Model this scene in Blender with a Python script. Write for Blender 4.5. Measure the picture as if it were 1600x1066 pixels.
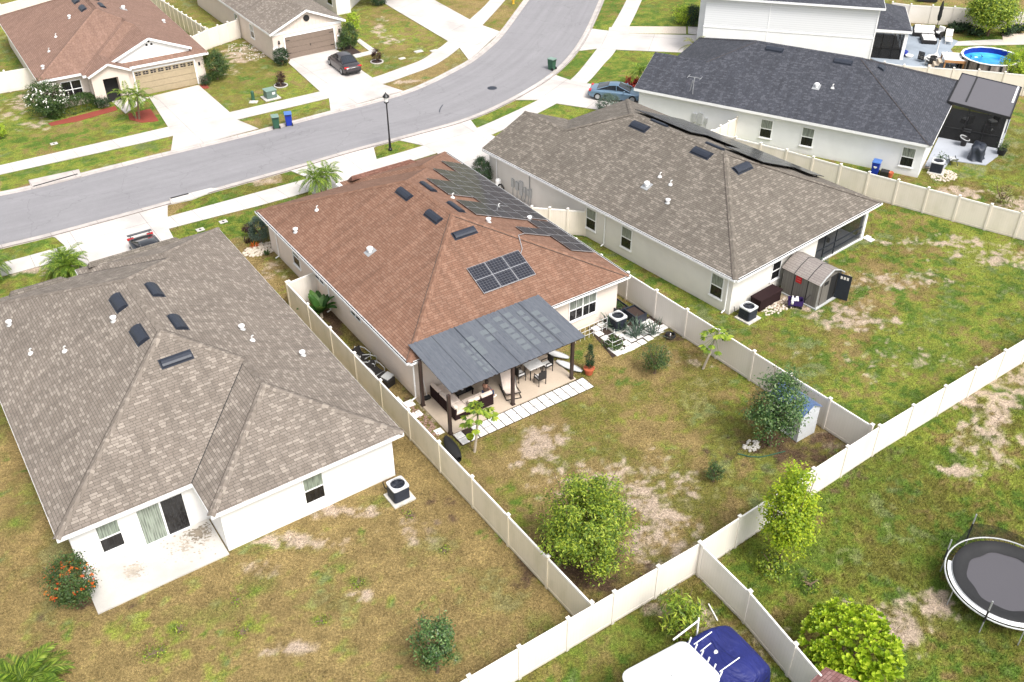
import bpy, bmesh, math, random
import numpy as np
from math import radians as R, sin, cos, pi
from mathutils import Matrix, Vector
for o in list(bpy.data.objects): bpy.data.objects.remove(o)
scn = bpy.context.scene
col = scn.collection
random.seed(7); rng = np.random.default_rng(7)

# ---------------------------------------------------------------- camera (drone, 31 m up, looking down 36 degrees)
FL, PITCH, ROLL, HC = 1499.43, R(35.925), R(-0.281), 31.356
_cp, _sp, _cr, _sr = cos(PITCH), sin(PITCH), cos(ROLL), sin(ROLL)
FW = np.array([0, _cp, -_sp]); _r0 = np.array([1., 0, 0]); _u0 = np.array([0, _sp, _cp])
RT = _cr*_r0 + _sr*_u0; UP = -_sr*_r0 + _cr*_u0
cd = bpy.data.cameras.new('camera'); cam = bpy.data.objects.new('camera', cd); col.objects.link(cam)
cd.sensor_width = 36; cd.lens = FL/1600*36; cd.clip_start = .5; cd.clip_end = 4000
M = Matrix.Identity(4)
for i in range(3):
    M[i][0] = RT[i]; M[i][1] = UP[i]; M[i][2] = -FW[i]
M[2][3] = HC
cam.matrix_world = M
scn.camera = cam

# ---------------------------------------------------------------- light: bright thin overcast
w = bpy.data.worlds.new('World'); scn.world = w; w.use_nodes = True
SUN_EL, SUN_AZ = R(55), R(143)      # azimuth clockwise from +Y
nt = w.node_tree; nt.nodes.clear()
sky = nt.nodes.new('ShaderNodeTexSky'); sky.sky_type = 'NISHITA'; sky.sun_disc = False
sky.sun_elevation = SUN_EL; sky.sun_rotation = SUN_AZ; sky.dust_density = 4; sky.air_density = 1.2; sky.ozone_density = .6
hs = nt.nodes.new('ShaderNodeHueSaturation'); hs.inputs['Saturation'].default_value = .28
bg = nt.nodes.new('ShaderNodeBackground'); bg.inputs[1].default_value = .125
wo = nt.nodes.new('ShaderNodeOutputWorld')
nt.links.new(sky.outputs[0], hs.inputs['Color']); nt.links.new(hs.outputs[0], bg.inputs[0]); nt.links.new(bg.outputs[0], wo.inputs[0])
sl = bpy.data.lights.new('sun', 'SUN'); sl.energy = 1.5; sl.angle = R(18); sl.color = (1, .955, .89)
so = bpy.data.objects.new('sun', sl); col.objects.link(so)
sd = Vector((sin(SUN_AZ)*cos(SUN_EL), cos(SUN_AZ)*cos(SUN_EL), sin(SUN_EL)))
so.rotation_euler = sd.to_track_quat('Z', 'Y').to_euler(); so.location = (0, 0, 60)
scn.view_settings.view_transform = 'Standard'; scn.view_settings.look = 'None'
scn.view_settings.exposure = 1.12; scn.view_settings.gamma = 1

# ---------------------------------------------------------------- surveying helpers
def P(x, y, h=0.0):
    """point of the plane z=h seen at photo position x,y -> world xy"""
    d = ((x-800)/FL)*RT - ((y-533)/FL)*UP + FW
    t = (h-HC)/d[2]
    return np.array([t*d[0], t*d[1]])
def HT(base, top):
    """height of a vertical thing standing at photo point base with its top at photo point top"""
    b = P(*base); lo, hi = 0., 12.
    for _ in range(40):
        m = (lo+hi)/2
        X = np.array([b[0], b[1], m-HC]); z = X@FW
        y = 533-FL*(X@UP)/z
        if y > top[1]: lo = m
        else: hi = m
    return lo
class Frame:
    def __init__(s, O, ang):
        s.O = np.array(O, float); s.ang = ang
        s.u = np.array([cos(ang), sin(ang)]); s.v = np.array([-sin(ang), cos(ang)])
    def w(s, a, b): return s.O + a*s.u + b*s.v
    def loc(s, q): d = np.asarray(q)-s.O; return np.array([d@s.u, d@s.v])
def catmull(pts, n=8):
    pts = [np.array(p, float) for p in pts]; out = []
    q = [2*pts[0]-pts[1]]+pts+[2*pts[-1]-pts[-2]]
    for i in range(1, len(q)-2):
        a, b, c, d = q[i-1:i+3]
        for k in range(n):
            t = k/n
            out.append(.5*((2*b)+(c-a)*t+(2*a-5*b+4*c-d)*t*t+(3*b-a-3*c+d)*t**3))
    out.append(pts[-1]); return np.array(out)

# ---------------------------------------------------------------- materials
MATS = {}
def newmat(name):
    m = bpy.data.materials.new(name); m.use_nodes = True; MATS[name] = m
    n = m.node_tree; b = n.nodes['Principled BSDF']; return m, n, b
def node(n, t, **k):
    x = n.nodes.new(t)
    for a, v in k.items():
        if a in x.inputs: x.inputs[a].default_value = v
        else: setattr(x, a, v)
    return x
def uvn(n, scale=(1, 1, 1)):
    u = n.nodes.new('ShaderNodeUVMap'); u.uv_map = 'UVMap'
    mp = node(n, 'ShaderNodeMapping'); mp.inputs['Scale'].default_value = scale
    n.links.new(u.outputs[0], mp.inputs[0]); return mp.outputs[0]
def objn(n, scale=(1, 1, 1)):
    u = n.nodes.new('ShaderNodeTexCoord')
    mp = node(n, 'ShaderNodeMapping'); mp.inputs['Scale'].default_value = scale
    n.links.new(u.outputs['Object'], mp.inputs[0]); return mp.outputs[0]
def ramp(n, fac, stops):
    r = n.nodes.new('ShaderNodeValToRGB'); e = r.color_ramp.elements
    while len(e) > 1: e.remove(e[-1])
    e[0].position = stops[0][0]; e[0].color = (*stops[0][1], 1)
    for p_, c in stops[1:]:
        k = e.new(p_); k.color = (*c, 1)
    if fac is not None: n.links.new(fac, r.inputs[0])
    return r.outputs[0]
def mixc(n, fac, a, b, mode='MIX'):
    x = n.nodes.new('ShaderNodeMix'); x.data_type = 'RGBA'; x.blend_type = mode
    for s, v in ((x.inputs[0], fac), (x.inputs[6], a), (x.inputs[7], b)):
        if isinstance(v, (int, float)): s.default_value = v
        elif isinstance(v, tuple): s.default_value = (*v, 1)
        else: n.links.new(v, s)
    return x.outputs[2]
def noise(n, vec, scale, detail=4, rough=.55):
    x = node(n, 'ShaderNodeTexNoise', Scale=scale, Detail=detail, Roughness=rough)
    if vec is not None: n.links.new(vec, x.inputs['Vector'])
    return x.outputs['Fac']
def bump(n, b, h, strength=.3, dist=.02):
    x = node(n, 'ShaderNodeBump', Strength=strength, Distance=dist)
    n.links.new(h, x.inputs['Height']); n.links.new(x.outputs[0], b.inputs['Normal'])
def plain(name, c, rough=.6, metal=0, var=.09, scale=6, spec=.4):
    m, n, b = newmat(name)
    lo = tuple(x*(1-var) for x in c); hi = tuple(min(1, x*(1+var)) for x in c)
    f = noise(n, objn(n), scale)
    n.links.new(ramp(n, f, [(.3, lo), (.7, hi)]), b.inputs['Base Color'])
    b.inputs['Roughness'].default_value = rough; b.inputs['Metallic'].default_value = metal
    b.inputs['Specular IOR Level'].default_value = spec
    return m
def shingle(name, dark, mid, light, bw=.30, rh=.14, rare=.72, streak=.25):
    m, n, b = newmat(name)
    uv = uvn(n)
    br = node(n, 'ShaderNodeTexBrick', Scale=1.0)
    br.inputs['Color1'].default_value = (0, 0, 0, 1); br.inputs['Color2'].default_value = (1, 1, 1, 1)
    br.inputs['Mortar'].default_value = (.25, .25, .25, 1)
    br.inputs['Mortar Size'].default_value = .009; br.inputs['Brick Width'].default_value = bw; br.inputs['Row Height'].default_value = rh
    br.offset = .37; br.offset_frequency = 3; br.squash = .75; br.squash_frequency = 2
    n.links.new(uv, br.inputs['Vector'])
    c = ramp(n, br.outputs['Color'], [(0, dark), (rare-.22, mid), (rare, mid), (rare+.05, light), (1, light)])
    big = noise(n, uv, .35, 5); c = mixc(n, .35, c, ramp(n, big, [(.3, (.40,)*3), (.7, (.58,)*3)]), 'OVERLAY')
    st = noise(n, uvn(n, (2.2, .18, 1)), 1.2, 4)
    c = mixc(n, streak, c, ramp(n, st, [(.35, (.2,)*3), (.62, (.62,)*3)]), 'OVERLAY')
    c = mixc(n, br.outputs['Fac'], c, tuple(x*.45 for x in dark))
    fine = noise(n, uv, 60, 3); c = mixc(n, .5, c, ramp(n, fine, [(.3, (.38,)*3), (.7, (.6,)*3)]), 'OVERLAY')
    n.links.new(c, b.inputs['Base Color']); b.inputs['Roughness'].default_value = .88; b.inputs['Specular IOR Level'].default_value = .3
    # shingle courses: saw-tooth height along the slope
    sep = n.nodes.new('ShaderNodeSeparateXYZ'); n.links.new(uv, sep.inputs[0])
    md = node(n, 'ShaderNodeMath', operation='DIVIDE'); md.inputs[1].default_value = rh; n.links.new(sep.outputs[1], md.inputs[0])
    fr = node(n, 'ShaderNodeMath', operation='FRACT'); n.links.new(md.outputs[0], fr.inputs[0])
    iv = node(n, 'ShaderNodeMath', operation='SUBTRACT'); iv.inputs[0].default_value = 1; n.links.new(fr.outputs[0], iv.inputs[1])
    bump(n, b, iv.outputs[0], .3, .008)
    return m
def stucco(name, c, dirt=(.30, .26, .20)):
    m, n, b = newmat(name)
    o = objn(n); f = noise(n, o, 1.2, 5)
    cc = ramp(n, f, [(.3, tuple(x*.93 for x in c)), (.7, c)])
    sep = n.nodes.new('ShaderNodeSeparateXYZ'); n.links.new(o, sep.inputs[0])
    mr = node(n, 'ShaderNodeMapRange'); mr.inputs[1].default_value = 0; mr.inputs[2].default_value = .28; mr.inputs[3].default_value = .5; mr.inputs[4].default_value = 0
    n.links.new(sep.outputs[2], mr.inputs[0])
    ml = node(n, 'ShaderNodeMath', operation='MULTIPLY'); n.links.new(mr.outputs[0], ml.inputs[0]); n.links.new(noise(n, o, 3, 5), ml.inputs[1])
    cc = mixc(n, ml.outputs[0], cc, dirt)
    n.links.new(cc, b.inputs['Base Color']); b.inputs['Roughness'].default_value = .85
    bump(n, b, noise(n, o, 90, 3), .25, .01)
    return m
def vinyl(name, c, algae=(.36, .35, .2), amt=.3):
    m, n, b = newmat(name)
    uv = uvn(n); w_ = node(n, 'ShaderNodeTexBrick', Scale=1.0)
    w_.inputs['Color1'].default_value = (*[x*.985 for x in c], 1); w_.inputs['Color2'].default_value = (*c, 1)
    w_.inputs['Mortar'].default_value = (*[x*.86 for x in c], 1); w_.inputs['Mortar Size'].default_value = .004
    w_.inputs['Brick Width'].default_value = .15; w_.inputs['Row Height'].default_value = 50
    n.links.new(uv, w_.inputs['Vector'])
    f = noise(n, uvn(n, (1.0, .45, 1)), 1.1, 6, .6); f2 = ramp(n, f, [(.46, (0, 0, 0)), (.78, (amt,)*3)])
    cc = mixc(n, f2, w_.outputs['Color'], algae)
    o = objn(n); sep = n.nodes.new('ShaderNodeSeparateXYZ'); n.links.new(o, sep.inputs[0])
    mr = node(n, 'ShaderNodeMapRange'); mr.inputs[1].default_value = .02; mr.inputs[2].default_value = .3; mr.inputs[3].default_value = .6; mr.inputs[4].default_value = 0
    n.links.new(sep.outputs[2], mr.inputs[0])
    ml = node(n, 'ShaderNodeMath', operation='MULTIPLY'); n.links.new(mr.outputs[0], ml.inputs[0]); n.links.new(noise(n, o, 5, 4), ml.inputs[1])
    cc = mixc(n, ml.outputs[0], cc, (.25, .2, .13))
    n.links.new(cc, b.inputs['Base Color']); b.inputs['Roughness'].default_value = .45
    return m
def concrete(name, c, stain=.35, sc=.8, joint=None):
    m, n, b = newmat(name)
    o = objn(n); f = noise(n, o, sc, 6, .6)
    cc = ramp(n, f, [(.32, tuple(x*(1-stain) for x in c)), (.55, c), (.8, tuple(min(1, x*1.05) for x in c))])
    f2 = noise(n, o, 30, 4); cc = mixc(n, .35, cc, ramp(n, f2, [(.3, (.4,)*3), (.7, (.58,)*3)]), 'OVERLAY')
    if joint:
        uv = uvn(n); bt = node(n, 'ShaderNodeTexBrick', Scale=1.0); bt.offset = 0
        bt.inputs['Color1'].default_value = (1, 1, 1, 1); bt.inputs['Color2'].default_value = (.93, .93, .93, 1); bt.inputs['Mortar'].default_value = (.35, .32, .3, 1)
        bt.inputs['Mortar Size'].default_value = .012; bt.inputs['Brick Width'].default_value = joint[0]; bt.inputs['Row Height'].default_value = joint[1]
        n.links.new(uv, bt.inputs['Vector']); cc = mixc(n, 1.0, cc, bt.outputs['Color'], 'MULTIPLY')
    n.links.new(cc, b.inputs['Base Color']); b.inputs['Roughness'].default_value = .9
    bump(n, b, f2, .15, .005)
    return m
def glass(name, c, rough=.06, spec=.5):
    m, n, b = newmat(name)
    f = noise(n, uvn(n, (9, .6, 1)), 2, 2)
    n.links.new(ramp(n, f, [(.4, tuple(x*.5 for x in c)), (.6, c)]), b.inputs['Base Color'])
    b.inputs['Roughness'].default_value = rough; b.inputs['Specular IOR Level'].default_value = spec
    return m
def leaf(name, dark, mid, light, trans=.35, rough=.5):
    m, n, b = newmat(name)
    g = n.nodes.new('ShaderNodeNewGeometry')
    c = ramp(n, g.outputs['Random Per Island'], [(0, dark), (.5, mid), (1, light)])
    f = noise(n, objn(n), 2.2, 3); c = mixc(n, .55, c, ramp(n, f, [(.33, (.33,)*3), (.68, (.64,)*3)]), 'OVERLAY')
    n.links.new(c, b.inputs['Base Color']); b.inputs['Roughness'].default_value = rough
    t = n.nodes.new('ShaderNodeBsdfTranslucent'); n.links.new(c, t.inputs[0])
    mx = n.nodes.new('ShaderNodeMixShader'); mx.inputs[0].default_value = trans
    out = n.nodes['Material Output']
    n.links.new(b.outputs[0], mx.inputs[1]); n.links.new(t.outputs[0], mx.inputs[2]); n.links.new(mx.outputs[0], out.inputs[0])
    return m

shingle('shingle_taupe', (.168, .141, .118), (.200, .170, .144), (.268, .231, .196), bw=.34, rare=.76)
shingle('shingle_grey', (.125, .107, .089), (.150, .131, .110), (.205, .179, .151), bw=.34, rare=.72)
shingle('shingle_brown', (.178, .094, .062), (.200, .108, .072), (.226, .128, .088), bw=.33, rare=.6, streak=.3)
shingle('shingle_brown_far', (.20, .120, .09), (.222, .134, .10), (.245, .15, .115), rare=.6, streak=.2)
shingle('shingle_dark', (.042, .045, .056), (.054, .057, .070), (.074, .077, .092), rare=.7, streak=.3)
stucco('stucco_white', (.84, .83, .82)); stucco('stucco_cream', (.66, .57, .50)); stucco('stucco_pale', (.74, .71, .665))
stucco('stucco_pink', (.76, .665, .59)); stucco('stucco_cool', (.78, .785, .80))
plain('trim_white', (.82, .82, .82), .5, var=.04); plain('trim_cream', (.78, .75, .7), .5, var=.05)
vinyl('vinyl_cream', (.77, .70, .61)); vinyl('vinyl_algae', (.74, .67, .52), amt=.45); vinyl('vinyl_pale', (.78, .735, .675), amt=.16); vinyl('vinyl_grey', (.74, .685, .625), amt=.15)
concrete('concrete_walk', (.52, .49, .46), .14, .5, (1.52, 40)); concrete('concrete_drive', (.52, .485, .46), .24, .3, (4.6, 4.4))
concrete('concrete_kerb', (.44, .40, .375), .22, 1.2, (3.0, 40)); concrete('concrete_patio', (.50, .475, .44), .2, .5)
concrete('patio_tan', (.50, .41, .32), .12, .5); concrete('patio_blue', (.27, .31, .36), .25, .4); concrete('patio_grey', (.34, .36, .40), .2, .4)
concrete('paver_white', (.74, .72, .69), .18, 2.5); concrete('pad_concrete', (.55, .52, .47), .3, 3)
glass('glass_dark', (.02, .02, .022)); glass('glass_curtain', (.30, .33, .29), .15); glass('glass_green', (.28, .33, .27), .15); glass('glass_car', (.03, .035, .045), .03)
plain('cap_shade', (.075, .060, .052), .9); plain('black_metal', (.018, .018, .02), .4, .3); plain('vent_black', (.022, .027, .040), .45, .1, spec=.4); plain('white_plastic', (.62, .62, .61), .4, var=.05)
plain('panel_frame', (.5, .5, .52), .35, .6); plain('steel', (.36, .37, .38), .4, .3); plain('bark', (.16, .11, .075), .9, var=.3, scale=9); plain('bark_pale', (.42, .36, .29), .8, var=.2)
plain('post_brown', (.045, .028, .024), .5); plain('wicker', (.022, .011, .012), .85, var=.3, scale=40, spec=.15); plain('wicker_black', (.02, .018, .018), .5, var=.3, scale=40)
plain('cushion_cream', (.66, .56, .49), .9); plain('cushion_white', (.75, .74, .72), .9); plain('terracotta', (.45, .11, .05), .7)
plain('bin_green', (.03, .09, .055), .45, var=.15); plain('bin_blue', (.012, .035, .33), .4); plain('utility_green', (.10, .15, .13), .5); plain('utility_grey', (.42, .43, .43), .5)
plain('mulch_red', (.22, .045, .03), .95, var=.35, scale=30); plain('mulch_dark', (.04, .025, .02), .95, var=.4, scale=30)
plain('rock_pale', (.55, .48, .40), .9, var=.3, scale=20); plain('rubber', (.015, .015, .016), .7); plain('red_paint', (.45, .015, .02), .4)
plain('skin', (.42, .22, .15), .5, var=.05); plain('hair', (.03, .02, .015), .6); plain('cloth_brown', (.16, .10, .08), .9); plain('denim', (.04, .06, .13), .9)
# ---------------------------------------------------------------- mesh builder
class MB:
    def __init__(s): s.v = []; s.f = []; s.m = []; s.mats = []; s.uv = {}; s.cur = 0
    def mat(s, name):
        if name not in s.mats: s.mats.append(name)
        s.cur = s.mats.index(name); return s
    def poly(s, pts, uv=None, up=False):
        pts = [tuple(map(float, p)) for p in pts]
        if up:
            a = np.array(pts); nrm = sum(np.cross(a[i]-a[0], a[i+1]-a[0]) for i in range(1, len(a)-1))
            if nrm[2] < 0: pts = pts[::-1]; uv = uv[::-1] if uv else uv
        i = len(s.v); s.v += pts; s.f.append(list(range(i, i+len(pts)))); s.m.append(s.cur)
        if uv is not None: s.uv[len(s.f)-1] = uv
        return s
    def grid(s, G, closed_u=False, closed_v=False, flip=False):
        G = np.asarray(G, float); nu, nv = G.shape[:2]; i0 = len(s.v); s.v += [tuple(p) for p in G.reshape(-1, 3)]
        for i in range(nu if closed_u else nu-1):
            for j in range(nv if closed_v else nv-1):
                q = [i*nv+j, ((i+1) % nu)*nv+j, ((i+1) % nu)*nv+(j+1) % nv, i*nv+(j+1) % nv]
                if flip: q = q[::-1]
                s.f.append([i0+k for k in q]); s.m.append(s.cur)
        return s
    def box(s, c, h, ax=(1, 0, 0), ay=(0, 1, 0), az=(0, 0, 1), bev=0, taper=1.):
        c = np.array(c, float); X, Y, Z = (np.array(a, float)*k for a, k in zip((ax, ay, az), h))
        i = len(s.v)
        for z in (-1, 1):
            t = taper if z == 1 else 1
            for x, y in ((-1, -1), (1, -1), (1, 1), (-1, 1)): s.v.append(tuple(c+x*t*X+y*t*Y+z*Z))
        for q in ((3, 2, 1, 0), (4, 5, 6, 7), (0, 1, 5, 4), (1, 2, 6, 5), (2, 3, 7, 6), (3, 0, 4, 7)):
            s.f.append([i+k for k in q]); s.m.append(s.cur)
        return s
    def bx(s, x0, x1, y0, y1, z0, z1): return s.box(((x0+x1)/2, (y0+y1)/2, (z0+z1)/2), (abs(x1-x0)/2, abs(y1-y0)/2, abs(z1-z0)/2))
    def tube(s, pts, r, n=8, cap=True):
        pts = [np.array(p, float) for p in pts]; rs = r if hasattr(r, '__len__') else [r]*len(pts)
        rings = []; prev = None
        for i, p in enumerate(pts):
            t = pts[min(i+1, len(pts)-1)]-pts[max(i-1, 0)]; t = t/(np.linalg.norm(t)+1e-9)
            a = np.cross(t, (0, 0, 1) if abs(t[2]) < .9 else (1, 0, 0)); a /= np.linalg.norm(a)
            if prev is not None:
                a = prev-t*(prev@t); a /= np.linalg.norm(a)+1e-9
            prev = a; b = np.cross(t, a)
            rings.append([p+rs[i]*(cos(2*pi*k/n)*a+sin(2*pi*k/n)*b) for k in range(n)])
        i0 = len(s.v); s.grid(rings, closed_v=True, flip=True)
        if cap:
            for q in (list(range(n)), [len(rings)*n-1-k for k in range(n)]): s.f.append([i0+k for k in q]); s.m.append(s.cur)
        return s
    def lathe(s, c, prof, n=16, sx=1, sy=1):
        """prof: (radius, z) from bottom to top"""
        G = [[(c[0]+r*sx*cos(2*pi*k/n), c[1]+r*sy*sin(2*pi*k/n), c[2]+z) for k in range(n)] for r, z in prof]
        return s.grid(G, closed_v=True, flip=True)
    def raw(s, V, F):
        i = len(s.v); s.v += [tuple(p) for p in V]
        for f in F: s.f.append([i+int(k) for k in f]); s.m.append(s.cur)
        return s
    def build(s, name, mat=None, parent=None, smooth=False, bevel=0, recalc=False):
        me = bpy.data.meshes.new(name); me.from_pydata(s.v, [], s.f)
        mats = s.mats if s.mats else [mat]
        if mat and s.mats: pass
        for m in mats: me.materials.append(MATS[m])
        me.polygons.foreach_set('material_index', s.m)
        if recalc:
            b = bmesh.new(); b.from_mesh(me); bmesh.ops.recalc_face_normals(b, faces=b.faces); b.to_mesh(me); b.free()
        uvl = me.uv_layers.new(name='UVMap')
        V = np.array(s.v); L = np.empty(len(me.loops), np.int32); me.loops.foreach_get('vertex_index', L)
        st = np.empty(len(me.polygons), np.int32); tot = np.empty(len(me.polygons), np.int32)
        me.polygons.foreach_get('loop_start', st); me.polygons.foreach_get('loop_total', tot)
        N = np.empty(len(me.polygons)*3); me.polygons.foreach_get('normal', N); N = N.reshape(-1, 3)
        T = np.stack([-N[:, 1], N[:, 0], np.zeros(len(N))], 1); ln = np.linalg.norm(T, axis=1); fl = ln < .05
        T[fl] = (1, 0, 0); T /= np.linalg.norm(T, axis=1)[:, None]; S_ = np.cross(N, T)
        pid = np.repeat(np.arange(len(st)), tot); C = V[L]
        U = np.stack([(C*T[pid]).sum(1), (C*S_[pid]).sum(1)], 1)
        for fi, uv in s.uv.items():
            U[st[fi]:st[fi]+tot[fi]] = uv
        uvl.data.foreach_set('uv', U.ravel())
        if smooth: me.shade_smooth()
        o = bpy.data.objects.new(name, me); col.objects.link(o)
        if parent: o.parent = parent
        if bevel:
            md = o.modifiers.new('bevel', 'BEVEL'); md.width = bevel; md.segments = 2; md.limit_method = 'ANGLE'
        return o
def tag(o, label, cat, group=None):
    o['label'] = label; o['category'] = cat
    if group: o['group'] = group
    return o
def thing(name, label, cat, loc=(0, 0, 0), rz=0, group=None):
    o = bpy.data.objects.new(name, None); col.objects.link(o); o.empty_display_size = .3
    o.location = tuple(loc) if len(loc) == 3 else (loc[0], loc[1], 0); o.rotation_euler = (0, 0, rz)
    return tag(o, label, cat, group)
def struct(o): o['kind'] = 'structure'; return o
def copy_tree(o, parent=None):
    c = o.copy(); col.objects.link(c); c.parent = parent
    for ch in list(o.children): copy_tree(ch, c)
    return c
def dup(o, loc=None, rz=None, label=None, scale=None):
    c = copy_tree(o)
    if loc is not None: c.location = (loc[0], loc[1], loc[2] if len(loc) > 2 else 0)
    if rz is not None: c.rotation_euler = (0, 0, rz)
    if label: c['label'] = label
    if scale: c.scale = (scale,)*3
    return c

# ---------------------------------------------------------------- value noise in numpy for ground zones
def vnoise(x, y, s, seed):
    r = np.random.default_rng(seed); T = r.random((256, 256))
    x = x/s+100; y = y/s+100; xi = np.floor(x).astype(int); yi = np.floor(y).astype(int); fx = x-xi; fy = y-yi
    fx = fx*fx*(3-2*fx); fy = fy*fy*(3-2*fy); g = lambda a, b: T[a % 256, b % 256]
    return (g(xi, yi)*(1-fx)+g(xi+1, yi)*fx)*(1-fy)+(g(xi, yi+1)*(1-fx)+g(xi+1, yi+1)*fx)*fy
def fbm(x, y, s, seed, o=4):
    a = 0; t = 0
    for k in range(o): a = a+vnoise(x, y, s/2**k, seed+k)*.6**k; t += .6**k
    return a/t
def inpoly(x, y, poly):
    r = np.zeros(x.shape, bool); n = len(poly)
    for i in range(n):
        x0, y0 = poly[i]; x1, y1 = poly[(i+1) % n]
        c = (y0 > y) != (y1 > y)
        with np.errstate(divide='ignore', invalid='ignore'): xx = (x1-x0)*(y-y0)/(y1-y0+1e-12)+x0
        r ^= c & (x < xx)
    return r
def pp(*a): return [P(x, y) for x, y in a]
# zones: (polygon seen in the photo, dryness, lushness, bare soil)
ZONES = [
 (pp((-500, 1500), (-400, 330), (60, 250), (330, 330), (440, 440), (640, 645), (925, 1000), (700, 1200)), .88, .2, .14),          # left lot, back
 (pp((925, 1000), (440, 445), (400, 380), (560, 260), (1000, 490), (1370, 720)), .56, .34, .12),                               # middle lot
 (pp((860, 360), (700, 240), (900, 120), (1330, 150), (1640, 300), (2000, 420), (1700, 500), (1600, 570), (1370, 700)), .42, .74, .14),  # right lot
 (pp((1380, 270), (1440, 180), (1800, 160), (2100, 340), (1640, 330)), .25, .62, .22),
 (pp((1370, 700), (1600, 570), (2200, 230), (2600, 1500), (1300, 1300), (1090, 900)), .2, .74, .12),                            # far side of back fence
 (pp((1090, 895), (1300, 1150), (1000, 1500), (650, 1130)), .2, .72, .12),
 (pp((-500, 420), (270, 350), (480, 280), (470, 350), (330, 380), (0, 500)), .15, .82, .08),
 (pp((-500, 130), (-500, -200), (60, 100), (60, 260), (-60, 300)), .25, .72, .25),
 (pp((0, 300), (0, 110), (400, 160), (380, 190)), .18, .78, .08),
 (pp((320, 140), (370, 60), (460, 100), (510, 180), (360, 190)), .22, .66, .2),
 (pp((580, 120), (500, 60), (540, -60), (600, -30), (740, 60), (640, 120)), .34, .5, .25),
 (pp((620, 150), (740, 90), (720, 60), (580, 130)), .7, .3, .25),
 (pp((670, -5), (740, 60), (900, -60)), .6, .3, .1), (pp((740, 60), (830, -20), (860, 0), (790, 60)), .5, .5, .1),
 (pp((840, 180), (900, 60), (960, -60), (1200, -60), (1080, 160), (900, 200)), .12, .9, .02),
 (pp((720, 240), (740, 180), (860, 140), (800, 220)), .2, .85, .03), (pp((570, 260), (620, 210), (680, 230)), .25, .8, .03),
 (pp((250, 345), (340, 290), (480, 260), (480, 290)), .12, .85, .05), (pp((390, 275), (400, 292), (440, 285), (436, 268)), .7, .2, .8),
 (pp((1480, 60), (1570, 50), (1700, 70), (1700, 100), (1480, 72)), .1, .95, 0),
 (pp((1400, -100), (1400, 5), (1700, 25), (1700, -100)), .6, .3, .15),
]
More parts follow.
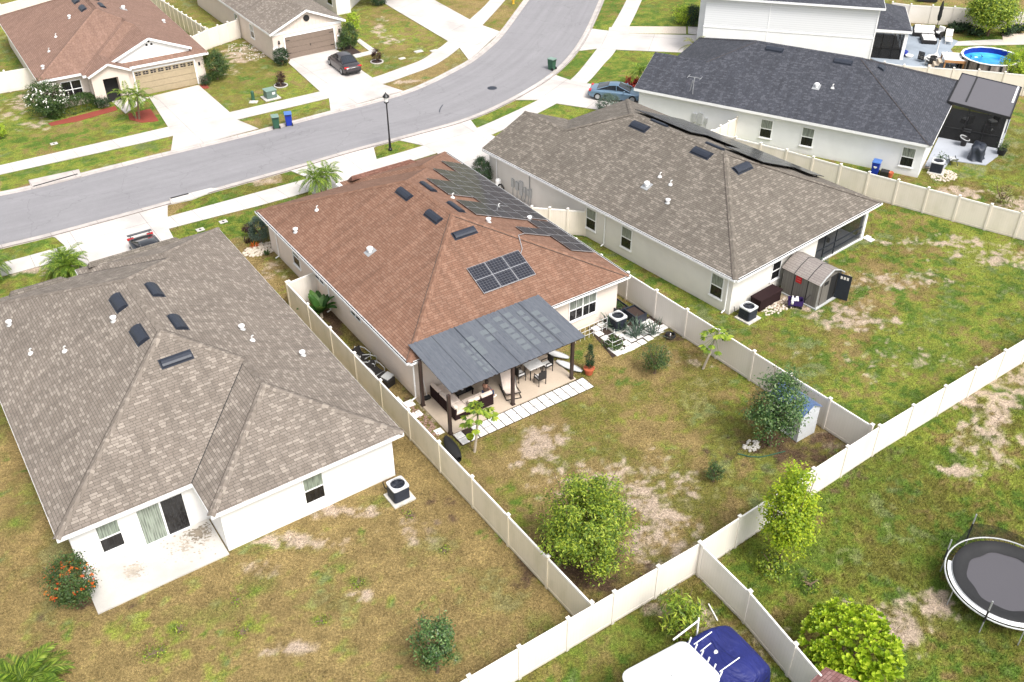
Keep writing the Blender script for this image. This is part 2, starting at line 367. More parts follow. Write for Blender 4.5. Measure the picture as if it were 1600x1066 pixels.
# bare or differently coloured patches: photo x, y, radius m (along x, y), strength   kind: d dirt, g green, b brown litter
PATCH = [(850, 690, 1.0, 1.3, 'd', .95), (960, 740, 3.6, 1.2, 'd', .5), (1010, 790, 2.0, 2.2, 'd', .85), (1020, 850, 2.0, 1.6, 'd', .7), (900, 735, 1.6, .9, 'd', .5), (950, 760, 2.2, 1, 'd', .6),
 (890, 700, .9, 1.1, 'g', .6), (915, 890, 2.1, 1.5, 'b', .95), (1240, 705, 3.0, 1.5, 'b', .8), (1300, 690, 1.4, 1.0, 'd', .6), (1060, 525, 1.6, .9, 'b', .7), (1080, 560, 1.4, .7, 'd', .4),
 (1330, 490, 2.2, 1.3, 'd', .8), (1410, 440, 3.4, .9, 'd', .7), (1470, 380, 3.6, .7, 'd', .6), (1560, 400, 3, 1, 'd', .6), (1290, 460, .9, .4, 'd', .8), (1380, 560, 2.8, 1.2, 'd', .35),
 (1240, 480, 1.4, .5, 'd', .8), (1220, 470, .7, .5, 'd', .8), (1430, 250, 1.2, 1.6, 'd', .7), (1500, 300, 2, .8, 'd', .8), (1590, 320, 1.6, 1, 'd', .8), (1540, 240, 1, 1, 'd', .3),
 (1500, 735, .8, .45, 'd', .95), (1560, 640, 1.8, 1.5, 'd', .9), (1540, 690, 1.6, 1.1, 'd', .7), (1590, 590, 1.6, 1.4, 'd', .8), (1400, 955, 1.3, .6, 'd', .9), (1430, 985, .9, 1.0, 'd', .9), (1460, 940, .8, .9, 'd', .9), (1450, 960, .8, .6, 'd', .6),
 (470, 845, 1.8, .5, 'd', .8), (530, 800, 1.3, .35, 'd', .85), (410, 890, .7, .4, 'd', .8), (430, 850, 1.6, .5, 'g', .9), (410, 915, .9, .5, 'g', .8), (600, 780, .9, .3, 'g', .9), (330, 960, 2.0, .5, 'g', .5), (240, 1020, .5, .2, 'g', .9), (280, 985, .3, .3, 'g', .95), (560, 910, .5, .25, 'g', .9), (535, 885, .5, .4, 'g', .7),
 (500, 970, .5, .2, 'g', .9), (690, 860, .5, .25, 'g', .8), (440, 1015, .8, .3, 'd', .7), (570, 930, .7, .3, 'd', .5), (660, 830, 1.4, .7, 'd', .4), (600, 745, .6, .5, 'b', .6), (690, 790, 1.2, 1.6, 'b', .35), (15, 640, .8, 3, 'g', .8), (60, 760, .7, 3, 'g', .6),
 (30, 165, 1.2, 3.2, 'd', .75), (55, 195, 1.2, 1.2, 'd', .6), (380, 85, 1.6, 3.0, 'd', .75), (360, 110, 1, 1, 'd', .4), (480, 55, 2, 2, 'd', .1), (590, 45, .7, 3.0, 'd', .65), (610, 60, 1.4, 1.0, 'd', .5), (50, 420, 2.2, .5, 'd', .9), (395, 283, 1.6, .3, 'd', .9), (650, 128, 2.6, .6, 'd', .6), (415, 383, 1.2, 1.2, 'b', .5), (430, 415, .6, 1.2, 'd', .6),
 (560, 510, .3, 4, 'b', .7), (640, 600, .4, 2, 'b', .8), (680, 640, .9, 2.0, 'd', .6), (520, 480, .9, 3.5, 'b', .95), (1250, 860, 3.2, .8, 'g', .85), (1180, 860, 1.4, 1.2, 'g', .9), (1330, 770, 2.5, 1.6, 'g', .8), (1420, 720, 3, .9, 'g', .8), (1480, 640, 2.4, .7, 'g', .8), (1450, 900, .9, 3.0, 'g', .7), (1530, 970, 1.5, .8, 'g', .6), (950, 1000, 3, 1, 'g', .9), (1100, 970, .8, 1.2, 'd', .5), (1020, 950, 1.0, .4, 'd', .6), (1180, 1010, .8, 1.5, 'd', .5),
 (120, 945, 1.6, .7, 'b', .55), (440, 100, .3, .3, 'g', .2), (420, 130, 2, 1, 'g', .8), (1330, 420, 1.2, .3, 'g', .8), (1450, 560, 3, 1.2, 'g', .6), (1480, 500, 3, 1, 'g', .55), (1230, 590, 3, 1, 'g', .4)]
ANG = R(34.5)
def zone_fields(x, y):
    dry = np.full(x.shape, .4); lush = np.full(x.shape, .5); soil = np.full(x.shape, .15)
    jx = x+(fbm(x, y, 1.2, 51)-.5)*.5; jy = y+(fbm(x, y, 1.2, 57)-.5)*.5
    for poly, d, l, s in ZONES:
        k = inpoly(jx, jy, poly); dry[k] = d; lush[k] = l; soil[k] = s
    d = np.zeros(x.shape); g = np.zeros(x.shape); b = np.zeros(x.shape)
    n = fbm(x, y, .9, 5, 4)
    for px, py, rx, ry, k, s in PATCH:
        c = P(px, py); q = np.hypot((x-c[0])/rx, (y-c[1])/ry); m = np.clip(1.45-q+(n-.5)*2.6, 0, 1)*s*(q < 3)
        a = {'d': d, 'g': g, 'b': b}[k]; np.maximum(a, m, out=a)
    return dry, lush, soil, d, g, b
def sm(a, b, x): t = np.clip((x-a)/(b-a), 0, 1); return t*t*(3-2*t)
C_TAN = np.array([.270, .198, .082]); C_OLV = np.array([.168, .163, .036]); C_BRI = np.array([.215, .252, .040]); C_LUSH = np.array([.062, .125, .018])
C_DIRT = np.array([.40, .315, .24]); C_BRN = np.array([.10, .064, .040])
def grass_color(x, y):
    dry, lush, soil, d, g, b = zone_fields(x, y)
    n1 = fbm(x, y, 3.2, 11); n2 = fbm(x, y, 1.1, 21); n3 = fbm(x, y, .55, 31, 3); n4 = fbm(x, y, 6., 41); n5 = vnoise(x+y*.3, y, .19, 91); n6 = vnoise(x, y-x*.2, .33, 92); fz = (n5*.5+n6*.5-.5)
    c = C_OLV[None]*np.ones(x.shape+(1,))
    t = sm(.60, .36, n1*.45+n2*.55-(dry-.5)*.42+fz*.34)[..., None]; c = c*(1-t)+C_TAN*t
    t = (sm(.5, .64, n4*.45+n2*.35+n3*.2+(lush-.5)*.34+fz*.30)*.9)[..., None]; c = c*(1-t)+C_BRI*t
    t = (sm(.53, .66, n2*.6+n3*.4+(lush-.62)*.3+fz*.32)*.85)[..., None]; c = c*(1-t)+C_LUSH*t
    t = (g*(.35+.8*n3+fz*1.5))[..., None].clip(0, 1); c = c*(1-t)+(C_LUSH*.55+C_BRI*.45)*t
    t = (sm(.56, .68, n2*.55+n1*.45+(soil-.3)*.3+fz*.36)*.60*np.sqrt(soil.clip(0, 1)))[..., None].clip(0, 1); c = c*(1-t)+C_DIRT*t
    t = (sm(.25, .75, d*.8+(n3-.5)*.8+fz*1.1)*(d > .02))[..., None].clip(0, 1); c = c*(1-t)+C_DIRT*t
    t = (sm(.2, .75, b*.8+(n3-.5)*.8+fz*1.0)*(b > .02))[..., None].clip(0, 1); c = c*(1-t)+C_BRN*t
    return c*(.56+.44*n3+.52*(fz+.5))[..., None]
xs = np.concatenate([[-1800, -500, -150, -80], np.arange(-52, 62, .15), [90, 160, 500, 1800]])
ys = np.concatenate([[-900, -200, 0], np.arange(14, 112, .15), [120, 150, 240, 500, 1500, 3800]])
X, Y = np.meshgrid(xs, ys, indexing='ij'); Zg = (fbm(X, Y, 1.4, 71, 4)-.5)*.03
ground = bpy.data.meshes.new('ground')
nv = X.size; nx, ny = X.shape
ground.vertices.add(nv); ground.vertices.foreach_set('co', np.stack([X, Y, Zg-.012], -1).ravel())
ii = (np.arange(nx-1)[:, None]*ny+np.arange(ny-1)[None]).ravel()
q = np.stack([ii, ii+ny, ii+ny+1, ii+1], 1); nf = len(q)
ground.loops.add(nf*4); ground.loops.foreach_set('vertex_index', q.ravel().astype(np.int32))
ground.polygons.add(nf); ground.polygons.foreach_set('loop_start', np.arange(0, nf*4, 4, dtype=np.int32))
ground.update(calc_edges=True); ground.validate(); ground.shade_smooth()
ca = ground.color_attributes.new('turf', 'FLOAT_COLOR', 'POINT')
ca.data.foreach_set('color', np.concatenate([grass_color(X, Y), np.ones(X.shape+(1,))], -1).ravel().astype(np.float32))
m, n, b = newmat('ground_turf')
at = n.nodes.new('ShaderNodeAttribute'); at.attribute_name = 'turf'
o_ = objn(n)
f1 = noise(n, o_, 9, 6, .7); f2 = noise(n, objn(n, (1, 1.6, 1)), 26, 4, .75)
c_ = mixc(n, .75, at.outputs['Color'], ramp(n, f1, [(.36, (.22,)*3), (.66, (.70,)*3)]), 'OVERLAY')
c_ = mixc(n, .9, c_, ramp(n, f2, [(.37, (.12,)*3), (.52, (.5,)*3), (.66, (.80,)*3)]), 'OVERLAY')
n.links.new(c_, b.inputs['Base Color']); b.inputs['Roughness'].default_value = .95; b.inputs['Specular IOR Level'].default_value = .15
bump(n, b, f2, .9, .05)
ground.materials.append(m); go = bpy.data.objects.new('ground', ground); col.objects.link(go); struct(go)
# ---------------------------------------------------------------- street
near = catmull(pp((-160, 424), (0, 383), (83, 363), (260, 315), (448, 263), (540, 236), (640, 209.5), (735, 182), (815, 144), (868, 108), (905, 64), (935, 2), (958, -60), (985, -130)), 10)
far_ = catmull(pp((-160, 339), (0, 307), (60, 294), (240, 249), (390, 213), (520, 178.5), (578, 164), (633, 148), (672, 132.5), (707, 115), (739.5, 97), (766, 76), (788, 54), (821, 9), (862, -48), (905, -105)), 10)
def resample(C, n):
    d = np.r_[0, np.cumsum(np.linalg.norm(np.diff(C, axis=0), axis=1))]; t = np.linspace(0, d[-1], n)
    return np.stack([np.interp(t, d, C[:, 0]), np.interp(t, d, C[:, 1])], 1)
NOGRASS = []
def ribbon(mb, A, B_, z, n=160, za=None):
    NOGRASS.append([tuple(p) for p in resample(A, 40)]+[tuple(p) for p in resample(B_, 40)[::-1]])
    A = resample(A, n); B_ = resample(B_, n); s_ = np.r_[0, np.cumsum(np.linalg.norm(np.diff((A+B_)/2, axis=0), axis=1))]
    for i in range(n-1):
        w0 = np.linalg.norm(A[i]-B_[i]); w1 = np.linalg.norm(A[i+1]-B_[i+1])
        mb.poly([(*A[i], za if za is not None else z), (*A[i+1], za if za is not None else z), (*B_[i+1], z), (*B_[i], z)], uv=[(s_[i], 0), (s_[i+1], 0), (s_[i+1], w1), (s_[i], w0)], up=True)
def offset(C, d):
    t = np.gradient(C, axis=0); t /= np.linalg.norm(t, axis=1)[:, None]
    return C+d*np.stack([-t[:, 1], t[:, 0]], 1)
m, n, b = newmat('asphalt')
o_ = objn(n); f1 = noise(n, o_, 45, 4); f2 = noise(n, o_, .35, 5); f3 = noise(n, objn(n, (1, 1, 1)), 2.2, 6, .65)
c_ = ramp(n, f2, [(.3, (.208, .202, .212)), (.7, (.226, .220, .230))])
c_ = mixc(n, .3, c_, ramp(n, f1, [(.35, (.35,)*3), (.65, (.62,)*3)]), 'OVERLAY')
c_ = mixc(n, .3, c_, ramp(n, f3, [(.3, (.42,)*3), (.75, (.56,)*3)]), 'OVERLAY')
f4 = noise(n, uvn(n, (.06, 1.3, 1)), 1.0, 5, .6); c_ = mixc(n, .4, c_, ramp(n, f4, [(.3, (.38,)*3), (.7, (.60,)*3)]), 'OVERLAY')
vo = node(n, 'ShaderNodeTexVoronoi', Scale=.22); vo.feature = 'DISTANCE_TO_EDGE'; wv = n.nodes.new('ShaderNodeVectorMath'); wv.operation = 'ADD'; nz = node(n, 'ShaderNodeTexNoise', Scale=1.3, Detail=5.0); n.links.new(o_, nz.inputs['Vector']); n.links.new(o_, wv.inputs[0]); n.links.new(nz.outputs['Color'], wv.inputs[1]); n.links.new(wv.outputs[0], vo.inputs['Vector'])
ck = ramp(n, vo.outputs['Distance'], [(0, (.55,)*3), (.006, (1, 1, 1))]); c_ = mixc(n, .5, c_, ck, 'MULTIPLY')
n.links.new(c_, b.inputs['Base Color']); b.inputs['Roughness'].default_value = .9; bump(n, b, f1, .3, .01)
mb = MB(); ribbon(mb, near, far_, .012); struct(mb.build('road', 'asphalt'))
mb = MB()
for C, sg in ((near, -1), (far_, 1)):
    prev = C; z0 = .016
    for d, z in ((.36, .022), (.50, .085), (.60, .09), (.62, .0)):
        q = offset(C, sg*d); ribbon(mb, prev, q, z, za=z0); prev = q; z0 = z
struct(mb.build('kerb', 'concrete_kerb'))
def walk(name, top, bot, z=.034):
    mb = MB(); T = catmull(pp(*top), 8); B_ = catmull(pp(*bot), 8); ribbon(mb, T, B_, z, 200)
    for C in (T, B_):
        C = resample(C, 200)
        for i in range(199): mb.poly([(*C[i], -.03), (*C[i+1], -.03), (*C[i+1], z), (*C[i], z)])
    struct(mb.build(name, 'concrete_walk'))
walk('pavement', [(-160, 452), (0, 412), (120, 379.5), (249, 343), (477, 280.5), (588.5, 249.4), (661.6, 228), (745, 200.6), (841, 156.6), (890.7, 125.7), (924, 88), (951.7, 49), (979, 0), (1005, -60)],
     [(-160, 472), (0, 433), (120, 400), (263.5, 358), (402, 322.5), (478, 301), (602, 264), (683, 239.5), (767, 211.5), (868, 163), (916, 131), (945, 99), (960, 82), (983.5, 41), (1003, 0), (1028, -60)])
walk('pavement', [(-160, 309), (0, 273.5), (271, 212.5), (370.4, 187.5), (514, 153.8), (597, 132), (632.6, 120), (681, 101), (718, 75), (753.6, 40), (790, 0), (840, -60)],
     [(-160, 294), (0, 259), (260, 199.5), (359, 176), (500, 143.5), (582, 122), (625, 107), (659, 94), (681, 79), (700, 64.7), (734, 31), (766, 0), (812, -60)])
def slab(name, pts, mat, z=.04, world=False, ang=ANG, kind=True, th=.09):
    q = pts if world else pp(*pts); q = [np.array(p) for p in q]
    ar = sum(q[i][0]*q[(i+1) % len(q)][1]-q[(i+1) % len(q)][0]*q[i][1] for i in range(len(q)))
    if ar < 0: q = q[::-1]
    NOGRASS.append([tuple(p) for p in q])
    mb = MB(); u = np.array([cos(ang), sin(ang)]); v = np.array([-sin(ang), cos(ang)]); o0 = q[0]
    mb.poly([(*p, z) for p in q], uv=[((p-o0)@u+.0, (p-o0)@v) for p in q])
    for i in range(len(q)):
        a, b_ = q[i], q[(i+1) % len(q)]; mb.poly([(*a, z-th), (*b_, z-th), (*b_, z), (*a, z)])
    o = mb.build(name, mat)
    return struct(o) if kind else o
FB = Frame((-5.077, 37.709), R(34.497)); FA = Frame((-4.899-14.44*cos(R(34.497)), 32.532-14.44*sin(R(34.497))), R(34.497))
FC = Frame((12.467, 45.182), R(39.764)); FD = Frame((29.622, 62.661), R(60.916))
FD.ang = R(60.5); FD = Frame((29.622, 62.661), R(60.6))
FE = Frame((-38.62, 75.91), R(32.3)); FF = Frame((-21.962, 87.359), R(33.88)); FG = Frame((32.35, 84.9), R(-14.0))
slab('driveway', [(80.7, 367), (249.5, 343), (262, 317), (262, 355), (330, 480), (150, 520), (120, 400)], 'concrete_drive', .039)
slab('driveway', [(80, 370), (265, 317), (249.3, 343.5), (290, 420), (160, 455), (125, 393), (120, 380)], 'concrete_drive', .043)
slab('driveway', [(478, 277), (452, 266.5), (478, 257), (592, 226.5), (584, 231.6), (588.5, 249.4), (760, 400), (600, 420), (485, 300)], 'concrete_drive', .039)
slab('driveway', [(620, 219), (734, 186.5), (745, 200.6), (767, 211.5), (773, 214), (860, 330), (800, 380), (683, 240), (661.6, 228)], 'concrete_drive', .043)
slab('driveway', [(796, 156.8), (862.5, 116), (890.7, 125.7), (916, 131), (1040, 144), (1060, 190), (935, 172), (868, 162), (841, 156.6)], 'concrete_drive', .039, ang=R(60))
slab('driveway', [(898, 80.7), (920.7, 45), (951.7, 49), (983, 53), (1100, 56), (1100, 84), (1065, 82.5), (958, 78), (937.6, 76)], 'concrete_drive', .043, ang=R(-14))
slab('driveway', [(267, 238), (271, 212), (233, 152), (308, 134), (311, 134), (359, 176), (370.4, 187.5), (404, 201.5)], 'concrete_drive', .039)
slab('driveway', [(516.7, 174.5), (514, 153.8), (500, 143.5), (450.7, 98.8), (454, 93), (524, 76), (567, 112), (582, 122), (597, 132), (629.7, 142.6)], 'concrete_drive', .043)
slab('driveway', [(733, 95), (718, 75), (700, 64.7), (600.6, 5.6), (560, -20), (650, -20), (677.6, 0), (734, 31), (753.6, 40), (781.7, 50)], 'concrete_drive', .039, ang=R(60))
slab('path', [(556, 91), (551, 86), (577, 80), (556, 64), (562, 61), (590, 80.5), (589, 83)], 'concrete_walk', .03)
slab('path', [(165, 150), (185, 147), (233, 153), (196, 178)], 'concrete_walk', .03)
slab('path', [(952, 43), (985, 41.5), (1072, 42), (1072, 53), (950, 52)], 'rock_pale', .02)
slab('path', [(1075, 42), (1100, 44), (1100, 56), (1075, 53)], 'concrete_walk', .05)
slab('mulch_bed', [(556, 88), (565, 83), (540, 66), (530, 78)], 'mulch_dark', .02)
slab('mulch_bed', [(200, 178), (235, 170), (248, 189), (222, 192), (202, 187)], 'mulch_red', .02)
slab('mulch_bed', [(75, 193), (180, 166), (184, 172), (120, 190), (80, 197)], 'mulch_red', .02)
slab('mulch_bed', [(311, 134), (322, 131), (327, 138), (318, 139)], 'mulch_red', .02)
W2 = lambda F, l: [F.w(*p) for p in l]
slab('patio', W2(FA, [(.85, 2.7), (5.85, 2.7), (5.85, .22), (.37, .22), (.37, 2.55)]), 'concrete_patio', .06, True, FA.ang, th=.14)
def stain(c, rx, ry, z, mat, seed):
    r = np.random.default_rng(seed); mb = MB(); u, v = FA.u, FA.v
    for _ in range(170):
        a_ = r.normal(size=2)*(rx, ry)*.45; s_ = r.uniform(.02, .085)*(1.3-min(1, abs(a_[0])/rx)); p_ = c+u*a_[0]+v*a_[1]
        l_ = FA.loc(p_)
        if not (.5 < l_[0] < 5.75 and .35 < l_[1] < 2.6): continue
        k_ = r.integers(5, 8); mb.poly([(p_[0]+s_*r.uniform(.6, 1.2)*cos(2*pi*j/k_), p_[1]+s_*r.uniform(.4, .9)*sin(2*pi*j/k_), z+.0001*_) for j in range(k_)])
    struct(mb.build('patio_stain', mat))
concrete('stain_dark', (.26, .22, .17), .4, 3); concrete('stain_mid', (.42, .37, .31), .4, 3)
stain(FA.w(4.7, 1.75), 1.6, .95, .0605, 'stain_mid', 1); stain(FA.w(5.2, 2.1), .8, .55, .0782, 'stain_dark', 2); stain(FA.w(2.2, 1.6), .55, .4, .0605, 'stain_mid', 3)
slab('patio', W2(FB, [(.35, .5), (8.15, .5), (8.15, -3.05), (.35, -3.05)]), 'patio_tan', .05, True, FB.ang)
slab('patio', W2(FD, [(2.6, .3), (15, .3), (15, -4.2), (7, -4.2), (4.9, -3.6), (4.5, -1.2), (2.6, -1.0)]), 'patio_grey', .05, True, FD.ang)
slab('patio', [P(1350, 88), P(1330, 20), P(1440, 46), P(1497, 65), P(1485, 78), P(1510, 112), P(1400, 108)], 'patio_blue', .05, True)
slab('path', [(1480, 66), (1560, 62), (1600, 66), (1600, 70), (1480, 72)], 'concrete_walk', .03); slab('path', [(1565, 53), (1640, 52), (1640, 72), (1568, 66)], 'rock_pale', .034)
slab('storm_drain', [(45, 284), (50, 296), (128, 277), (124, 267)], 'concrete_kerb', .13, th=.13)
slab('storm_drain', [(265, 312), (268, 320), (300, 313), (342, 297), (330, 296)], 'concrete_walk', .12, th=.12)
for a, b_ in (((53, 294), (122, 274.5)), ((267, 312.6), (295, 305.2))):
    A_, B_ = P(*a), P(*b_); d = B_-A_; L_ = np.linalg.norm(d); d /= L_; nn = np.array([-d[1], d[0]])
    mb = MB(); mb.box(((A_+B_)[0]/2, (A_+B_)[1]/2, .11), (L_/2, .07, .035), (*d, 0), (*nn, 0)); struct(mb.build('storm_drain_slot', 'rubber'))

# ---------------------------------------------------------------- fences
def fence(name, label, pts, h=1.83, mat='vinyl_cream', spacing=2.44, posts=None, group='vinyl yard fences', pcap='trim_cream', ends=True):
    """pts: world polyline"""
    pts = [np.array(p, float) for p in pts]; t = thing(name, label, 'fence', (*pts[0], 0), 0, group); O = pts[0]
    for k in range(len(pts)-1):
        a, b_ = pts[k]-O, pts[k+1]-O; d = b_-a; L_ = np.linalg.norm(d); d = d/L_; nn = np.array([-d[1], d[0]])
        n_ = max(1, round(L_/spacing))
        for i in range(n_+1):
            if i == n_ and k < len(pts)-2: continue
            if (i == 0 and k == 0 or i == n_) and not ends: continue
            c = a+d*L_*i/n_; mb = MB(); mb.mat(mat); mb.box((*c, h/2+.02), (.065, .065, h/2+.03), (*d, 0), (*nn, 0))
            mb.mat(pcap); mb.box((*c, h+.085), (.085, .085, .018), (*d, 0), (*nn, 0)); mb.box((*c, h+.125), (.08, .08, .025), (*d, 0), (*nn, 0), taper=.2)
            mb.build('post', None, t)
        for i in range(n_):
            c = a+d*L_*(i+.5)/n_; hl = L_/n_/2-.06; mb = MB(); mb.mat(mat)
            tilt = random.uniform(-.006, .006)
            mb.box((*c, h/2), (hl, .022, h/2-.10), (*d, 0), (*nn, 0))
            mb.mat(pcap); mb.box((*c, h-.07+tilt), (hl+.01, .035, .055), (*d, 0), (*nn, 0)); mb.mat(mat); mb.box((*c, .09), (hl+.01, .035, .07), (*d, 0), (*nn, 0))
            mb.build('panel', None, t)
    return t
P183 = lambda x, y: P(x, y, 1.83)
F1a = P183(448.1, 442.3); F1b = P183(924.1, 942.9)
fence('vinyl_fence', 'cream vinyl privacy fence running down between the taupe roof house and the brown roof house', [F1a, F1b], mat='vinyl_algae', spacing=2.67)
gateB = FB.w(.4, 11.9)
fence('vinyl_fence', 'short cream vinyl fence closing the side yard beside the banana plant', [F1a+.13*(gateB-F1a)/np.linalg.norm(gateB-F1a), gateB], mat='vinyl_grey', spacing=2.0)
bf0 = P183(650, 1107); bf1 = P183(811.4, 1012.6); bf2 = P183(1093.9, 849.2); bf3 = P183(1374.8, 666.8); bf4 = P183(1571.1, 549); bf5 = bf4+(bf4-bf3)*1.6
fence('vinyl_fence', 'long pale vinyl back fence crossing the whole picture behind all the back yards', [bf0, bf1, bf2, bf3, bf4, bf5], mat='vinyl_pale', spacing=2.44)
x0 = P183(1095, 850); x1 = P183(1172, 925.5); x1b = P183(1243, 1008); x2 = x1b+(x1b-x1)*1.6
dx = (x1-x0)/np.linalg.norm(x1-x0)
fence('vinyl_fence', 'pale vinyl fence beside the covered boat, branching off the back fence towards the camera', [x0+dx*.14, x1, x1b, x2], mat='vinyl_pale')
F2a = P183(862, 350.5); F2m = P183(981.1, 427); F2b = P183(1367, 668); dd = (F2b-F2m)/np.linalg.norm(F2b-F2m)
fence('vinyl_fence', 'cream vinyl fence between the brown roof yard and the grey shed yard', [F2a, F2m, F2b-dd*.15], mat='vinyl_grey', spacing=2.44)
fence('vinyl_gate', 'tan vinyl fence and gate between the brown roof house and the grey shingle house', [P183(831, 324), FC.w(.4, 12.45)], mat='vinyl_cream', spacing=1.3, group='vinyl gates')
R3 = [P183(1111, 206), P183(1229.5, 235), P183(1358.4, 270.3), P183(1550, 320.7), P183(1750, 371)]
fence('vinyl_fence', 'cream vinyl fence with algae stains between the grey shingle house and the dark roof house', R3, mat='vinyl_cream', spacing=2.05)
fence('vinyl_gate', 'small tan vinyl gate against the wall of the dark roof house', [R3[0]+.15*(FD.w(.4, 14.2)-R3[0])/np.linalg.norm(FD.w(.4, 14.2)-R3[0]), FD.w(.4, 14.2)], spacing=1.3, group='vinyl gates')
fence('vinyl_fence', 'cream vinyl fence behind the dark roof, in front of the round pool', [P183(1352, 93), P183(1413, 102.5), P183(1530, 110), P183(1571, 114), P183(1720, 128)], spacing=2.0)
fence('vinyl_fence', 'tan vinyl fence behind the pool yard at the top right corner', [P183(1395, 4), P183(1424, 7.5), P183(1492, 11.5), P183(1600, 19), P183(1760, 30)], mat='vinyl_grey', spacing=2.2)
e_ = lambda x, y: P183(200+x/7.955, y/7.955)
fence('vinyl_fence', 'greenish weathered vinyl fence along the side yard of the far brown roof house', [P183(215, -22), e_(450, 20), e_(960, 350)], mat='vinyl_algae', spacing=1.25)
fence('vinyl_gate', 'cream vinyl gate and fence between the two houses across the street', [FE.w(13.6, 6.2), e_(985, 365), e_(1358, 243)], mat='vinyl_grey', spacing=1.35, group='vinyl gates')
fence('vinyl_fence', 'white vinyl fence behind the left end of the far brown roof house', [P183(-90, 32), P183(0, 8), P183(60, -8), P183(120, -24)], mat='vinyl_grey', spacing=2.2)
fence('vinyl_fence', 'white vinyl fence at the left picture edge beside the far brown roof house', [FE.w(.45, 6.6), FE.w(-6, 7.0)], mat='vinyl_pale', spacing=2.1)
# ---------------------------------------------------------------- houses
S = .4167; E0 = 2.74
def wallbasis(a=None, b=None, n=1):
    """wall plane in house-local coords; returns function (s, z, out) -> point and outward normal"""
    if a is not None: return (lambda s, z, o: (a+n*o, s, z)), (0, 1, 0), (n, 0, 0)
    return (lambda s, z, o: (s, b+n*o, z)), (1, 0, 0), (0, n, 0)
def window(t, W, c, z0, z1, w_, panes='single', lite=('glass_curtain', 'glass_dark'), sill=True, cols=1, gr=None):
    f, tx, nn = W; fr = MB(); zm = (z0+z1)/2; hw = w_/2; hh = (z1-z0)/2; T = .055
    def bar(s0, s1, a0, a1, o0=.0, o1=.05): fr.box(f((s0+s1)/2, (a0+a1)/2, (o0+o1)/2), ((s1-s0)/2, (a1-a0)/2, (o1-o0)/2), tx, (0, 0, 1), nn)
    bar(c-hw-T, c-hw, z0-T, z1+T); bar(c+hw, c+hw+T, z0-T, z1+T); bar(c-hw, c+hw, z1, z1+T); bar(c-hw, c+hw, z0-T, z0)
    bar(c-hw, c+hw, zm-.03, zm+.03, .0, .042)
    for k in range(1, cols): s = c-hw+2*hw*k/cols; bar(s-.035, s+.035, z0, z1, 0, .046)
    if sill: bar(c-hw-.1, c+hw+.1, z0-T-.07, z0-T, .0, .09)
    o = fr.build('window', 'trim_white', t)
    for k in range(cols):
        s0 = c-hw+2*hw*k/cols; s1 = c-hw+2*hw*(k+1)/cols
        for (a0, a1), m in zip(((zm, z1), (z0, zm)), lite):
            g = MB(); g.box(f((s0+s1)/2, (a0+a1)/2, .012), ((s1-s0)/2-.005, (a1-a0)/2-.005, .009), tx, (0, 0, 1), nn)
            g.build('pane', m, o)
            if gr:
                g2 = MB(); g2.box(f((s0+s1)/2, (a0+a1)/2, .024), (.012, (a1-a0)/2-.03, .003), tx, (0, 0, 1), nn); g2.build('muntin', gr, o)
    return o
def vent(t, F, plane, s, l, w_=.5, along='b'):
    """off-ridge vent; plane(a,b)->h, centre s=(a,b); along = axis of its long side"""
    a, b = s; mb = MB(); n_ = 9; G = []
    e = .01; ga = (plane(a+e, b)-plane(a-e, b))/(2*e); gb = (plane(a, b+e)-plane(a, b-e))/(2*e)
    prof = [(-.5, .02), (-.48, .10), (-.3, .15), (0, .165), (.35, .13), (.5, .05), (.5, .0)]
    for k in range(2):
        G.append([])
        for q, z in prof:
            da, db = (q*w_, (k-.5)*l) if along == 'b' else ((k-.5)*l, q*w_)
            if along == 'b' and ga > 0 or along == 'a' and gb > 0: pass
            else: da, db = (-da, db) if along == 'b' else (da, -db)
            G[k].append((a+da, b+db, plane(a+da, b+db)+z))
    mb.grid(G); mb.poly(G[0]); mb.poly(G[1][::-1])
    da, db = (w_*.62, l*.56) if along == 'b' else (l*.56, w_*.62)
    mb.poly([(a+i*da, b+j*db, plane(a+i*da, b+j*db)+.012) for i, j in ((-1, -1), (1, -1), (1, 1), (-1, 1))])
    mb.build('roof_vent', 'vent_black', t, recalc=True)
def pipe(t, plane, a, b, kind='pipe'):
    z = plane(a, b); mb = MB()
    if kind == 'pipe':
        mb.mat('white_plastic'); mb.tube([(a, b, z-.05), (a, b, z+.26)], .035, 8); mb.lathe((a, b, z), [(.15, -.02), (.12, .05), (.05, .12)], 10)
        mb.tube([(a, b, z+.24), (a+.03, b-.02, z+.29), (a+.09, b-.04, z+.29)], .032, 6)
    elif kind == 'cap':
        mb.mat('utility_grey'); mb.lathe((a, b, z), [(.17, -.03), (.11, .06)], 12); mb.mat('trim_white'); mb.lathe((a, b, z), [(.10, .04), (.09, .16), (.15, .17), (.15, .24), (.08, .28), (.001, .29)], 14)
    elif kind == 'hood':
        mb.mat('steel'); mb.box((a, b, z+.01), (.28, .28, .015), (1, 0, (plane(a+.1, b)-z)*10), (0, 1, (plane(a, b+.1)-z)*10)); mb.mat('trim_white'); mb.lathe((a, b, z), [(.12, 0), (.12, .14), (.18, .16), (.18, .27), (.1, .33), (.001, .34)], 14)
    mb.build('vent_pipe' if kind == 'pipe' else 'vent_cap', None, t)
CAPM = ['shingle_taupe']
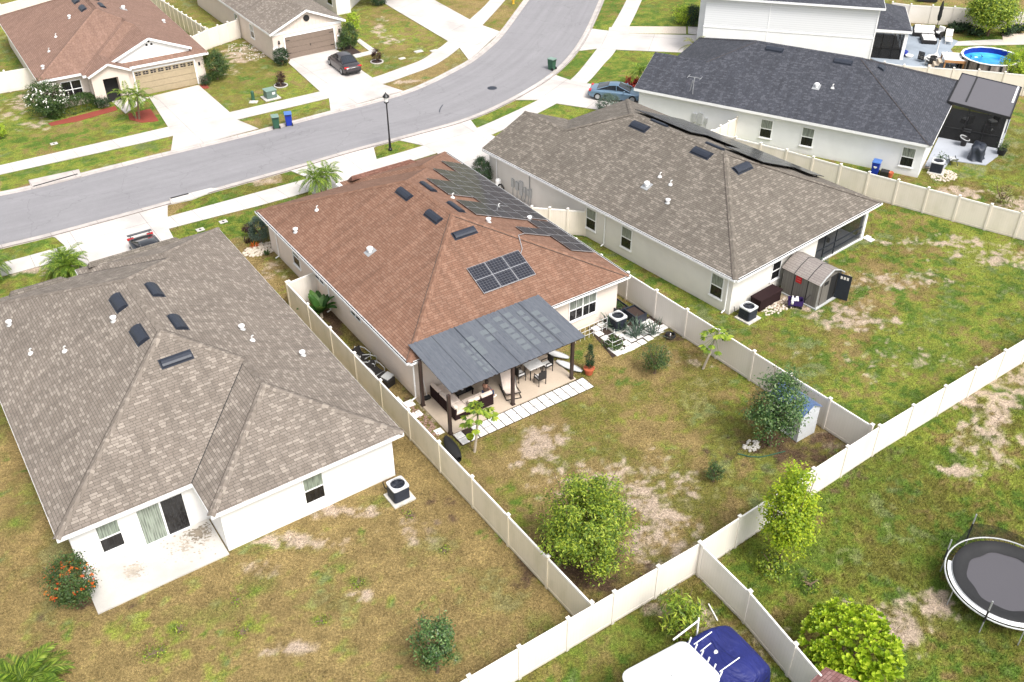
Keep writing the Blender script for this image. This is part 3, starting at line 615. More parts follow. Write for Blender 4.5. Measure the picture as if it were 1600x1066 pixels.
def capstrip(mb, p, q, ext=0):
    p = np.array(p, float); q = np.array(q, float); d = q-p; L_ = np.linalg.norm(d); h = np.array([d[0], d[1], 0]); h /= np.linalg.norm(h); s = np.array([-h[1], h[0], 0])
    hip = abs(d[2]) > .05; drop = .17*S*(.707 if hip else 1)-.014
    n_ = max(1, int(L_/.15)); u0 = random.uniform(0, 50)
    for k in range(n_):
        a = p+d*k/n_; b_ = p+d*(k+1)/n_; up = (0, 0, .035+.012); lo = (0, 0, .035)
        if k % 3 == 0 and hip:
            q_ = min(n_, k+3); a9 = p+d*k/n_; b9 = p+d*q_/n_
            for sg in (1,): mb.mat('cap_shade'); mb.poly([a9+s*sg*.165+(0, 0, .032-drop), b9+s*sg*.165+(0, 0, .032-drop), b9+s*sg*.195+(0, 0, .022-drop), a9+s*sg*.195+(0, 0, .022-drop)], up=True); mb.mat(CAPM[0])  # dark line along the hip cap paints in its shaded side
        for sg in (-1, 1):
            a1 = a+s*sg*.17-(0, 0, drop); b1 = b_+s*sg*.17-(0, 0, drop)
            A_, B_, C_, D_ = a+lo, b_+up, b1+(0, 0, .012), a1
            mb.poly([A_, B_, C_, D_], uv=[(u0+k*.31, .02), (u0+k*.31, .12), (u0+k*.31+.2, .12), (u0+k*.31+.2, .02)], up=True)
def house(label, F, faces, caps, walls, mats, eaves, soffit, gutters=(), name='house', tr='trim_white', rgm=None, z=0, wall_h=2.6, mirror=None, group=None, valleys=()):
    mw, mr = mats; mir = mirror if mirror else (lambda p: p)
    t = thing(name, label, 'house', (*F.O, 0), F.ang, group)
    if walls:
        mb = MB(); q = [mir(p) for p in walls]
        ar = sum(q[i][0]*q[(i+1) % len(q)][1]-q[(i+1) % len(q)][0]*q[i][1] for i in range(len(q)))
        if ar < 0: q = q[::-1]
        for i in range(len(q)):
            a, b = q[i], q[(i+1) % len(q)]; mb.poly([(*a, -.1), (*b, -.1), (*b, wall_h), (*a, wall_h)])
        mb.build('wall', mw, t)
    mb = MB()
    for f in faces: mb.poly([mir(p) for p in f], up=True)
    rf = mb.build('roof', mr, t)
    if caps:
        mb = MB()
        CAPM[0] = mr; mb.mat(mr)
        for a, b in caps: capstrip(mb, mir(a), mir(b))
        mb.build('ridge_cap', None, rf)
        if valleys:
            mb = MB(); mb.mat('rubber')
            for a, b in valleys:
                a, b = np.array(mir(a)), np.array(mir(b)); d = b-a; s = np.array([-d[1], d[0], 0]); s /= np.linalg.norm(s); mb.poly([a+s*.02+(0, 0, .012), b+s*.02+(0, 0, .012), b-s*.02+(0, 0, .012), a-s*.02+(0, 0, .012)], up=True)
            mb.build('valley', None, rf)
    mb = MB()
    for l in eaves:
        l = [np.array(mir(p)) for p in l]; cl = len(l) > 2 and np.allclose(l[0], l[-1])
        for i in range(len(l)-1):
            a, b = l[i], l[i+1]; d = b-a; Ln = np.linalg.norm(d); d = d/Ln; nn = np.array([-d[1], d[0], 0])
            z0 = -.20; up = np.array([0, 0, 1])
            mb.box((a+b)/2+(0, 0, -.115), (Ln/2+.012, .014, .10), d, nn, (0, 0, 1))
    if mb.v: mb.build('fascia', tr, t)
    if soffit:
        mb = MB(); 
        for s in soffit: mb.poly([(*mir(p), 2.575) for p in s]); 
        mb.build('soffit', tr, t)
    if gutters:
        mb = MB()
        for a, b, ds in gutters:
            a, b = (np.array((*mir(p), E0-.07)) for p in (a, b)); d = b-a; Ln = np.linalg.norm(d); d /= Ln
            cen = np.array([7., 10., 0]); nn = np.array([-d[1], d[0], 0]); nn = -nn if nn@(cen-a) > 0 else nn
            mb.mat(tr); mb.box((a+b)/2+nn*.085, (Ln/2, .055, .06), d, nn, (0, 0, 1)); mb.mat('glass_dark'); mb.box((a+b)/2+nn*.085+(0, 0, .057), (Ln/2-.02, .038, .005), d, nn, (0, 0, 1)); mb.mat(tr)
            for s in ds:
                p0 = a+d*s+nn*.08; w0 = p0-nn*.42
                mb.tube([p0-(0, 0, .04), p0-(0, 0, .12), w0-(0, 0, .42), (w0[0], w0[1], .22), np.array([w0[0], w0[1], .12])+nn*.25], .045, 6)
        mb.build('gutter', None, t)
    return t, rf
def h_(d): return E0+S*d
def type1(W, F, d, a0, back=None):
    hw = W/2; t = (W-a0)/2; a2 = a0+t; ht = h_(t); b1 = back[1] if back else 0
    RB = (hw, b1+hw, h_(hw)); RF = (hw, F-hw, h_(hw)); k = (a2, F+d-t, ht); j = (a2, F-t, ht)
    FLc = (0, F, E0); V = (a0, F, E0); VL = (a0, F+d, E0); FR = (W, F+d, E0); BR = (W, 0, E0)
    if back:
        a1 = back[0]; tb = (W-a1)/2; a3 = a1+tb; kb = (a3, tb, h_(tb)); jb = (a3, b1+tb, h_(tb))
        BL = (0, b1, E0); N1 = (a1, b1, E0); N2 = (a1, 0, E0)
        faces = [[FLc, BL, RB, RF], [BL, N1, jb, RB], [N1, N2, kb, jb], [N2, BR, kb], [BR, FR, k, j, RF, RB, jb, kb], [FLc, V, j, RF], [V, VL, k, j], [VL, FR, k]]
        caps = [(BL, RB), (RB, RF), (FLc, RF), (RF, j), (j, k), (k, FR), (RB, jb), (jb, kb), (kb, BR), (N2, kb)]
        eave = [[FLc, BL, N1, N2, BR, FR, VL, V, FLc]]
    else:
        BL = (0, 0, E0); faces = [[FLc, BL, RB, RF], [BL, BR, RB], [BR, FR, k, j, RF, RB], [FLc, V, j, RF], [V, VL, k, j], [VL, FR, k]]
        caps = [(BL, RB), (BR, RB), (RB, RF), (FLc, RF), (RF, j), (j, k), (k, FR)]
        eave = [[FLc, BL, BR, FR, VL, V, FLc]]
    return faces, caps, eave
def type2(W, F):
    hw = W/2; hg = h_(4); RB = (hw, hw, h_(hw)); RF = (hw, F-hw, h_(hw)); G0 = (4, F-4, hg); G1 = (4, F+.3, hg)
    A_ = (0, 0, E0); B_ = (0, F+.3, E0); C_ = (8, F+.3, E0); D_ = (8, F, E0); Ec = (W, F, E0); H_ = (W, 0, E0)
    faces = [[A_, RB, RF, G0, G1, B_], [A_, H_, RB], [H_, Ec, RF, RB], [Ec, D_, G0, RF], [G0, G1, C_, D_]]
    caps = [(A_, RB), (H_, RB), (RB, RF), (RF, Ec), (RF, G0), (G0, G1)]
    return faces, caps, [[B_, A_, H_, Ec, D_], [B_, G1], [G1, C_]]
ins = .42
def gable_dormer(t, mr, W, F, d, c, hw, zb, tr='trim_white', mw='stucco_white', mir=lambda p: p, dots=True):
    """decorative garage gable standing on the front hip slope"""
    bf = F+d-.55; za = zb+hw*.42
    pl = lambda b: E0+S*(F+d-b)
    mb = MB()
    L0, R0, A0 = (c-hw, bf+.25, zb), (c+hw, bf+.25, zb), (c, bf+.25, za); bb = lambda z: F+d-(z-E0)/S
    mb.poly([mir(p) for p in (L0, A0, (c, bb(za), za), (c-hw, bb(zb), zb))], up=True); mb.poly([mir(p) for p in (R0, A0, (c, bb(za), za), (c+hw, bb(zb), zb))], up=True)
    mb.build('gable_roof', mr, t)
    mb = MB(); mb.poly([mir(p) for p in ((c-hw+.2, bf, pl(bf)-.05), (c+hw-.2, bf, pl(bf)-.05), (c+hw-.2, bf, zb-.02), (c, bf, za-.05), (c-hw+.2, bf, zb-.02))]); g = mb.build('gable_wall', mw, t)
    mb = MB()
    for a, b in ((L0, A0), (A0, R0)):
        a, b = np.array(mir(a)), np.array(mir(b)); dd = b-a; Ln = np.linalg.norm(dd); dd /= Ln; mb.box((a+b)/2-(0, 0, .08), (Ln/2, .03, .09), dd, (0, 1, 0), np.cross(dd, (0, 1, 0)))
    mb.build('gable_trim', tr, t)
    if dots:
        sg = 1 if mir((0, 1, 0))[1] > mir((0, 0, 0))[1] else -1
        for x, z in ((-.2, -.62), (.2, -.62), (0, -.34)):
            p = mir((c+x, bf, za+z)); mb = MB(); mb.tube([(p[0], p[1]-sg*.02, p[2]), (p[0], p[1]+sg*.02, p[2])], .1, 14); mb.build('gable_hole', 'rubber', g)
def porch(t, mr, a0, a1, bw, zt, tr='trim_white', mw='stucco_white', mir=lambda p: p, depth=1.6):
    c = (a0+a1)/2; hw = (a1-a0)/2+.25; zr = E0+.05; za = zr+hw*.46
    mb = MB(); q = [(c-hw, bw+.3, zr), (c, bw+.3, za), (c, bw-depth-1.2, za), (c-hw, bw-depth-1.2, zr)]
    mb.poly([mir(p) for p in q], up=True); mb.poly([mir((2*c-p[0], p[1], p[2])) for p in q], up=True); mb.build('porch_roof', mr, t)
    mb = MB(); o = .62
    def B(x0, x1, z0, z1, y0=bw-.35, y1=bw):
        p0 = mir((x0, y0, z0)); p1 = mir((x1, y1, z1)); mb.bx(p0[0], p1[0], min(p0[1], p1[1]), max(p0[1], p1[1]), z0, z1)
    B(a0, c-o, 0, zt); B(c+o, a1, 0, zt); B(a0, a1, zt, zr-.02)
    for y in (bw, bw-.35): mb.poly([mir(p) for p in ((a0, y, zr-.02), (a1, y, zr-.02), (c, y, zr-.02+(a1-a0)/2*.44))])
    g = mb.build('porch_wall', mw, t)
    mb = MB()
    for a, b in (((c-hw, bw+.31, zr), (c, bw+.31, za)), ((c, bw+.31, za), (c+hw, bw+.31, zr))):
        a, b = np.array(mir(a)), np.array(mir(b)); dd = b-a; Ln = np.linalg.norm(dd); dd /= Ln; mb.box((a+b)/2-(0, 0, .07), (Ln/2, .02, .08), dd, (0, 1, 0), np.cross(dd, (0, 1, 0)))
    mb.build('porch_trim', tr, t)
    mb = MB(); p0 = mir((c-.62, bw-.92, 0)); p1 = mir((c+.62, bw-.86, 0)); mb.bx(p0[0], p1[0], min(p0[1], p1[1]), max(p0[1], p1[1]), 0, 2.1); mb.build('front_door_shade', 'rubber', t)  # black panel at the door paints in the shade of the porch recess
def garage(t, a0, a1, b, z1, mat, sg, rows=4, wins=True, trim='trim_white'):
    """sectional garage door on plane b facing sg*b"""
    mb = MB(); hh = z1/rows
    for k in range(rows): mb.box(((a0+a1)/2, b+sg*.03, hh*(k+.5)), ((a1-a0)/2, .03, hh/2-.014))
    g = mb.build('garage_door', mat, t)
    mb = MB()
    for x0, x1, z0, zz in ((a0-.12, a0, 0, z1+.12), (a1, a1+.12, 0, z1+.12), (a0, a1, z1, z1+.12)): mb.box(((x0+x1)/2, b+sg*.045, (z0+zz)/2), ((x1-x0)/2, .045, (zz-z0)/2))
    mb.build('garage_trim', trim, t)
    if wins:
        for k in range(8):
            x = a0+(a1-a0)*(k+.5)/8; mb = MB(); mb.box((x, b+sg*.066, z1-hh*.45), ((a1-a0)/8*.36, .006, hh*.26)); w_ = mb.build('garage_window', 'glass_dark', g)
            mb = MB(); mb.box((x, b+sg*.076, z1-hh*.45), (.012, .004, hh*.26)); mb.box((x, b+sg*.076, z1-hh*.45), ((a1-a0)/8*.36, .004, .012)); mb.build('muntin', mat, w_)
    return g
def saddle(t, mr, a0, a1, F_, b0):
    """long low saddle behind the street-side gable trim"""
    pl = lambda b: E0+S*(F_-b); z0 = pl(b0-.32); mb = MB()
    L, Rr = (a0, b0-.32, z0-.01), (a1, b0-.32, z0-.01); T0, T1 = (a0+.15, b0, z0+.16), (a1-.35, b0, z0+.16)
    mb.poly([L, Rr, T1, T0], up=True); mb.poly([T0, T1, (a1, b0+.5, pl(b0+.5)), (a0, b0+.5, pl(b0+.5))], up=True); mb.poly([L, T0, (a0, b0+.5, pl(b0+.5))], up=True); mb.poly([Rr, T1, (a1, b0+.5, pl(b0+.5))], up=True)
    mb.build('saddle_roof', mr, t)
shingle('shingle_brown_shaded', (.12, .055, .038), (.15, .07, .05), (.18, .09, .066), bw=.33, rare=.6)  # same brown shingle, darkened to paint in the shade of the saddle slope
# --- A: taupe roof house, front left
fc, cp_, ev = type1(14.44, 22.2, .7, 6.0, (5.49, 2.29))
wl = [(ins, 2.29+ins), (5.49+ins, 2.29+ins), (5.49+ins, ins), (14.44-ins, ins), (14.44-ins, 22.9-ins), (6.0+ins, 22.9-ins), (6.0+ins, 22.2-ins), (ins, 22.2-ins)]
sf = [[(0, 2.29), (0, 22.2), (6.0, 22.2), (6.0, 22.9), (14.44, 22.9), (14.44, 0), (5.49, 0), (5.49, 2.29)]]
hA, rA = house('large taupe shingle hip roof house with white back wall and a bare concrete patio', FA, fc, cp_, wl, ('stucco_white', 'shingle_taupe'), ev, sf, valleys=[((5.49, 2.29, E0), (9.965, 6.765, h_(4.475))), ((6.0, 22.2, E0), (10.22, 17.98, h_(4.22)))])
saddle(hA, 'shingle_grey', 6.6, 12.0, 22.9, 22.15); saddle(hA, 'shingle_grey', 2.3, 5.4, 22.2, 21.6)  # darker grey shingle paints in the shaded saddle slopes of the taupe roof
Wb = wallbasis(b=ins, n=-1); window(hA, Wb, 14.44-4.38, .70, 2.12, .88, lite=('glass_green', 'glass_dark'), sill=False)
Wb2 = wallbasis(b=2.29+ins, n=-1); window(hA, Wb2, 14.44-12.55, .68, 2.14, .86, lite=('glass_green', 'glass_dark'), sill=False)
plain('slat_grey', (.30, .32, .28), .6)
def slider(t, W, s0, s1, z0, z1, m0='glass_curtain', m1='glass_dark', slats=True):
    f, tx, nn = W; c = (s0+s1)/2; fr = MB()
    def bar(x0, x1, a0, a1, o1=.05): fr.box(f((x0+x1)/2, (a0+a1)/2, o1/2), ((x1-x0)/2, (a1-a0)/2, o1/2), tx, (0, 0, 1), nn)
    bar(s0-.05, s0, z0-.05, z1+.05); bar(s1, s1+.05, z0-.05, z1+.05); bar(s0, s1, z1, z1+.05); bar(s0, s1, z0-.05, z0, .09); bar(c-.04, c+.04, z0, z1)
    o = fr.build('sliding_door', 'trim_white', t)
    for x0, x1, m_ in ((s0, c-.04, m0), (c+.04, s1, m1)):
        g = MB(); g.box(f((x0+x1)/2, (z0+z1)/2, .012), ((x1-x0)/2, (z1-z0)/2, .009), tx, (0, 0, 1), nn); g.build('pane', m_, o)
        if slats and m_ == m0:
            g = MB()
            for k in range(9):
                x = x0+.06+(x1-x0-.12)*k/8; g.box(f(x, (z0+z1)/2, .024), (.011, (z1-z0)/2-.03, .003), tx, (0, 0, 1), nn)
            g.build('blind_slats', 'slat_grey', o)
slider(hA, Wb2, 14.44-11.32, 14.44-9.40, .1, 2.12, 'glass_green')
f, tx, nn = wallbasis(b=2.29+ins, n=-1)
pL = lambda a, b: E0+S*a; 
for b0, l in ((13.6, 1.35), (10.3, 1.35)): vent(hA, FA, pL, (14.44-8.07, b0), l)
pRA = lambda a, b: E0+S*(14.44-a)
for b0 in (13.8, 10.35): vent(hA, FA, pRA, (14.44-6.22, b0), 1.3)
pBA = lambda a, b: E0+S*(b-2.29)
vent(hA, FA, pBA, (14.44-7.2, 7.9), 1.35, .42, 'a')
for a, b, k in ((5.8, 12.55, 'cap'), (1.71, 17.98, 'cap'), (2.01, 14.57, 'pipe'), (3.35, 12.94, 'pipe')): pipe(hA, pL, a, b, k)
for a, b, k in ((14.44-3.46, 9.75, 'cap'), (14.44-3.41, 8.59, 'pipe'), (14.44-1.56, 7.1, 'cap')): pipe(hA, pRA, a, b, k)
# --- B: brown roof house, centre
WB = 14.15
fc, cp_, ev = type1(WB, 19.25, .55, 6.0)
wl = [(ins, ins), (WB-ins, ins), (WB-ins, 19.8-ins), (6.0+ins, 19.8-ins), (6.0+ins, 19.25-ins), (ins, 19.25-ins)]
sf = [[(0, 0), (WB, 0), (WB, 19.8), (6.0, 19.8), (6.0, 19.25), (0, 19.25)]]
hB, rB = house('brown shingle hip roof house with black solar panels in the centre of the picture', FB, fc, cp_, wl, ('stucco_pink', 'shingle_brown'), ev, sf,
    gutters=[((0, 19.25), (0, 0), [1.8, 9.2, 19.0]), ((0, 0), (WB, 0), []), ((WB, 0), (WB, 19.8), [])])
saddle(hB, 'shingle_brown_shaded', 6.4, 11.3, 19.8, 18.95)
mb = MB(); mb.bx(5.75, 6.35, 19.3, 19.8, 2.62, 2.72); mb.bx(5.75, 5.8, 19.3, 19.85, 2.5, 2.62); mb.build('eave_return', 'trim_white', hB)
Wb = wallbasis(b=ins, n=-1); window(hB, Wb, 11.22, .88, 2.26, 1.84, cols=2, lite=('glass_curtain', 'glass_dark'), gr='trim_white')
slider(hB, Wb, 3.4, 5.6, .08, 2.12, 'glass_dark', 'glass_dark', False)
WL = wallbasis(a=ins, n=-1)
window(hB, WL, 6.75, 1.5, 1.95, 1.1, cols=2, lite=('glass_dark', 'glass_dark'), sill=False); window(hB, WL, 11.3, 1.5, 1.95, 1.1, cols=2, lite=('glass_dark', 'glass_dark'), sill=False); window(hB, WL, 14.6, .9, 2.1, .9)
pLB = lambda a, b: E0+S*a; pRB = lambda a, b: E0+S*(WB-a); pBB = lambda a, b: E0+S*b
vent(hB, FB, pLB, (6.3, 11.3), 1.3, .42); vent(hB, FB, pLB, (6.28, 7.95), 1.3, .42); vent(hB, FB, pBB, (6.95, 5.72), 1.35, .42, 'a')
vent(hB, FB, pRB, (7.95, 11.3), 1.3, .42); vent(hB, FB, pRB, (7.95, 8.2), 1.3, .42)
for a, b, k in ((2.41, 15.32, 'pipe'), (.7, 14.82, 'cap'), (2.66, 8.92, 'hood')): pipe(hB, pLB, a, b, k)
for a, b, k in ((8.75, 9.9, 'pipe'), (8.95, 6.35, 'cap'), (11.4, 9.0, 'pipe'), (12.6, 7.45, 'cap')): pipe(hB, pRB, a, b, k)
# solar panels
m, n, b = newmat('solar_cell'); uv = uvn(n); bt = node(n, 'ShaderNodeTexBrick', Scale=1.0); bt.offset = 0
bt.inputs['Color1'].default_value = (.012, .013, .02, 1); bt.inputs['Color2'].default_value = (.02, .022, .034, 1); bt.inputs['Mortar'].default_value = (.06, .06, .065, 1)
bt.inputs['Mortar Size'].default_value = .007; bt.inputs['Brick Width'].default_value = .166; bt.inputs['Row Height'].default_value = .083
n.links.new(uv, bt.inputs['Vector']); n.links.new(bt.outputs[0], b.inputs['Base Color']); b.inputs['Roughness'].default_value = .16; b.inputs['Specular IOR Level'].default_value = .5
m, n, b = newmat('solar_cell_white'); uv = uvn(n); bt = node(n, 'ShaderNodeTexBrick', Scale=1.0); bt.offset = 0
bt.inputs['Color1'].default_value = (.012, .013, .02, 1); bt.inputs['Color2'].default_value = (.018, .02, .03, 1); bt.inputs['Mortar'].default_value = (.14, .14, .15, 1)
bt.inputs['Mortar Size'].default_value = .007; bt.inputs['Brick Width'].default_value = .183; bt.inputs['Row Height'].default_value = .154
n.links.new(uv, bt.inputs['Vector']); n.links.new(bt.outputs[0], b.inputs['Base Color']); b.inputs['Roughness'].default_value = .35; b.inputs['Specular IOR Level'].default_value = .25
glass('solar_far', (.06, .06, .07), .2)
def spanel(t, plane, a0, a1, b0, b1, half='a', fmat='panel_frame', cell='solar_cell', lift=.11):
    """one framed panel parallel to the roof plane; half = direction along which its middle line splits it"""
    A_ = lambda a, b, z: (a, b, plane(a, b)+z); g = .012; mb = MB(); mb.mat(fmat)
    c = [(a0+g, b0+g), (a1-g, b0+g), (a1-g, b1-g), (a0+g, b1-g)]
    mb.poly([A_(*p, lift) for p in c], up=True)
    for i in range(4): p, q = c[i], c[(i+1) % 4]; mb.poly([A_(*p, lift-.04), A_(*q, lift-.04), A_(*q, lift), A_(*p, lift)])
    mb.mat('black_metal')
    for p in ((a0+.1, (b0+b1)/2), (a1-.1, (b0+b1)/2)): mb.box(A_(*p, .03), (.03, (b1-b0)/2, .04), (0, 1, 0), (1, 0, 0)) if False else mb.box(A_(*p, .03), (.03, .05, .05))
    o = mb.build('solar_panel', None, t)
    mb = MB(); f = .03; m_ = .014
    rs = [(a0+f, (a0+a1)/2-m_, b0+f, b1-f), ((a0+a1)/2+m_, a1-f, b0+f, b1-f)] if half == 'a' else [(a0+f, a1-f, b0+f, (b0+b1)/2-m_), (a0+f, a1-f, (b0+b1)/2+m_, b1-f)]
    for q in rs: mb.poly([A_(q[0], q[2], lift+.004), A_(q[1], q[2], lift+.004), A_(q[1], q[3], lift+.004), A_(q[0], q[3], lift+.004)], up=True)
    mb.build('solar_cells', cell, o)
def parray(t, plane, a0, a1, b0, b1, n_, **k):
    for i in range(n_): spanel(t, plane, a0, a1, b0+(b1-b0)*i/n_, b0+(b1-b0)*(i+1)/n_, **k)
parray(hB, pRB, 12.28, 14.08, 7.6, 17.15, 9); parray(hB, pRB, 10.46, 12.26, 9.25, 15.1, 6); parray(hB, pRB, 8.68, 10.44, 10.25, 12.8, 2)
parray(hB, pRB, 10.46, 12.26, 7.2, 9.2, 2); parray(hB, pRB, 8.68, 10.44, 7.2, 9.4, 2); parray(hB, pRB, 12.26, 13.98, 2.88, 7.3, 4); parray(hB, pRB, 10.45, 12.24, 4.86, 5.86, 1)
for k in range(3): spanel(hB, pBB, 5.7+k*1.133, 5.7+(k+1)*1.133, 1.92, 3.62, half='b', fmat='panel_frame', cell='solar_cell_white')
mb = MB(); mb.tube([(9.0, 3.3, pBB(9, 3.3)+.08), (9.35, 3.6, pBB(9, 3.6)+.1), (9.7, 4.45, pRB(9.7, 0)+.1), (10.6, 5.0, pRB(10.6, 0)+.08)], .025, 6); mb.build('conduit', 'panel_frame', hB)
# --- C: grey shingle house, right
fc, cp_, ev = type2(14.25, 22.4)
wl = [(ins, ins), (14.25-ins, ins), (14.25-ins, 22.4-ins), (7.6, 22.4-ins), (7.6, 22.4), (ins, 22.4)]
wlC = [(ins, ins), (8.45, ins), (8.45, 3.2), (13.6, 3.2), (14.25-ins, 3.2), (14.25-ins, 22.4-ins), (7.6, 22.4-ins), (7.6, 22.4), (ins, 22.4)]
sf = [[(0, 0), (14.25, 0), (14.25, 22.4), (8, 22.4), (8, 22.7), (0, 22.7)]]
hC, rC = house('grey-brown shingle hip roof house with pale side wall, a shed at its back wall', FC, fc, cp_, wlC, ('stucco_pale', 'shingle_grey'), ev, sf,
    gutters=[((0, 22.4), (0, 0), [.9, 11.75, 21.7]), ((0, 0), (14.25, 0), [])])
gb = MB(); gb.poly([(.42, 22.42, 2.55), (7.6, 22.42, 2.55), (4, 22.42, 4.2)]); gb.build('gable_wall', 'stucco_pale', hC)
WL = wallbasis(a=ins, n=-1)
for c, zz in ((11.95, (.74, 2.12)), (8.77, (.74, 2.12)), (1.5, (.74, 2.14))): window(hC, WL, c, zz[0], zz[1], .82)
window(hC, wallbasis(b=ins, n=-1), 4.42, .85, 2.0, .75, lite=('glass_dark', 'glass_dark'))
# screened porch in the back corner
def bars(name, lst, mat, t, w_=.03):
    mb = MB()
    for a, b in lst:
        a, b = np.array(a, float), np.array(b, float); d = b-a; Ln = np.linalg.norm(d); d /= Ln; up = (0, 0, 1) if abs(d[2]) < .9 else (1, 0, 0); s = np.cross(d, up); s /= np.linalg.norm(s); u = np.cross(s, d)
        mb.box((a+b)/2, (Ln/2, w_, w_), d, s, u)
    return mb.build(name, mat, t)
m, n, b = newmat('screen_mesh'); b.inputs['Base Color'].default_value = (.012, .012, .013, 1); b.inputs['Roughness'].default_value = .8
tr_ = n.nodes.new('ShaderNodeBsdfTransparent'); mx = n.nodes.new('ShaderNodeMixShader'); mx.inputs[0].default_value = .62
n.links.new(tr_.outputs[0], mx.inputs[1]); n.links.new(b.outputs[0], mx.inputs[2]); n.links.new(mx.outputs[0], n.nodes['Material Output'].inputs[0])
zt = 2.3
mb = MB(); mb.bx(13.55, 13.83, .42, .7, 0, 2.58); mb.bx(8.45, 13.6, .45, .62, 2.36, 2.58); mb.bx(8.45, 13.6, .45, .62, 0, .12); mb.build('porch_post', 'trim_white', hC)
bars('screen_frame', [((8.5, .5, 1.0), (13.6, .5, 1.0))]+[((x, .5, .1), (x, .5, 2.4)) for x in (8.55, 9.4, 10.6)]+[((9.4, .5, .55), (13.6, .5, .55))], 'vent_black', hC, .028)
mb = MB(); mb.poly([(8.5, .52, .1), (13.6, .52, .1), (13.6, .52, 2.4), (8.5, .52, 2.4)]); mb.poly([(13.8, .52, .1), (13.8, 3.2, .1), (13.8, 3.2, 2.4), (13.8, .52, 2.4)]); mb.build('screen', 'screen_mesh', hC)
mb = MB(); mb.bx(8.45, 13.83, .45, 3.2, -.05, .08); mb.build('porch_floor', 'patio_grey', hC)
for a, b0, l in ((6.45, 13.9, 1.35), (6.45, 8.5, 1.35)): vent(hC, FC, lambda a, b: E0+S*a, (a, b0), l, .5)
vent(hC, FC, lambda a, b: E0+S*b, (7.2, 5.8), 1.35, .5, 'a')
for a, b, k in ((2.8, 9.6, 'hood'), (2.41, 7.44, 'cap'), (3.76, 9.42, 'pipe'), (3.58, 8.35, 'pipe')): pipe(hC, lambda a, b: E0+S*a, a, b, k)
pRC = lambda a, b: E0+S*(14.25-a)
vent(hC, FC, pRC, (7.85, 13.4), 1.3, .42); vent(hC, FC, pRC, (7.85, 8.6), 1.3, .42)
parray(hC, pRC, 8.6, 10.4, 11.3, 16.4, 5, fmat='black_metal', cell='solar_far', lift=.22); parray(hC, pRC, 10.4, 12.2, 5.3, 16.4, 11, fmat='black_metal', cell='solar_far', lift=.22); parray(hC, pRC, 8.6, 10.4, 5.3, 8.5, 3, fmat='black_metal', cell='solar_far', lift=.22); parray(hC, pRC, 12.2, 13.9, 4.1, 16.4, 12, fmat='black_metal', cell='solar_far', lift=.22)
def ubox(t, W, s, z0, z1, w_, d_=.12, mat='utility_grey', name='meter_box'):
    f, tx, nn = W; mb = MB(); mb.mat(mat); mb.box(f(s, (z0+z1)/2, d_/2), (w_/2, (z1-z0)/2, d_/2), tx, (0, 0, 1), nn); mb.mat('steel')
    mb.tube([f(s, z0, .06), f(s, .02, .06)], .025, 6); mb.build(name, None, t)
for s, z0, z1, w_ in ((19.75, .75, 1.35, .25), (19.3, .7, 1.3, .32), (18.85, .45, 1.5, .34), (18.45, .8, 1.2, .2), (18.1, .7, 1.15, .22), (17.85, .6, 1.3, .14)): ubox(hC, WL, s, z0, z1, w_)
mb = MB(); mb.tube([WL[0](18.0, 1.2, .05), WL[0](18.0, 2.55, .05)], .03, 6); mb.tube([WL[0](18.85, .45, .08), WL[0](18.6, .1, .1), WL[0](18.4, .3, .1), WL[0](18.3, .8, .06)], .025, 6); mb.build('conduit', 'steel', hC)
# --- D: dark roof house
fc, cp_, ev = type2(14.0, 22.4)
hD, rD = house('dark charcoal shingle hip roof house with white side wall at upper right', FD, fc, cp_, [(ins, ins), (14-ins, ins), (14-ins, 22.4-ins), (7.6, 22.4-ins), (7.6, 22.4), (ins, 22.4)], ('stucco_cool', 'shingle_dark'), ev, [[(0, 0), (14, 0), (14, 22.4), (8, 22.4), (8, 22.7), (0, 22.7)]])
for c in (11.85, 8.68, 1.42): window(hD, WL, c, .7, 2.08, .84, lite=('glass_curtain', 'glass_dark'), gr='black_metal')
pLD = lambda a, b: E0+S*a
vent(hD, FD, pLD, (6.4, 13.65), 1.3, .42); vent(hD, FD, pLD, (6.28, 8.25), 1.3, .42); vent(hD, FD, lambda a, b: E0+S*b, (7.3, 5.5), .7, .5, 'a')
pipe(hD, pLD, 3.4, 9.3, 'hood'); pipe(hD, pLD, 3.56, 8.15, 'pipe')
for s, z0, z1, w_ in ((17.6, .8, 1.5, .3), (17.1, .7, 1.6, .35), (16.6, .9, 1.3, .2)): ubox(hD, WL, s, z0, z1, w_)
mb = MB(); q0 = np.array((.5, 18.0, pLD(.5, 18))); mb.tube([q0, q0+(0, 0, 1.0), q0+(.1, .0, 1.3)], .03, 6); mb.tube([q0+(0, .25, .2), q0+(0, .1, 1.1)], .02, 6); mb.tube([q0+(.1, -.55, 1.32), q0+(.1, .55, 1.32)], .02, 6); mb.tube([q0+(-.2, -.5, 1.3), q0+(.4, -.5, 1.36)], .015, 6); mb.tube([q0+(-.2, .5, 1.3), q0+(.4, .5, 1.36)], .015, 6); mb.build('roof_antenna', 'steel', hD)
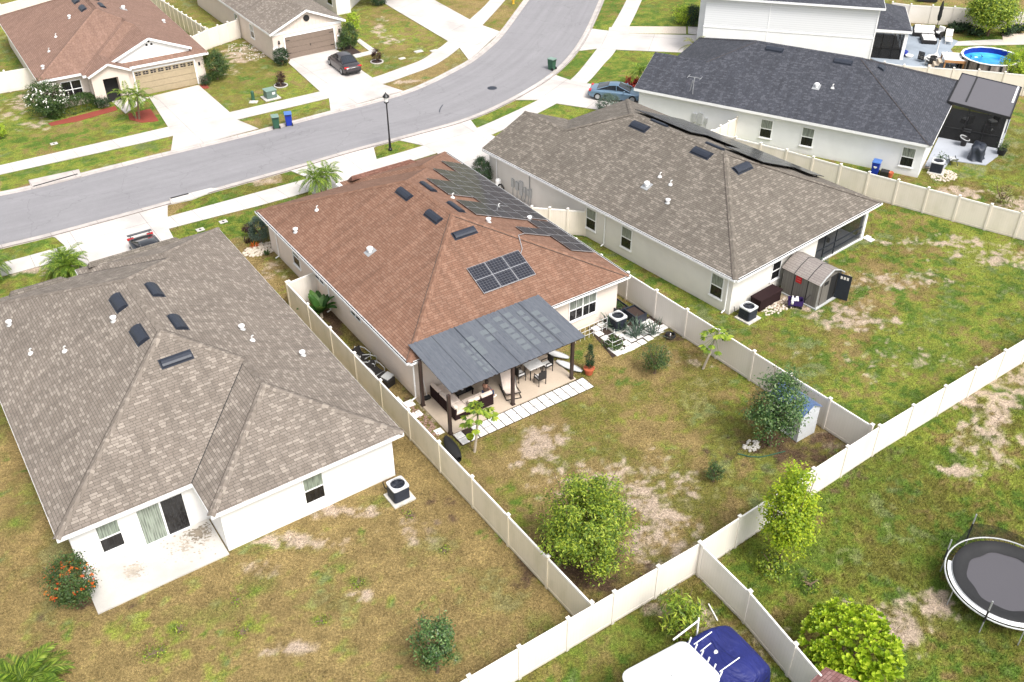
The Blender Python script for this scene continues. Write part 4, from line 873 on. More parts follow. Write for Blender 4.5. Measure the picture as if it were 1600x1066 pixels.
# --- E: brown roof house across the street (its front faces us)
mirE = lambda p: (p[0], 20.0-p[1], *p[2:])
fc, cp_, ev = type1(13.95, 20.0, .75, 3.4)
hE, rE = house('far house with plain brown roof, white gables and tan garage door at top left', FE, fc, cp_, [(ins, ins), (13.95-ins, ins), (13.95-ins, 20.75-ins), (3.4+ins, 20.75-ins), (3.4+ins, 20-ins), (ins, 20-ins)], ('stucco_cream', 'shingle_brown_far'), ev, [[(0, 0), (13.95, 0), (13.95, 20.75), (3.4, 20.75), (3.4, 20), (0, 20)]], mirror=mirE)
gable_dormer(hE, 'shingle_brown_far', 13.95, 20, .75, 9.3, 3.4, 3.3, mir=mirE); porch(hE, 'shingle_brown_far', 3.9, 6.9, 21.25, 2.3, mir=mirE, mw='stucco_cream')
garage(hE, 7.5, 12.65, -.34, 2.13, 'patio_tan', -1)
plain('garage_tan', (.36, .29, .19), .6); 
for o in hE.children:
    if o.name.startswith('garage_door'): o.data.materials[0] = MATS['garage_tan']
window(hE, wallbasis(b=ins, n=-1), 2.5, .72, 2.1, 1.5, lite=('glass_dark', 'glass_dark'), cols=2); WL2 = wallbasis(a=ins, n=-1)
window(hE, WL2, 3.2, .8, 2.1, .8); window(hE, WL2, 7.0, .8, 2.1, .8)
mb = MB(); mb.box((13.1, -.36, 1.75), (.08, .06, .14)); mb.build('wall_lamp', 'black_metal', hE)
pLE = lambda a, b: E0+S*a; pRE = lambda a, b: E0+S*(13.95-a)
for b0 in (8.9, 11.6): vent(hE, FE, pLE, (6.2, b0), 1.3, .45)
for b0 in (9.0, 11.6): vent(hE, FE, pRE, (7.9, b0), 1.3, .42)
for a, b, k in ((4.9, 8.6, 'cap'), (3.1, 6.4, 'pipe'), (2.0, 4.3, 'pipe'), (.9, 1.7, 'cap')): pipe(hE, pLE, a, b, k)
pipe(hE, pRE, 9.8, 9.7, 'hood'); pipe(hE, pRE, 12.7, 7.8, 'cap')
# --- F: gabled grey roof house across the street
hg = h_(3.8); D_ = 22
fc = [[(0, 0, E0), (3.8, 0, hg), (3.8, D_, hg), (0, D_, E0)], [(7.6, 0, E0), (3.8, 0, hg), (3.8, D_, hg), (7.6, D_, E0)]]
hF, rF = house('far gabled grey shingle house with brown garage door behind the parked sedan', FF, fc, [((3.8, 0, hg), (3.8, D_, hg))], [(.3, .35), (7.3, .35), (7.3, D_-.3), (.3, D_-.3)], ('stucco_cream', 'shingle_taupe'), [[(0, 0, E0), (0, D_, E0)], [(7.6, 0, E0), (7.6, D_, E0)], [(0, 0, E0), (3.8, 0, hg)], [(3.8, 0, hg), (7.6, 0, E0)]], [[(0, 0), (.35, 0), (.35, D_), (0, D_)], [(7.6, 0), (7.25, 0), (7.25, D_), (7.6, D_)]])
mb = MB(); mb.poly([(.3, .35, 2.55), (7.3, .35, 2.55), (3.8, .35, hg-.14)]); gw = mb.build('gable_wall', 'stucco_cream', hF)
mb = MB(); mb.tube([(3.85, .38, 3.45), (3.85, .30, 3.45)], .3, 20); mb.build('gable_vent', 'rubber', gw)
mb = MB(); mb.bx(.3, 7.3, .30, .35, 2.4, 2.62); mb.build('gable_trim', 'trim_white', hF)
for k in range(1, 19): x = .3+k*.37; z1 = 2.60+min(x-.3, 7.3-x)*S*.97; mb = MB(); mb.bx(x-.02, x+.02, .325, .35, 2.62, max(z1, 2.66)); mb.build('batten', 'stucco_cream', gw)
plain('garage_brown', (.19, .145, .115), .6); garage(hF, 1.45, 6.4, .35, 2.08, 'garage_brown', -1, rows=4, wins=False)
mb = MB()
for x0, x1 in ((.22, 1.1), (6.75, 7.38)): mb.bx(x0, x1, .24, .345, 0, 1.2)
mb.build('stone_base', 'stucco_pale', hF)
mb = MB()
for x0, x1 in ((.2, 1.12), (6.73, 7.4)): mb.bx(x0, x1, .20, .345, 1.2, 1.3)
mb.build('base_cap', 'trim_white', hF)
for x in (.85, 6.95): mb = MB(); mb.bx(x-.09, x+.09, .12, .34, 1.62, 1.66); mb.bx(x-.05, x+.05, .16, .3, 1.66, 1.9); mb.build('wall_lamp', 'black_metal', hF)
mb = MB(); mb.box((3.9, .27, 1.0), (.03, .02, .1))
for z_ in (.55, 1.75):
    for s, x in ((1, 1.55), (-1, 6.3)): mb.box((x+s*.18, .275, z_), (.18, .012, .025))
mb.build('door_hardware', 'black_metal', hF)
window(hF, wallbasis(a=.3, n=-1), 5.5, .9, 2.1, .8); window(hF, wallbasis(a=.3, n=-1), 9.5, .9, 2.1, .8)
# --- house behind F (only its porch corner reaches into the picture) and G two-storey
FH = Frame(P(527, 24), R(33.9))
hH, _ = house('sliver of a white house wall at the top edge behind the gabled grey house', FH, [[(-1.2, -.6, 2.9), (8, -.6, 2.9), (8, 6, 5.2), (-1.2, 6, 5.2)]], [], [(0, 0), (1.6, 0), (1.6, .6), (4.5, 3.5), (4.5, 10), (0, 10)], ('stucco_pale', 'shingle_taupe'), [], [])
window(hH, wallbasis(a=0, n=-1), 1.5, .8, 2.0, 1.2)
m, n, b = newmat('siding'); uv = uvn(n); sep = n.nodes.new('ShaderNodeSeparateXYZ'); n.links.new(uv, sep.inputs[0])
md = node(n, 'ShaderNodeMath', operation='DIVIDE'); md.inputs[1].default_value = .19; n.links.new(sep.outputs[1], md.inputs[0]); fr_ = node(n, 'ShaderNodeMath', operation='FRACT'); n.links.new(md.outputs[0], fr_.inputs[0])
n.links.new(ramp(n, fr_.outputs[0], [(0, (.45, .46, .48)), (.1, (.64, .65, .67)), (1, (.72, .73, .75))]), b.inputs['Base Color']); b.inputs['Roughness'].default_value = .6
hG = thing('house', 'two-storey white siding house at the top edge behind the dark roof', 'house', (*FG.O, 0), FG.ang)
# local: a runs left (-) from the near right corner, b into depth
mb = MB(); q = [(-15.0, 0), (0, 0), (0, 11.5), (-15.0, 11.5)]
for i in range(4): a, b = q[i], q[(i+1) % 4]; mb.poly([(*a, 2.98), (*b, 2.98), (*b, 5.6), (*a, 5.6)])
mb.build('upper_wall', 'siding', hG)
mb = MB()
for i in range(4): a, b = q[i], q[(i+1) % 4]; mb.poly([(*a, -.1), (*b, -.1), (*b, 2.85), (*a, 2.85)])
mb.build('wall', 'stucco_cool', hG)
mb = MB(); mb.bx(-15.04, .04, -.04, 11.54, 2.85, 2.98); mb.bx(-.06, .05, -.05, .06, 0, 2.85); mb.bx(-.06, .05, -.05, .06, 2.98, 5.6); mb.bx(-9.3, -9.24, -.03, 0, 0, 5.6); mb.build('wall_trim', 'trim_white', hG)
mb = MB(); e = .4; c0, c1, c2, c3 = (-15-e, -e, 5.65), (e, -e, 5.65), (e, 11.5+e, 5.65), (-15-e, 11.5+e, 5.65); r0, r1 = (-9.3, 5.75, 8.2), (-5.7, 5.75, 8.2)
for f_ in ([c0, c1, r1, r0], [c1, c2, r1], [c2, c3, r0, r1], [c3, c0, r0]): mb.poly(f_, up=True)
mb.build('roof', 'shingle_dark', hG)
mb = MB(); mb.bx(-15-e, e, -e-.03, -e, 5.5, 5.68); mb.bx(e, e+.03, -e, 11.5+e, 5.5, 5.68); mb.bx(-15-e, e, -e, 0, 5.5, 5.52); mb.build('fascia', 'trim_white', hG)
mb = MB(); mb.bx(-15.7, -15.02, 3.5, 9, -.1, 5.6); mb.build('side_wing', 'stucco_cool', hG)
# porch at back of G
pb0, pb1 = 3.4, 10.6
mb = MB(); o = .2; a0, a1 = -.0, 3.55; zE = 2.78; zt = 4.0
mb.poly([(.06, pb0-o, zE), (a1, pb0-o, zE), (.06, pb0+3.4, zt+.15)], up=True); mb.poly([(a1, pb0-o, zE), (a1, pb1+o, zE), (.06, pb1-3.4, zt+.15), (.06, pb0+3.4, zt+.15)], up=True); mb.poly([(a1, pb1+o, zE), (.06, pb1+o, zE), (.06, pb1-3.4, zt+.15)], up=True)
mb.build('porch_roof', 'shingle_dark', hG)
mb = MB(); mb.bx(.06, a1, pb0-o, pb0-o+.03, 2.55, 2.77); mb.bx(a1, a1+.03, pb0-o, pb1+o, 2.55, 2.77); mb.bx(3.05, 3.33, pb0, pb0+.28, 0, 2.6); mb.bx(3.05, 3.33, pb1-.28, pb1, 0, 2.6); mb.bx(.06, 3.3, pb0, pb0+.2, 2.4, 2.6); mb.build('porch_post', 'trim_white', hG)
bars('screen_frame', [((1.2, pb0+.1, .05), (1.2, pb0+.1, 2.4)), ((2.2, pb0+.1, .05), (2.2, pb0+.1, 2.4)), ((.1, pb0+.1, 1.0), (3.1, pb0+.1, 1.0)), ((3.2, pb0+2, .05), (3.2, pb0+2, 2.5)), ((3.2, pb0+4, .05), (3.2, pb0+4, 2.5)), ((3.2, pb0+.2, 1.), (3.2, pb1, 1.))], 'black_metal', hG, .035)
mb = MB(); mb.poly([(.08, pb0+.12, .05), (3.1, pb0+.12, .05), (3.1, pb0+.12, 2.4), (.08, pb0+.12, 2.4)]); mb.poly([(3.2, pb0+.2, .05), (3.2, pb1-.2, .05), (3.2, pb1-.2, 2.5), (3.2, pb0+.2, 2.5)]); mb.build('screen', 'screen_mesh', hG)
mb = MB(); mb.bx(.05, 3.3, pb0, pb1, 0, .06); mb.build('porch_floor', 'rubber', hG)
# ---------------------------------------------------------------- vegetation
leaf('leaf_mid', (.02, .05, .012), (.05, .10, .022), (.11, .18, .04)); leaf('leaf_bright', (.05, .11, .012), (.20, .30, .022), (.47, .54, .06), .4)
leaf('leaf_yellow', (.13, .22, .012), (.32, .45, .02), (.52, .58, .03), .45); leaf('leaf_dark', (.010, .03, .010), (.022, .058, .018), (.05, .10, .03))
leaf('leaf_glossy', (.02, .06, .014), (.05, .12, .024), (.19, .28, .09), .25, .35); leaf('leaf_lime', (.12, .22, .012), (.36, .50, .025), (.60, .70, .07), .35)
leaf('leaf_grey', (.05, .09, .07), (.10, .15, .11), (.16, .22, .16)); leaf('leaf_red', (.20, .01, .01), (.38, .02, .015), (.5, .06, .03)); leaf('leaf_maroon', (.02, .008, .01), (.05, .015, .02), (.10, .04, .03))
leaf('leaf_palm', (.05, .11, .014), (.15, .26, .024), (.40, .50, .07), .45); leaf('leaf_pinkish', (.22, .16, .04), (.34, .24, .08), (.45, .36, .14)); leaf('leaf_orange', (.45, .06, .01), (.6, .12, .02), (.6, .25, .03)); leaf('leaf_banana', (.02, .07, .015), (.05, .14, .025), (.14, .26, .06), .4)
plain('flower_white', (.75, .72, .66), .8); leaf('leaf_straw', (.12, .12, .03), (.20, .22, .06), (.34, .34, .12))
def leaves(mb, C, size, aspect=.5, up=.35, jit=.35, ctr=None, fold=.0, out=.5):
    """one small pointed leaf (a quad kite) per centre C, facing roughly outward/up"""
    n_ = len(C); rr = rng.normal(size=(n_, 3)); N = rr*jit; N[:, 2] += up
    if ctr is not None:
        o = C-ctr; o /= np.linalg.norm(o, axis=1)[:, None]+1e-6; N += o*out
    N /= np.linalg.norm(N, axis=1)[:, None]
    D = rng.normal(size=(n_, 3)); D -= N*(D*N).sum(1)[:, None]; D /= np.linalg.norm(D, axis=1)[:, None]; Sd = np.cross(N, D)
    L_ = size*(.65+.7*rng.random(n_))[:, None]; W_ = L_*aspect
    V = np.stack([C-D*L_*.5, C+Sd*W_*.5+N*L_*.06, C+D*L_*.5, C-Sd*W_*.5+N*L_*.06], 1).reshape(-1, 3)
    F_ = (np.arange(n_)*4)[:, None]+np.arange(4)[None]
    mb.raw(V, F_)
def clumps(ctr, rad, n_cl, per, rc, shape=None, hollow=.55):
    """leaf centres gathered in clumps spread over an ellipsoid shell"""
    ctr = np.array(ctr, float); rad = np.array(rad, float); out = []; cc = []
    while len(cc) < n_cl:
        v = rng.normal(size=3); v /= np.linalg.norm(v); v *= hollow+(1-hollow)*rng.random()**.6
        if v[2] < -.75: continue
        if shape is not None:
            v = shape(v)
            if v is None: continue
        cc.append(ctr+v*rad)
    for c in cc:
        s = rc*(.6+.8*rng.random()); out.append(c+rng.normal(size=(per, 3))*s*np.array([1, 1, .75]))
    return np.concatenate(out)
def limbs(mb, base, ctr, rad, n_=7, r=.05, trunk_r=.09):
    b = np.array(base, float); c = np.array(ctr, float); t0 = b+(c-b)*.35
    mb.tube([b-(0, 0, .1), b+(c-b)*.15+rng.normal(size=3)*.02, t0], [trunk_r*1.2, trunk_r, trunk_r*.8], 7)
    for i in range(n_):
        a = 2*pi*i/n_+rng.random(); v = np.array([cos(a)*.75, sin(a)*.75, .15+.8*rng.random()])*rad
        e = c+v; m_ = t0*.5+e*.5+rng.normal(size=3)*.08*rad[0]
        mb.tube([t0, m_, e], [trunk_r*.6, r*.6, .01], 5)
def tree(label, base, top, rx, mat, cat='tree', name='tree', ncl=110, per=45, size=.11, z0=.25, aspect=.5, rc=.16, trunk=.07, group=None, loc=None, h=None, ry=None, hollow=.5, shape=None, up=.35):
    p = loc if loc is not None else P(*base); H = h if h else HT(base, top)
    t = thing(name, label, cat, (*p, 0), rng.random()*6, group)
    cz = (H+z0*H)/2; rad = np.array([rx, ry or rx, (H-z0*H)/2])
    C = clumps((0, 0, cz), rad*.93, ncl, per, rc, shape, hollow)
    C = C[C[:, 2] > .04]
    mb = MB(); limbs(mb, (0, 0, 0), (0, 0, cz), rad, 8, trunk*.5, trunk); mb.build('trunk', 'bark', t)
    mb = MB(); leaves(mb, C, size, aspect, up, ctr=np.array([0, 0, cz])); mb.build('crown', mat, t)
    return t
tree('bright green round young tree in the middle of the bare back yard', (914, 893), (914, 742), 2.0, 'leaf_bright', ncl=330, per=62, size=.13, rc=.17, z0=.04, trunk=.08, hollow=.3, shape=lambda v: v*np.array([1-.28*max(0, v[2]), 1-.28*max(0, v[2]), 1])*(.82+.3*rng.random()), aspect=.42, up=.5)
tree('dark green upright tree with pale leaf tips beside the small metal shed', (1203, 697), (1203, 572), 1.45, 'leaf_glossy', ncl=190, per=40, size=.125, rc=.19, z0=.06, hollow=.35, aspect=.5, shape=lambda v: v*np.array([1-.3*max(0, v[2]), 1-.3*max(0, v[2]), 1])*(.75+.4*rng.random()), up=.5)
def tall(v): return v*np.array([1-.35*max(0, v[2]), 1-.35*max(0, v[2]), 1])
tree('yellow-green loose tree leaning over the back fence', (1216, 884), (1225, 728), 1.08, 'leaf_yellow', ncl=170, per=60, size=.125, rc=.17, z0=.1, shape=lambda v: tall(v)*(.75+.4*rng.random()), aspect=.55, hollow=.45, up=.6)
p_ = P(1320, 1042); t = thing('shrub', 'lime green broad-leaved bush with ruffled leaves at the bottom right', 'bush', (*p_, 0)); cz = 1.25; rad = np.array([1.75, 1.75, 1.25])
mb = MB(); limbs(mb, (0, 0, 0), (0, 0, cz), rad, 9, .04, .08); mb.build('trunk', 'bark', t)
mb = MB()
for k in range(470):
    v = rng.normal(size=3); v /= np.linalg.norm(v); v[2] = abs(v[2])*1.0-.25; v /= np.linalg.norm(v); rr_ = .72+.32*rng.random() if k < 360 else .5+.25*rng.random(); c = np.array([0, 0, cz])+v*rad*rr_
    if c[2] < .1: continue
    nrm = v*.7+np.array([0, 0, .75]); nrm /= np.linalg.norm(nrm); a_ = np.cross(nrm, (.3, .9, .1)); a_ /= np.linalg.norm(a_); b_ = np.cross(nrm, a_); sz = rng.uniform(.14, .24)
    for q in range(7):
        az = q*2.4+rng.random()*.5; ti = R(10+9*q); d = (cos(az)*a_+sin(az)*b_)*cos(ti)+nrm*sin(ti); s_ = np.cross(nrm, d); s_ /= np.linalg.norm(s_); l = sz*(1.1-.08*q); w_ = l*.42; up_ = np.cross(d, s_); up_ = up_ if up_@nrm > 0 else -up_
        p0 = c; p1 = c+d*l*.5; p2 = c+d*l+up_*l*.12
        mb.raw([p0, p1-s_*w_+up_*.05, p1+up_*-.01, p1+s_*w_+up_*.05, p2-s_*w_*.6+up_*.06, p2, p2+s_*w_*.6+up_*.06], [(0, 2, 1), (0, 3, 2), (1, 2, 5, 4), (2, 3, 6, 5)])
mb.build('crown', 'leaf_lime', t)
tree('small dark glossy citrus tree in the dry lawn at the bottom', (683, 1050), (683, 966), .85, 'leaf_glossy', name='citrus_tree', ncl=95, per=34, size=.11, rc=.13, z0=.15, hollow=.35)
ix = tree('dark bush with orange-red flowers at the corner of the white patio', (125, 943), (122, 872), .95, 'leaf_mid', name='flowering_shrub', cat='bush', ncl=130, per=45, size=.09, rc=.13, z0=.02)
C = clumps((0, 0, 1.25), (.95, .95, .95), 60, 5, .05, lambda v: v if v[2] > -.1 else None, .93); mb = MB(); leaves(mb, C, .09, .9, .6, ctr=np.array([0, 0, .7])); fl_ = mb.build('flowers', 'leaf_orange', ix); fl_['kind'] = 'stuff'
mg = tree('small mango sapling with pink-tipped drooping leaves in the boat yard', (1062, 990), (1055, 932), .95, 'leaf_bright', name='mango_tree', ncl=42, per=26, size=.24, rc=.16, z0=.15, aspect=.24, hollow=.3)
C = clumps((0, 0, .85), (.8, .8, .5), 10, 10, .09, None, .8); mb = MB(); leaves(mb, C, .2, .25, .6); mb.build('young_leaves', 'leaf_pinkish', mg)
mb = MB(); 
tree('low airy shrub in the lawn near the paver path', (1022, 583), (1020, 538), .75, 'leaf_mid', name='shrub', cat='bush', ncl=60, per=36, size=.09, rc=.15, z0=.05)
tree('little dark green shrub alone in the lawn, right of the bare soil', (1114, 752), (1114, 724), .42, 'leaf_mid', name='shrub', cat='bush', ncl=34, per=26, size=.12, rc=.09, z0=.05, aspect=.25, up=.9)
tree('small weedy plant at the foot of the yellow-green tree', (1206, 893), (1206, 874), .7, 'leaf_bright', name='shrub', cat='bush', ncl=30, per=22, size=.13, rc=.15, z0=.0, aspect=.6)
tree('conical clipped topiary bush between the brown roof and the grey roof', (752, 291), (752, 243), .72, 'leaf_dark', name='topiary', cat='bush', ncl=190, per=50, size=.07, rc=.09, z0=.0, shape=lambda v: v*np.array([1-.45*v[2], 1-.45*v[2], 1]), hollow=.8)
tree('small leafy shrub behind the topiary beside the grey roof house', (768, 268), (768, 250), .45, 'leaf_mid', name='shrub', cat='bush', ncl=30, per=26, size=.09, rc=.1)
tree('grey-green round clipped bush beside the blue coupe', (950, 178), (950, 146), .95, 'leaf_grey', name='ball_shrub', cat='bush', ncl=150, per=40, size=.08, rc=.1, z0=.0, hollow=.85)
tree('blue-green upright juniper at the front corner of the brown roof house', (408, 378), (406, 337), .62, 'leaf_grey', name='juniper', cat='bush', ncl=140, per=40, size=.08, rc=.09, z0=0, hollow=.75, shape=lambda v: v*np.array([1-.3*v[2], 1-.3*v[2], 1]))
tree('dark maroon leafy shrub beside the rock bed', (391, 370), (391, 350), .4, 'leaf_maroon', name='shrub', cat='bush', ncl=26, per=22, size=.12, rc=.08)
tree('white-flowering bush below the windows of the far brown roof house', (80, 180), (80, 126), 1.75, 'leaf_mid', name='flowering_shrub', cat='bush', ncl=170, per=44, size=.13, rc=.18, z0=0)
t_ = [o for o in col.objects if o.get('label', '').startswith('white-flowering')][0]
C = clumps((0, 0, 1.3), (1.75, 1.75, 1.35), 95, 3, .07, lambda v: v if v[2] > -.1 else None, .95); mb = MB(); leaves(mb, C, .13, .9, .6, ctr=np.array([0, 0, 1])); fl_ = mb.build('flowers', 'flower_white', t_); fl_['kind'] = 'stuff'
def hedge(label, a, b_, h, w_, mat='leaf_mid'):
    A_, B_ = P(*a), P(*b_); d = B_-A_; L_ = np.linalg.norm(d); t = thing('hedge', label, 'hedge', (*((A_+B_)/2), 0), math.atan2(d[1], d[0]))
    C = []
    for _ in range(int(L_*220)):
        v = np.array([rng.uniform(-1, 1), rng.uniform(-1, 1), rng.uniform(-.1, 1)]); k = rng.integers(3); v[k] = np.sign(v[k]) if k < 2 else 1
        q = np.sign(v)*np.abs(v)**.8; nrm = (abs(v[0])**4+abs(v[1])**4+abs(v[2])**4)**.25; v = v/nrm
        C.append(np.array([v[0]*L_/2, v[1]*w_/2, h*(.05+.93*max(0, v[2]))])+rng.normal(size=(12, 3))*.06)
    C = np.concatenate(C); mb = MB(); leaves(mb, C, .085, .55, .5); mb.build('foliage', mat, t)
    mb = MB()
    for x in np.arange(-L_/2+.2, L_/2, .5): mb.tube([(x, 0, -.05), (x+.1, .05, h*.8)], [.03, .01], 5)
    mb.build('stems', 'bark', t)
hedge('long clipped green hedge in front of the far brown roof house', (78, 184), (152, 163), 1.15, 1.7)
tree('small round dark shrub beside the porch of the far brown roof house', (163, 168), (163, 147), .6, 'leaf_dark', name='shrub', cat='bush', ncl=60, per=36, size=.09, rc=.12, z0=0)
tree('tall dark green bush at the garage corner of the far brown roof house', (340, 124), (338, 76), 1.15, 'leaf_mid', name='shrub', cat='bush', ncl=150, per=44, size=.11, rc=.15, z0=0)
tree('low dark bush at the foot of the garage wall of the far brown roof house', (322, 133), (322, 116), .45, 'leaf_dark', name='shrub', cat='bush', ncl=40, per=34, size=.09, rc=.1, z0=0)
tree('yellow variegated bush cut by the left picture edge', (0, 215), (0, 192), .7, 'leaf_lime', name='shrub', cat='bush', ncl=50, per=30, size=.11, rc=.12, z0=0)
tree('round dark bush left of the brown garage door', (441, 102), (440, 74), .72, 'leaf_dark', name='ball_shrub', cat='bush', ncl=110, per=44, size=.09, rc=.1, z0=0, hollow=.7)
tree('tall green bush right of the brown garage door', (548, 76), (546, 34), .85, 'leaf_mid', name='shrub', cat='bush', ncl=110, per=40, size=.11, rc=.15, z0=0)
tree('lower green bush at the corner beside the brown garage door', (537, 78), (537, 55), .6, 'leaf_mid', name='shrub', cat='bush', ncl=60, per=36, size=.1, rc=.12, z0=0)
tree('yellow-leaved bush behind the tall bush of the gabled house', (553, 52), (552, 20), .75, 'leaf_lime', name='shrub', cat='bush', ncl=60, per=30, size=.13, rc=.15, z0=.2)
tree('yellow-flowered round bush beside the two-storey white house', (1068, 36), (1068, 10), 1.15, 'leaf_lime', name='flowering_shrub', cat='bush', ncl=80, per=34, size=.14, rc=.18, z0=0)
tree('dark leafy bush at the wall of the two-storey white house', (1083, 40), (1083, 8), 1.0, 'leaf_dark', name='shrub', cat='bush', ncl=80, per=34, size=.14, rc=.18, z0=0)
tree('large bright green tree in the pool yard in front of the tan fence', (1543, 56), (1543, -14), 2.4, 'leaf_bright', ncl=210, per=52, size=.22, rc=.3, z0=.16, trunk=.12)
tree('yellow-green bush at the right picture edge beside the round pool', (1592, 122), (1592, 80), 1.8, 'leaf_lime', name='shrub', cat='bush', ncl=120, per=40, size=.2, rc=.22, z0=0, aspect=.35)
for i, (x, y) in enumerate(((1490, 50), (1505, 50), (1524, 56), (1573, 55), (1592, 52))):
    tree(['dark shrub beside the closed black parasol', 'dark leafy plant second from the closed black parasol', 'dark shrub at the foot of the pool yard tree', 'small dark shrub right of the pool yard tree', 'dark shrub at the tan fence by the right edge'][i], (x, y), (x, y-15), .75, 'leaf_dark', name='shrub', cat='bush', ncl=36, per=26, size=.18, rc=.15, z0=0, group='shrubs along the pool yard fence')
tree('thin scrubby reddish bush behind the stained fence at right', (1563, 318), (1561, 288), .85, 'leaf_straw', name='shrub', cat='bush', ncl=34, per=16, size=.12, rc=.14, z0=0)
tree('red flowering bush beside the dark roof corner', (988, 137), (988, 122), .75, 'leaf_red', name='flowering_shrub', cat='bush', ncl=70, per=34, size=.12, rc=.13, z0=0)
tree('dark bush at the top edge beside the far driveway', (592, 8), (592, -8), .8, 'leaf_dark', name='shrub', cat='bush', ncl=50, per=34, size=.12, rc=.15, z0=0)
for i, (x, y) in enumerate(((439, 134), (589, 97))):
    t = tree(['dark red spiky plant in a white ring beside the green transformer box', 'dark bronze plant in a white ring right of the parked sedan'][i], (x, y), (x, y-22), .42, 'leaf_maroon', name='ringed_plant', cat='plant', ncl=22, per=22, size=.22, rc=.1, z0=0, aspect=.2, up=.1, group='plants in white rings')
    mb = MB(); mb.lathe((0, 0, 0), [(.62, -.02), (.62, .07), (.52, .07), (.52, -.02)], 20); mb.build('ring', 'concrete_walk', t); mb = MB(); mb.lathe((0, 0, 0), [(.52, .03), (.001, .05)], 16); mb.build('mulch', 'mulch_dark', t)
# palms ------------------------------------------------
def frond(mb, base, az, L_, el, droop, nl=26, ll=.38, w_=.035):
    p = np.array(base, float); d = np.array([cos(az)*cos(el), sin(az)*cos(el), sin(el)]); n_ = 12; pts = [p]
    for k in range(n_):
        d = d+np.array([0, 0, -droop/n_]); d /= np.linalg.norm(d); p = p+d*L_/n_; pts.append(p)
    mb.tube(pts, [.022*(1-k/(n_+1)) for k in range(n_+1)], 4, cap=False)
    pts = np.array(pts)
    for k in range(nl):
        t = .18+.82*k/nl; i = min(n_-1, int(t*n_)); fr_ = t*n_-i; c = pts[i]*(1-fr_)+pts[i+1]*fr_; tg = pts[i+1]-pts[i]; tg /= np.linalg.norm(tg)
        s = np.cross(tg, (0, 0, 1)); s /= np.linalg.norm(s)+1e-6; up = np.cross(s, tg); l = ll*(1-.55*abs(t-.45)*1.6)
        for sg in (-1, 1):
            v = s*sg*.8+tg*.75-np.array([0, 0, .25+.3*rng.random()])+up*.25; v /= np.linalg.norm(v); e = c+v*l; q = tg*w_
            m_ = c+v*l*.5+np.array([0, 0, .02]); mb.poly([c, m_+q*.7, e, m_-q*.7])
def palm(label, base, top, L_=1.25, heads=((0, 0),), nf=26, mat='leaf_palm', h=None, group=None, ll=.38, nl=26, hh=None):
    p = P(*base); H = h if h is not None else HT(base, top)*.72; t = thing('palm_tree', label, 'palm tree', (*p, 0), rng.random()*3, group)
    for i, (dx, dy) in enumerate(heads):
        Hh = H*(1-.12*i); mb = MB(); mb.tube([(dx*.3, dy*.3, -.1), (dx*.6, dy*.6, Hh*.5), (dx, dy, Hh)], [.09, .07, .05], 8); mb.build('trunk', 'bark', t)
        mb = MB()
        for k in range(nf):
            el = radians_(-20+95*(k/nf)**.8); frond(mb, (dx, dy, Hh), k*2.4+rng.random()*.4, L_*(.8+.35*rng.random()), el, 1.4+.5*rng.random(), nl, ll)
        mb.build('crown', mat, t)
    return t
radians_ = R
palm('small palm with arching fronds in the red mulch bed across the street', (215, 186), (210, 134), 1.5, ((-.5, -.2), (.5, .1)), 20)
palm('bushy palm behind the front of the taupe roof house', (112, 434), (112, 385), 1.45, ((-.65, -.2), (.5, .2), (0, .3)), 26, h=1.15)
palm('palm cut by the left picture edge beside the pavement', (-4, 436), (0, 385), 1.4, ((0, 0), (.3, .3)), 24, h=1.3)
palm('light green palm at the front of the brown roof house', (506, 303), (508, 262), 1.4, ((-.6, -.1), (.55, .15)), 26, h=1.45)
palm('feathery bright palm cut by the bottom left corner', (52, 1085), (52, 1005), 1.7, ((0, 0), (-.5, .2)), 34, h=.75, ll=.5, nl=36)
palm('small palm behind the front corner of the dark roof', (1083, 98), (1068, 62), 1.6, ((0, 0),), 18, 'leaf_straw')
palm('dark palm beside the red bush at the dark roof house', (998, 137), (992, 102), 1.2, ((0, 0),), 16)
# papaya, banana, agave, cypress
def papaya(label, base, top, r=1.0, lean=(.1, 0)):
    p = P(*base); H = HT(base, top)*.8; t = thing('papaya_tree', label, 'papaya tree', (*p, 0), 0, 'papaya trees'); mb = MB()
    L_ = np.array([lean[0], lean[1], 1.]); mb.tube([(0, 0, -.1), L_*H*.5+(.04, 0, 0), L_*H], [.075, .055, .045], 8); mb.build('trunk', 'bark_pale', t)
    mb = MB(); tp = L_*H
    for k in range(22):
        az = k*2.4; el = R(-25+95*rng.random()); l = r*(.45+.35*rng.random()); d = np.array([cos(az)*cos(el), sin(az)*cos(el), sin(el)]); e = tp+d*l-(0, 0, .1)
        mb.tube([tp, tp+d*l*.5+(0, 0, .04), e], .012, 4, cap=False)
        for j in range(7):
            a = az+(j-3)*.62; v = np.array([cos(a), sin(a), -.35-.1*abs(j-3)]); v /= np.linalg.norm(v); s = np.cross(v, (0, 0, 1)); s /= np.linalg.norm(s); ln = .34*(1-.1*abs(j-3))
            mb.poly([e, e+v*ln*.55+s*.075, e+v*ln, e+v*ln*.55-s*.075])
    mb.build('crown', 'leaf_bright', t); return t
papaya('young papaya tree in front of the paved edge of the covered patio', (741, 706), (744, 633), 1.0)
papaya('papaya tree with pale leaning trunk beside the vinyl fence', (1098, 576), (1108, 514), .95, (.2, -.05))
p = FB.w(-.35, 9.9); t = thing('banana_plant', 'big-leaved banana plant in the narrow side yard by the brown roof house', 'plant', (*p, 0)); mb = MB()
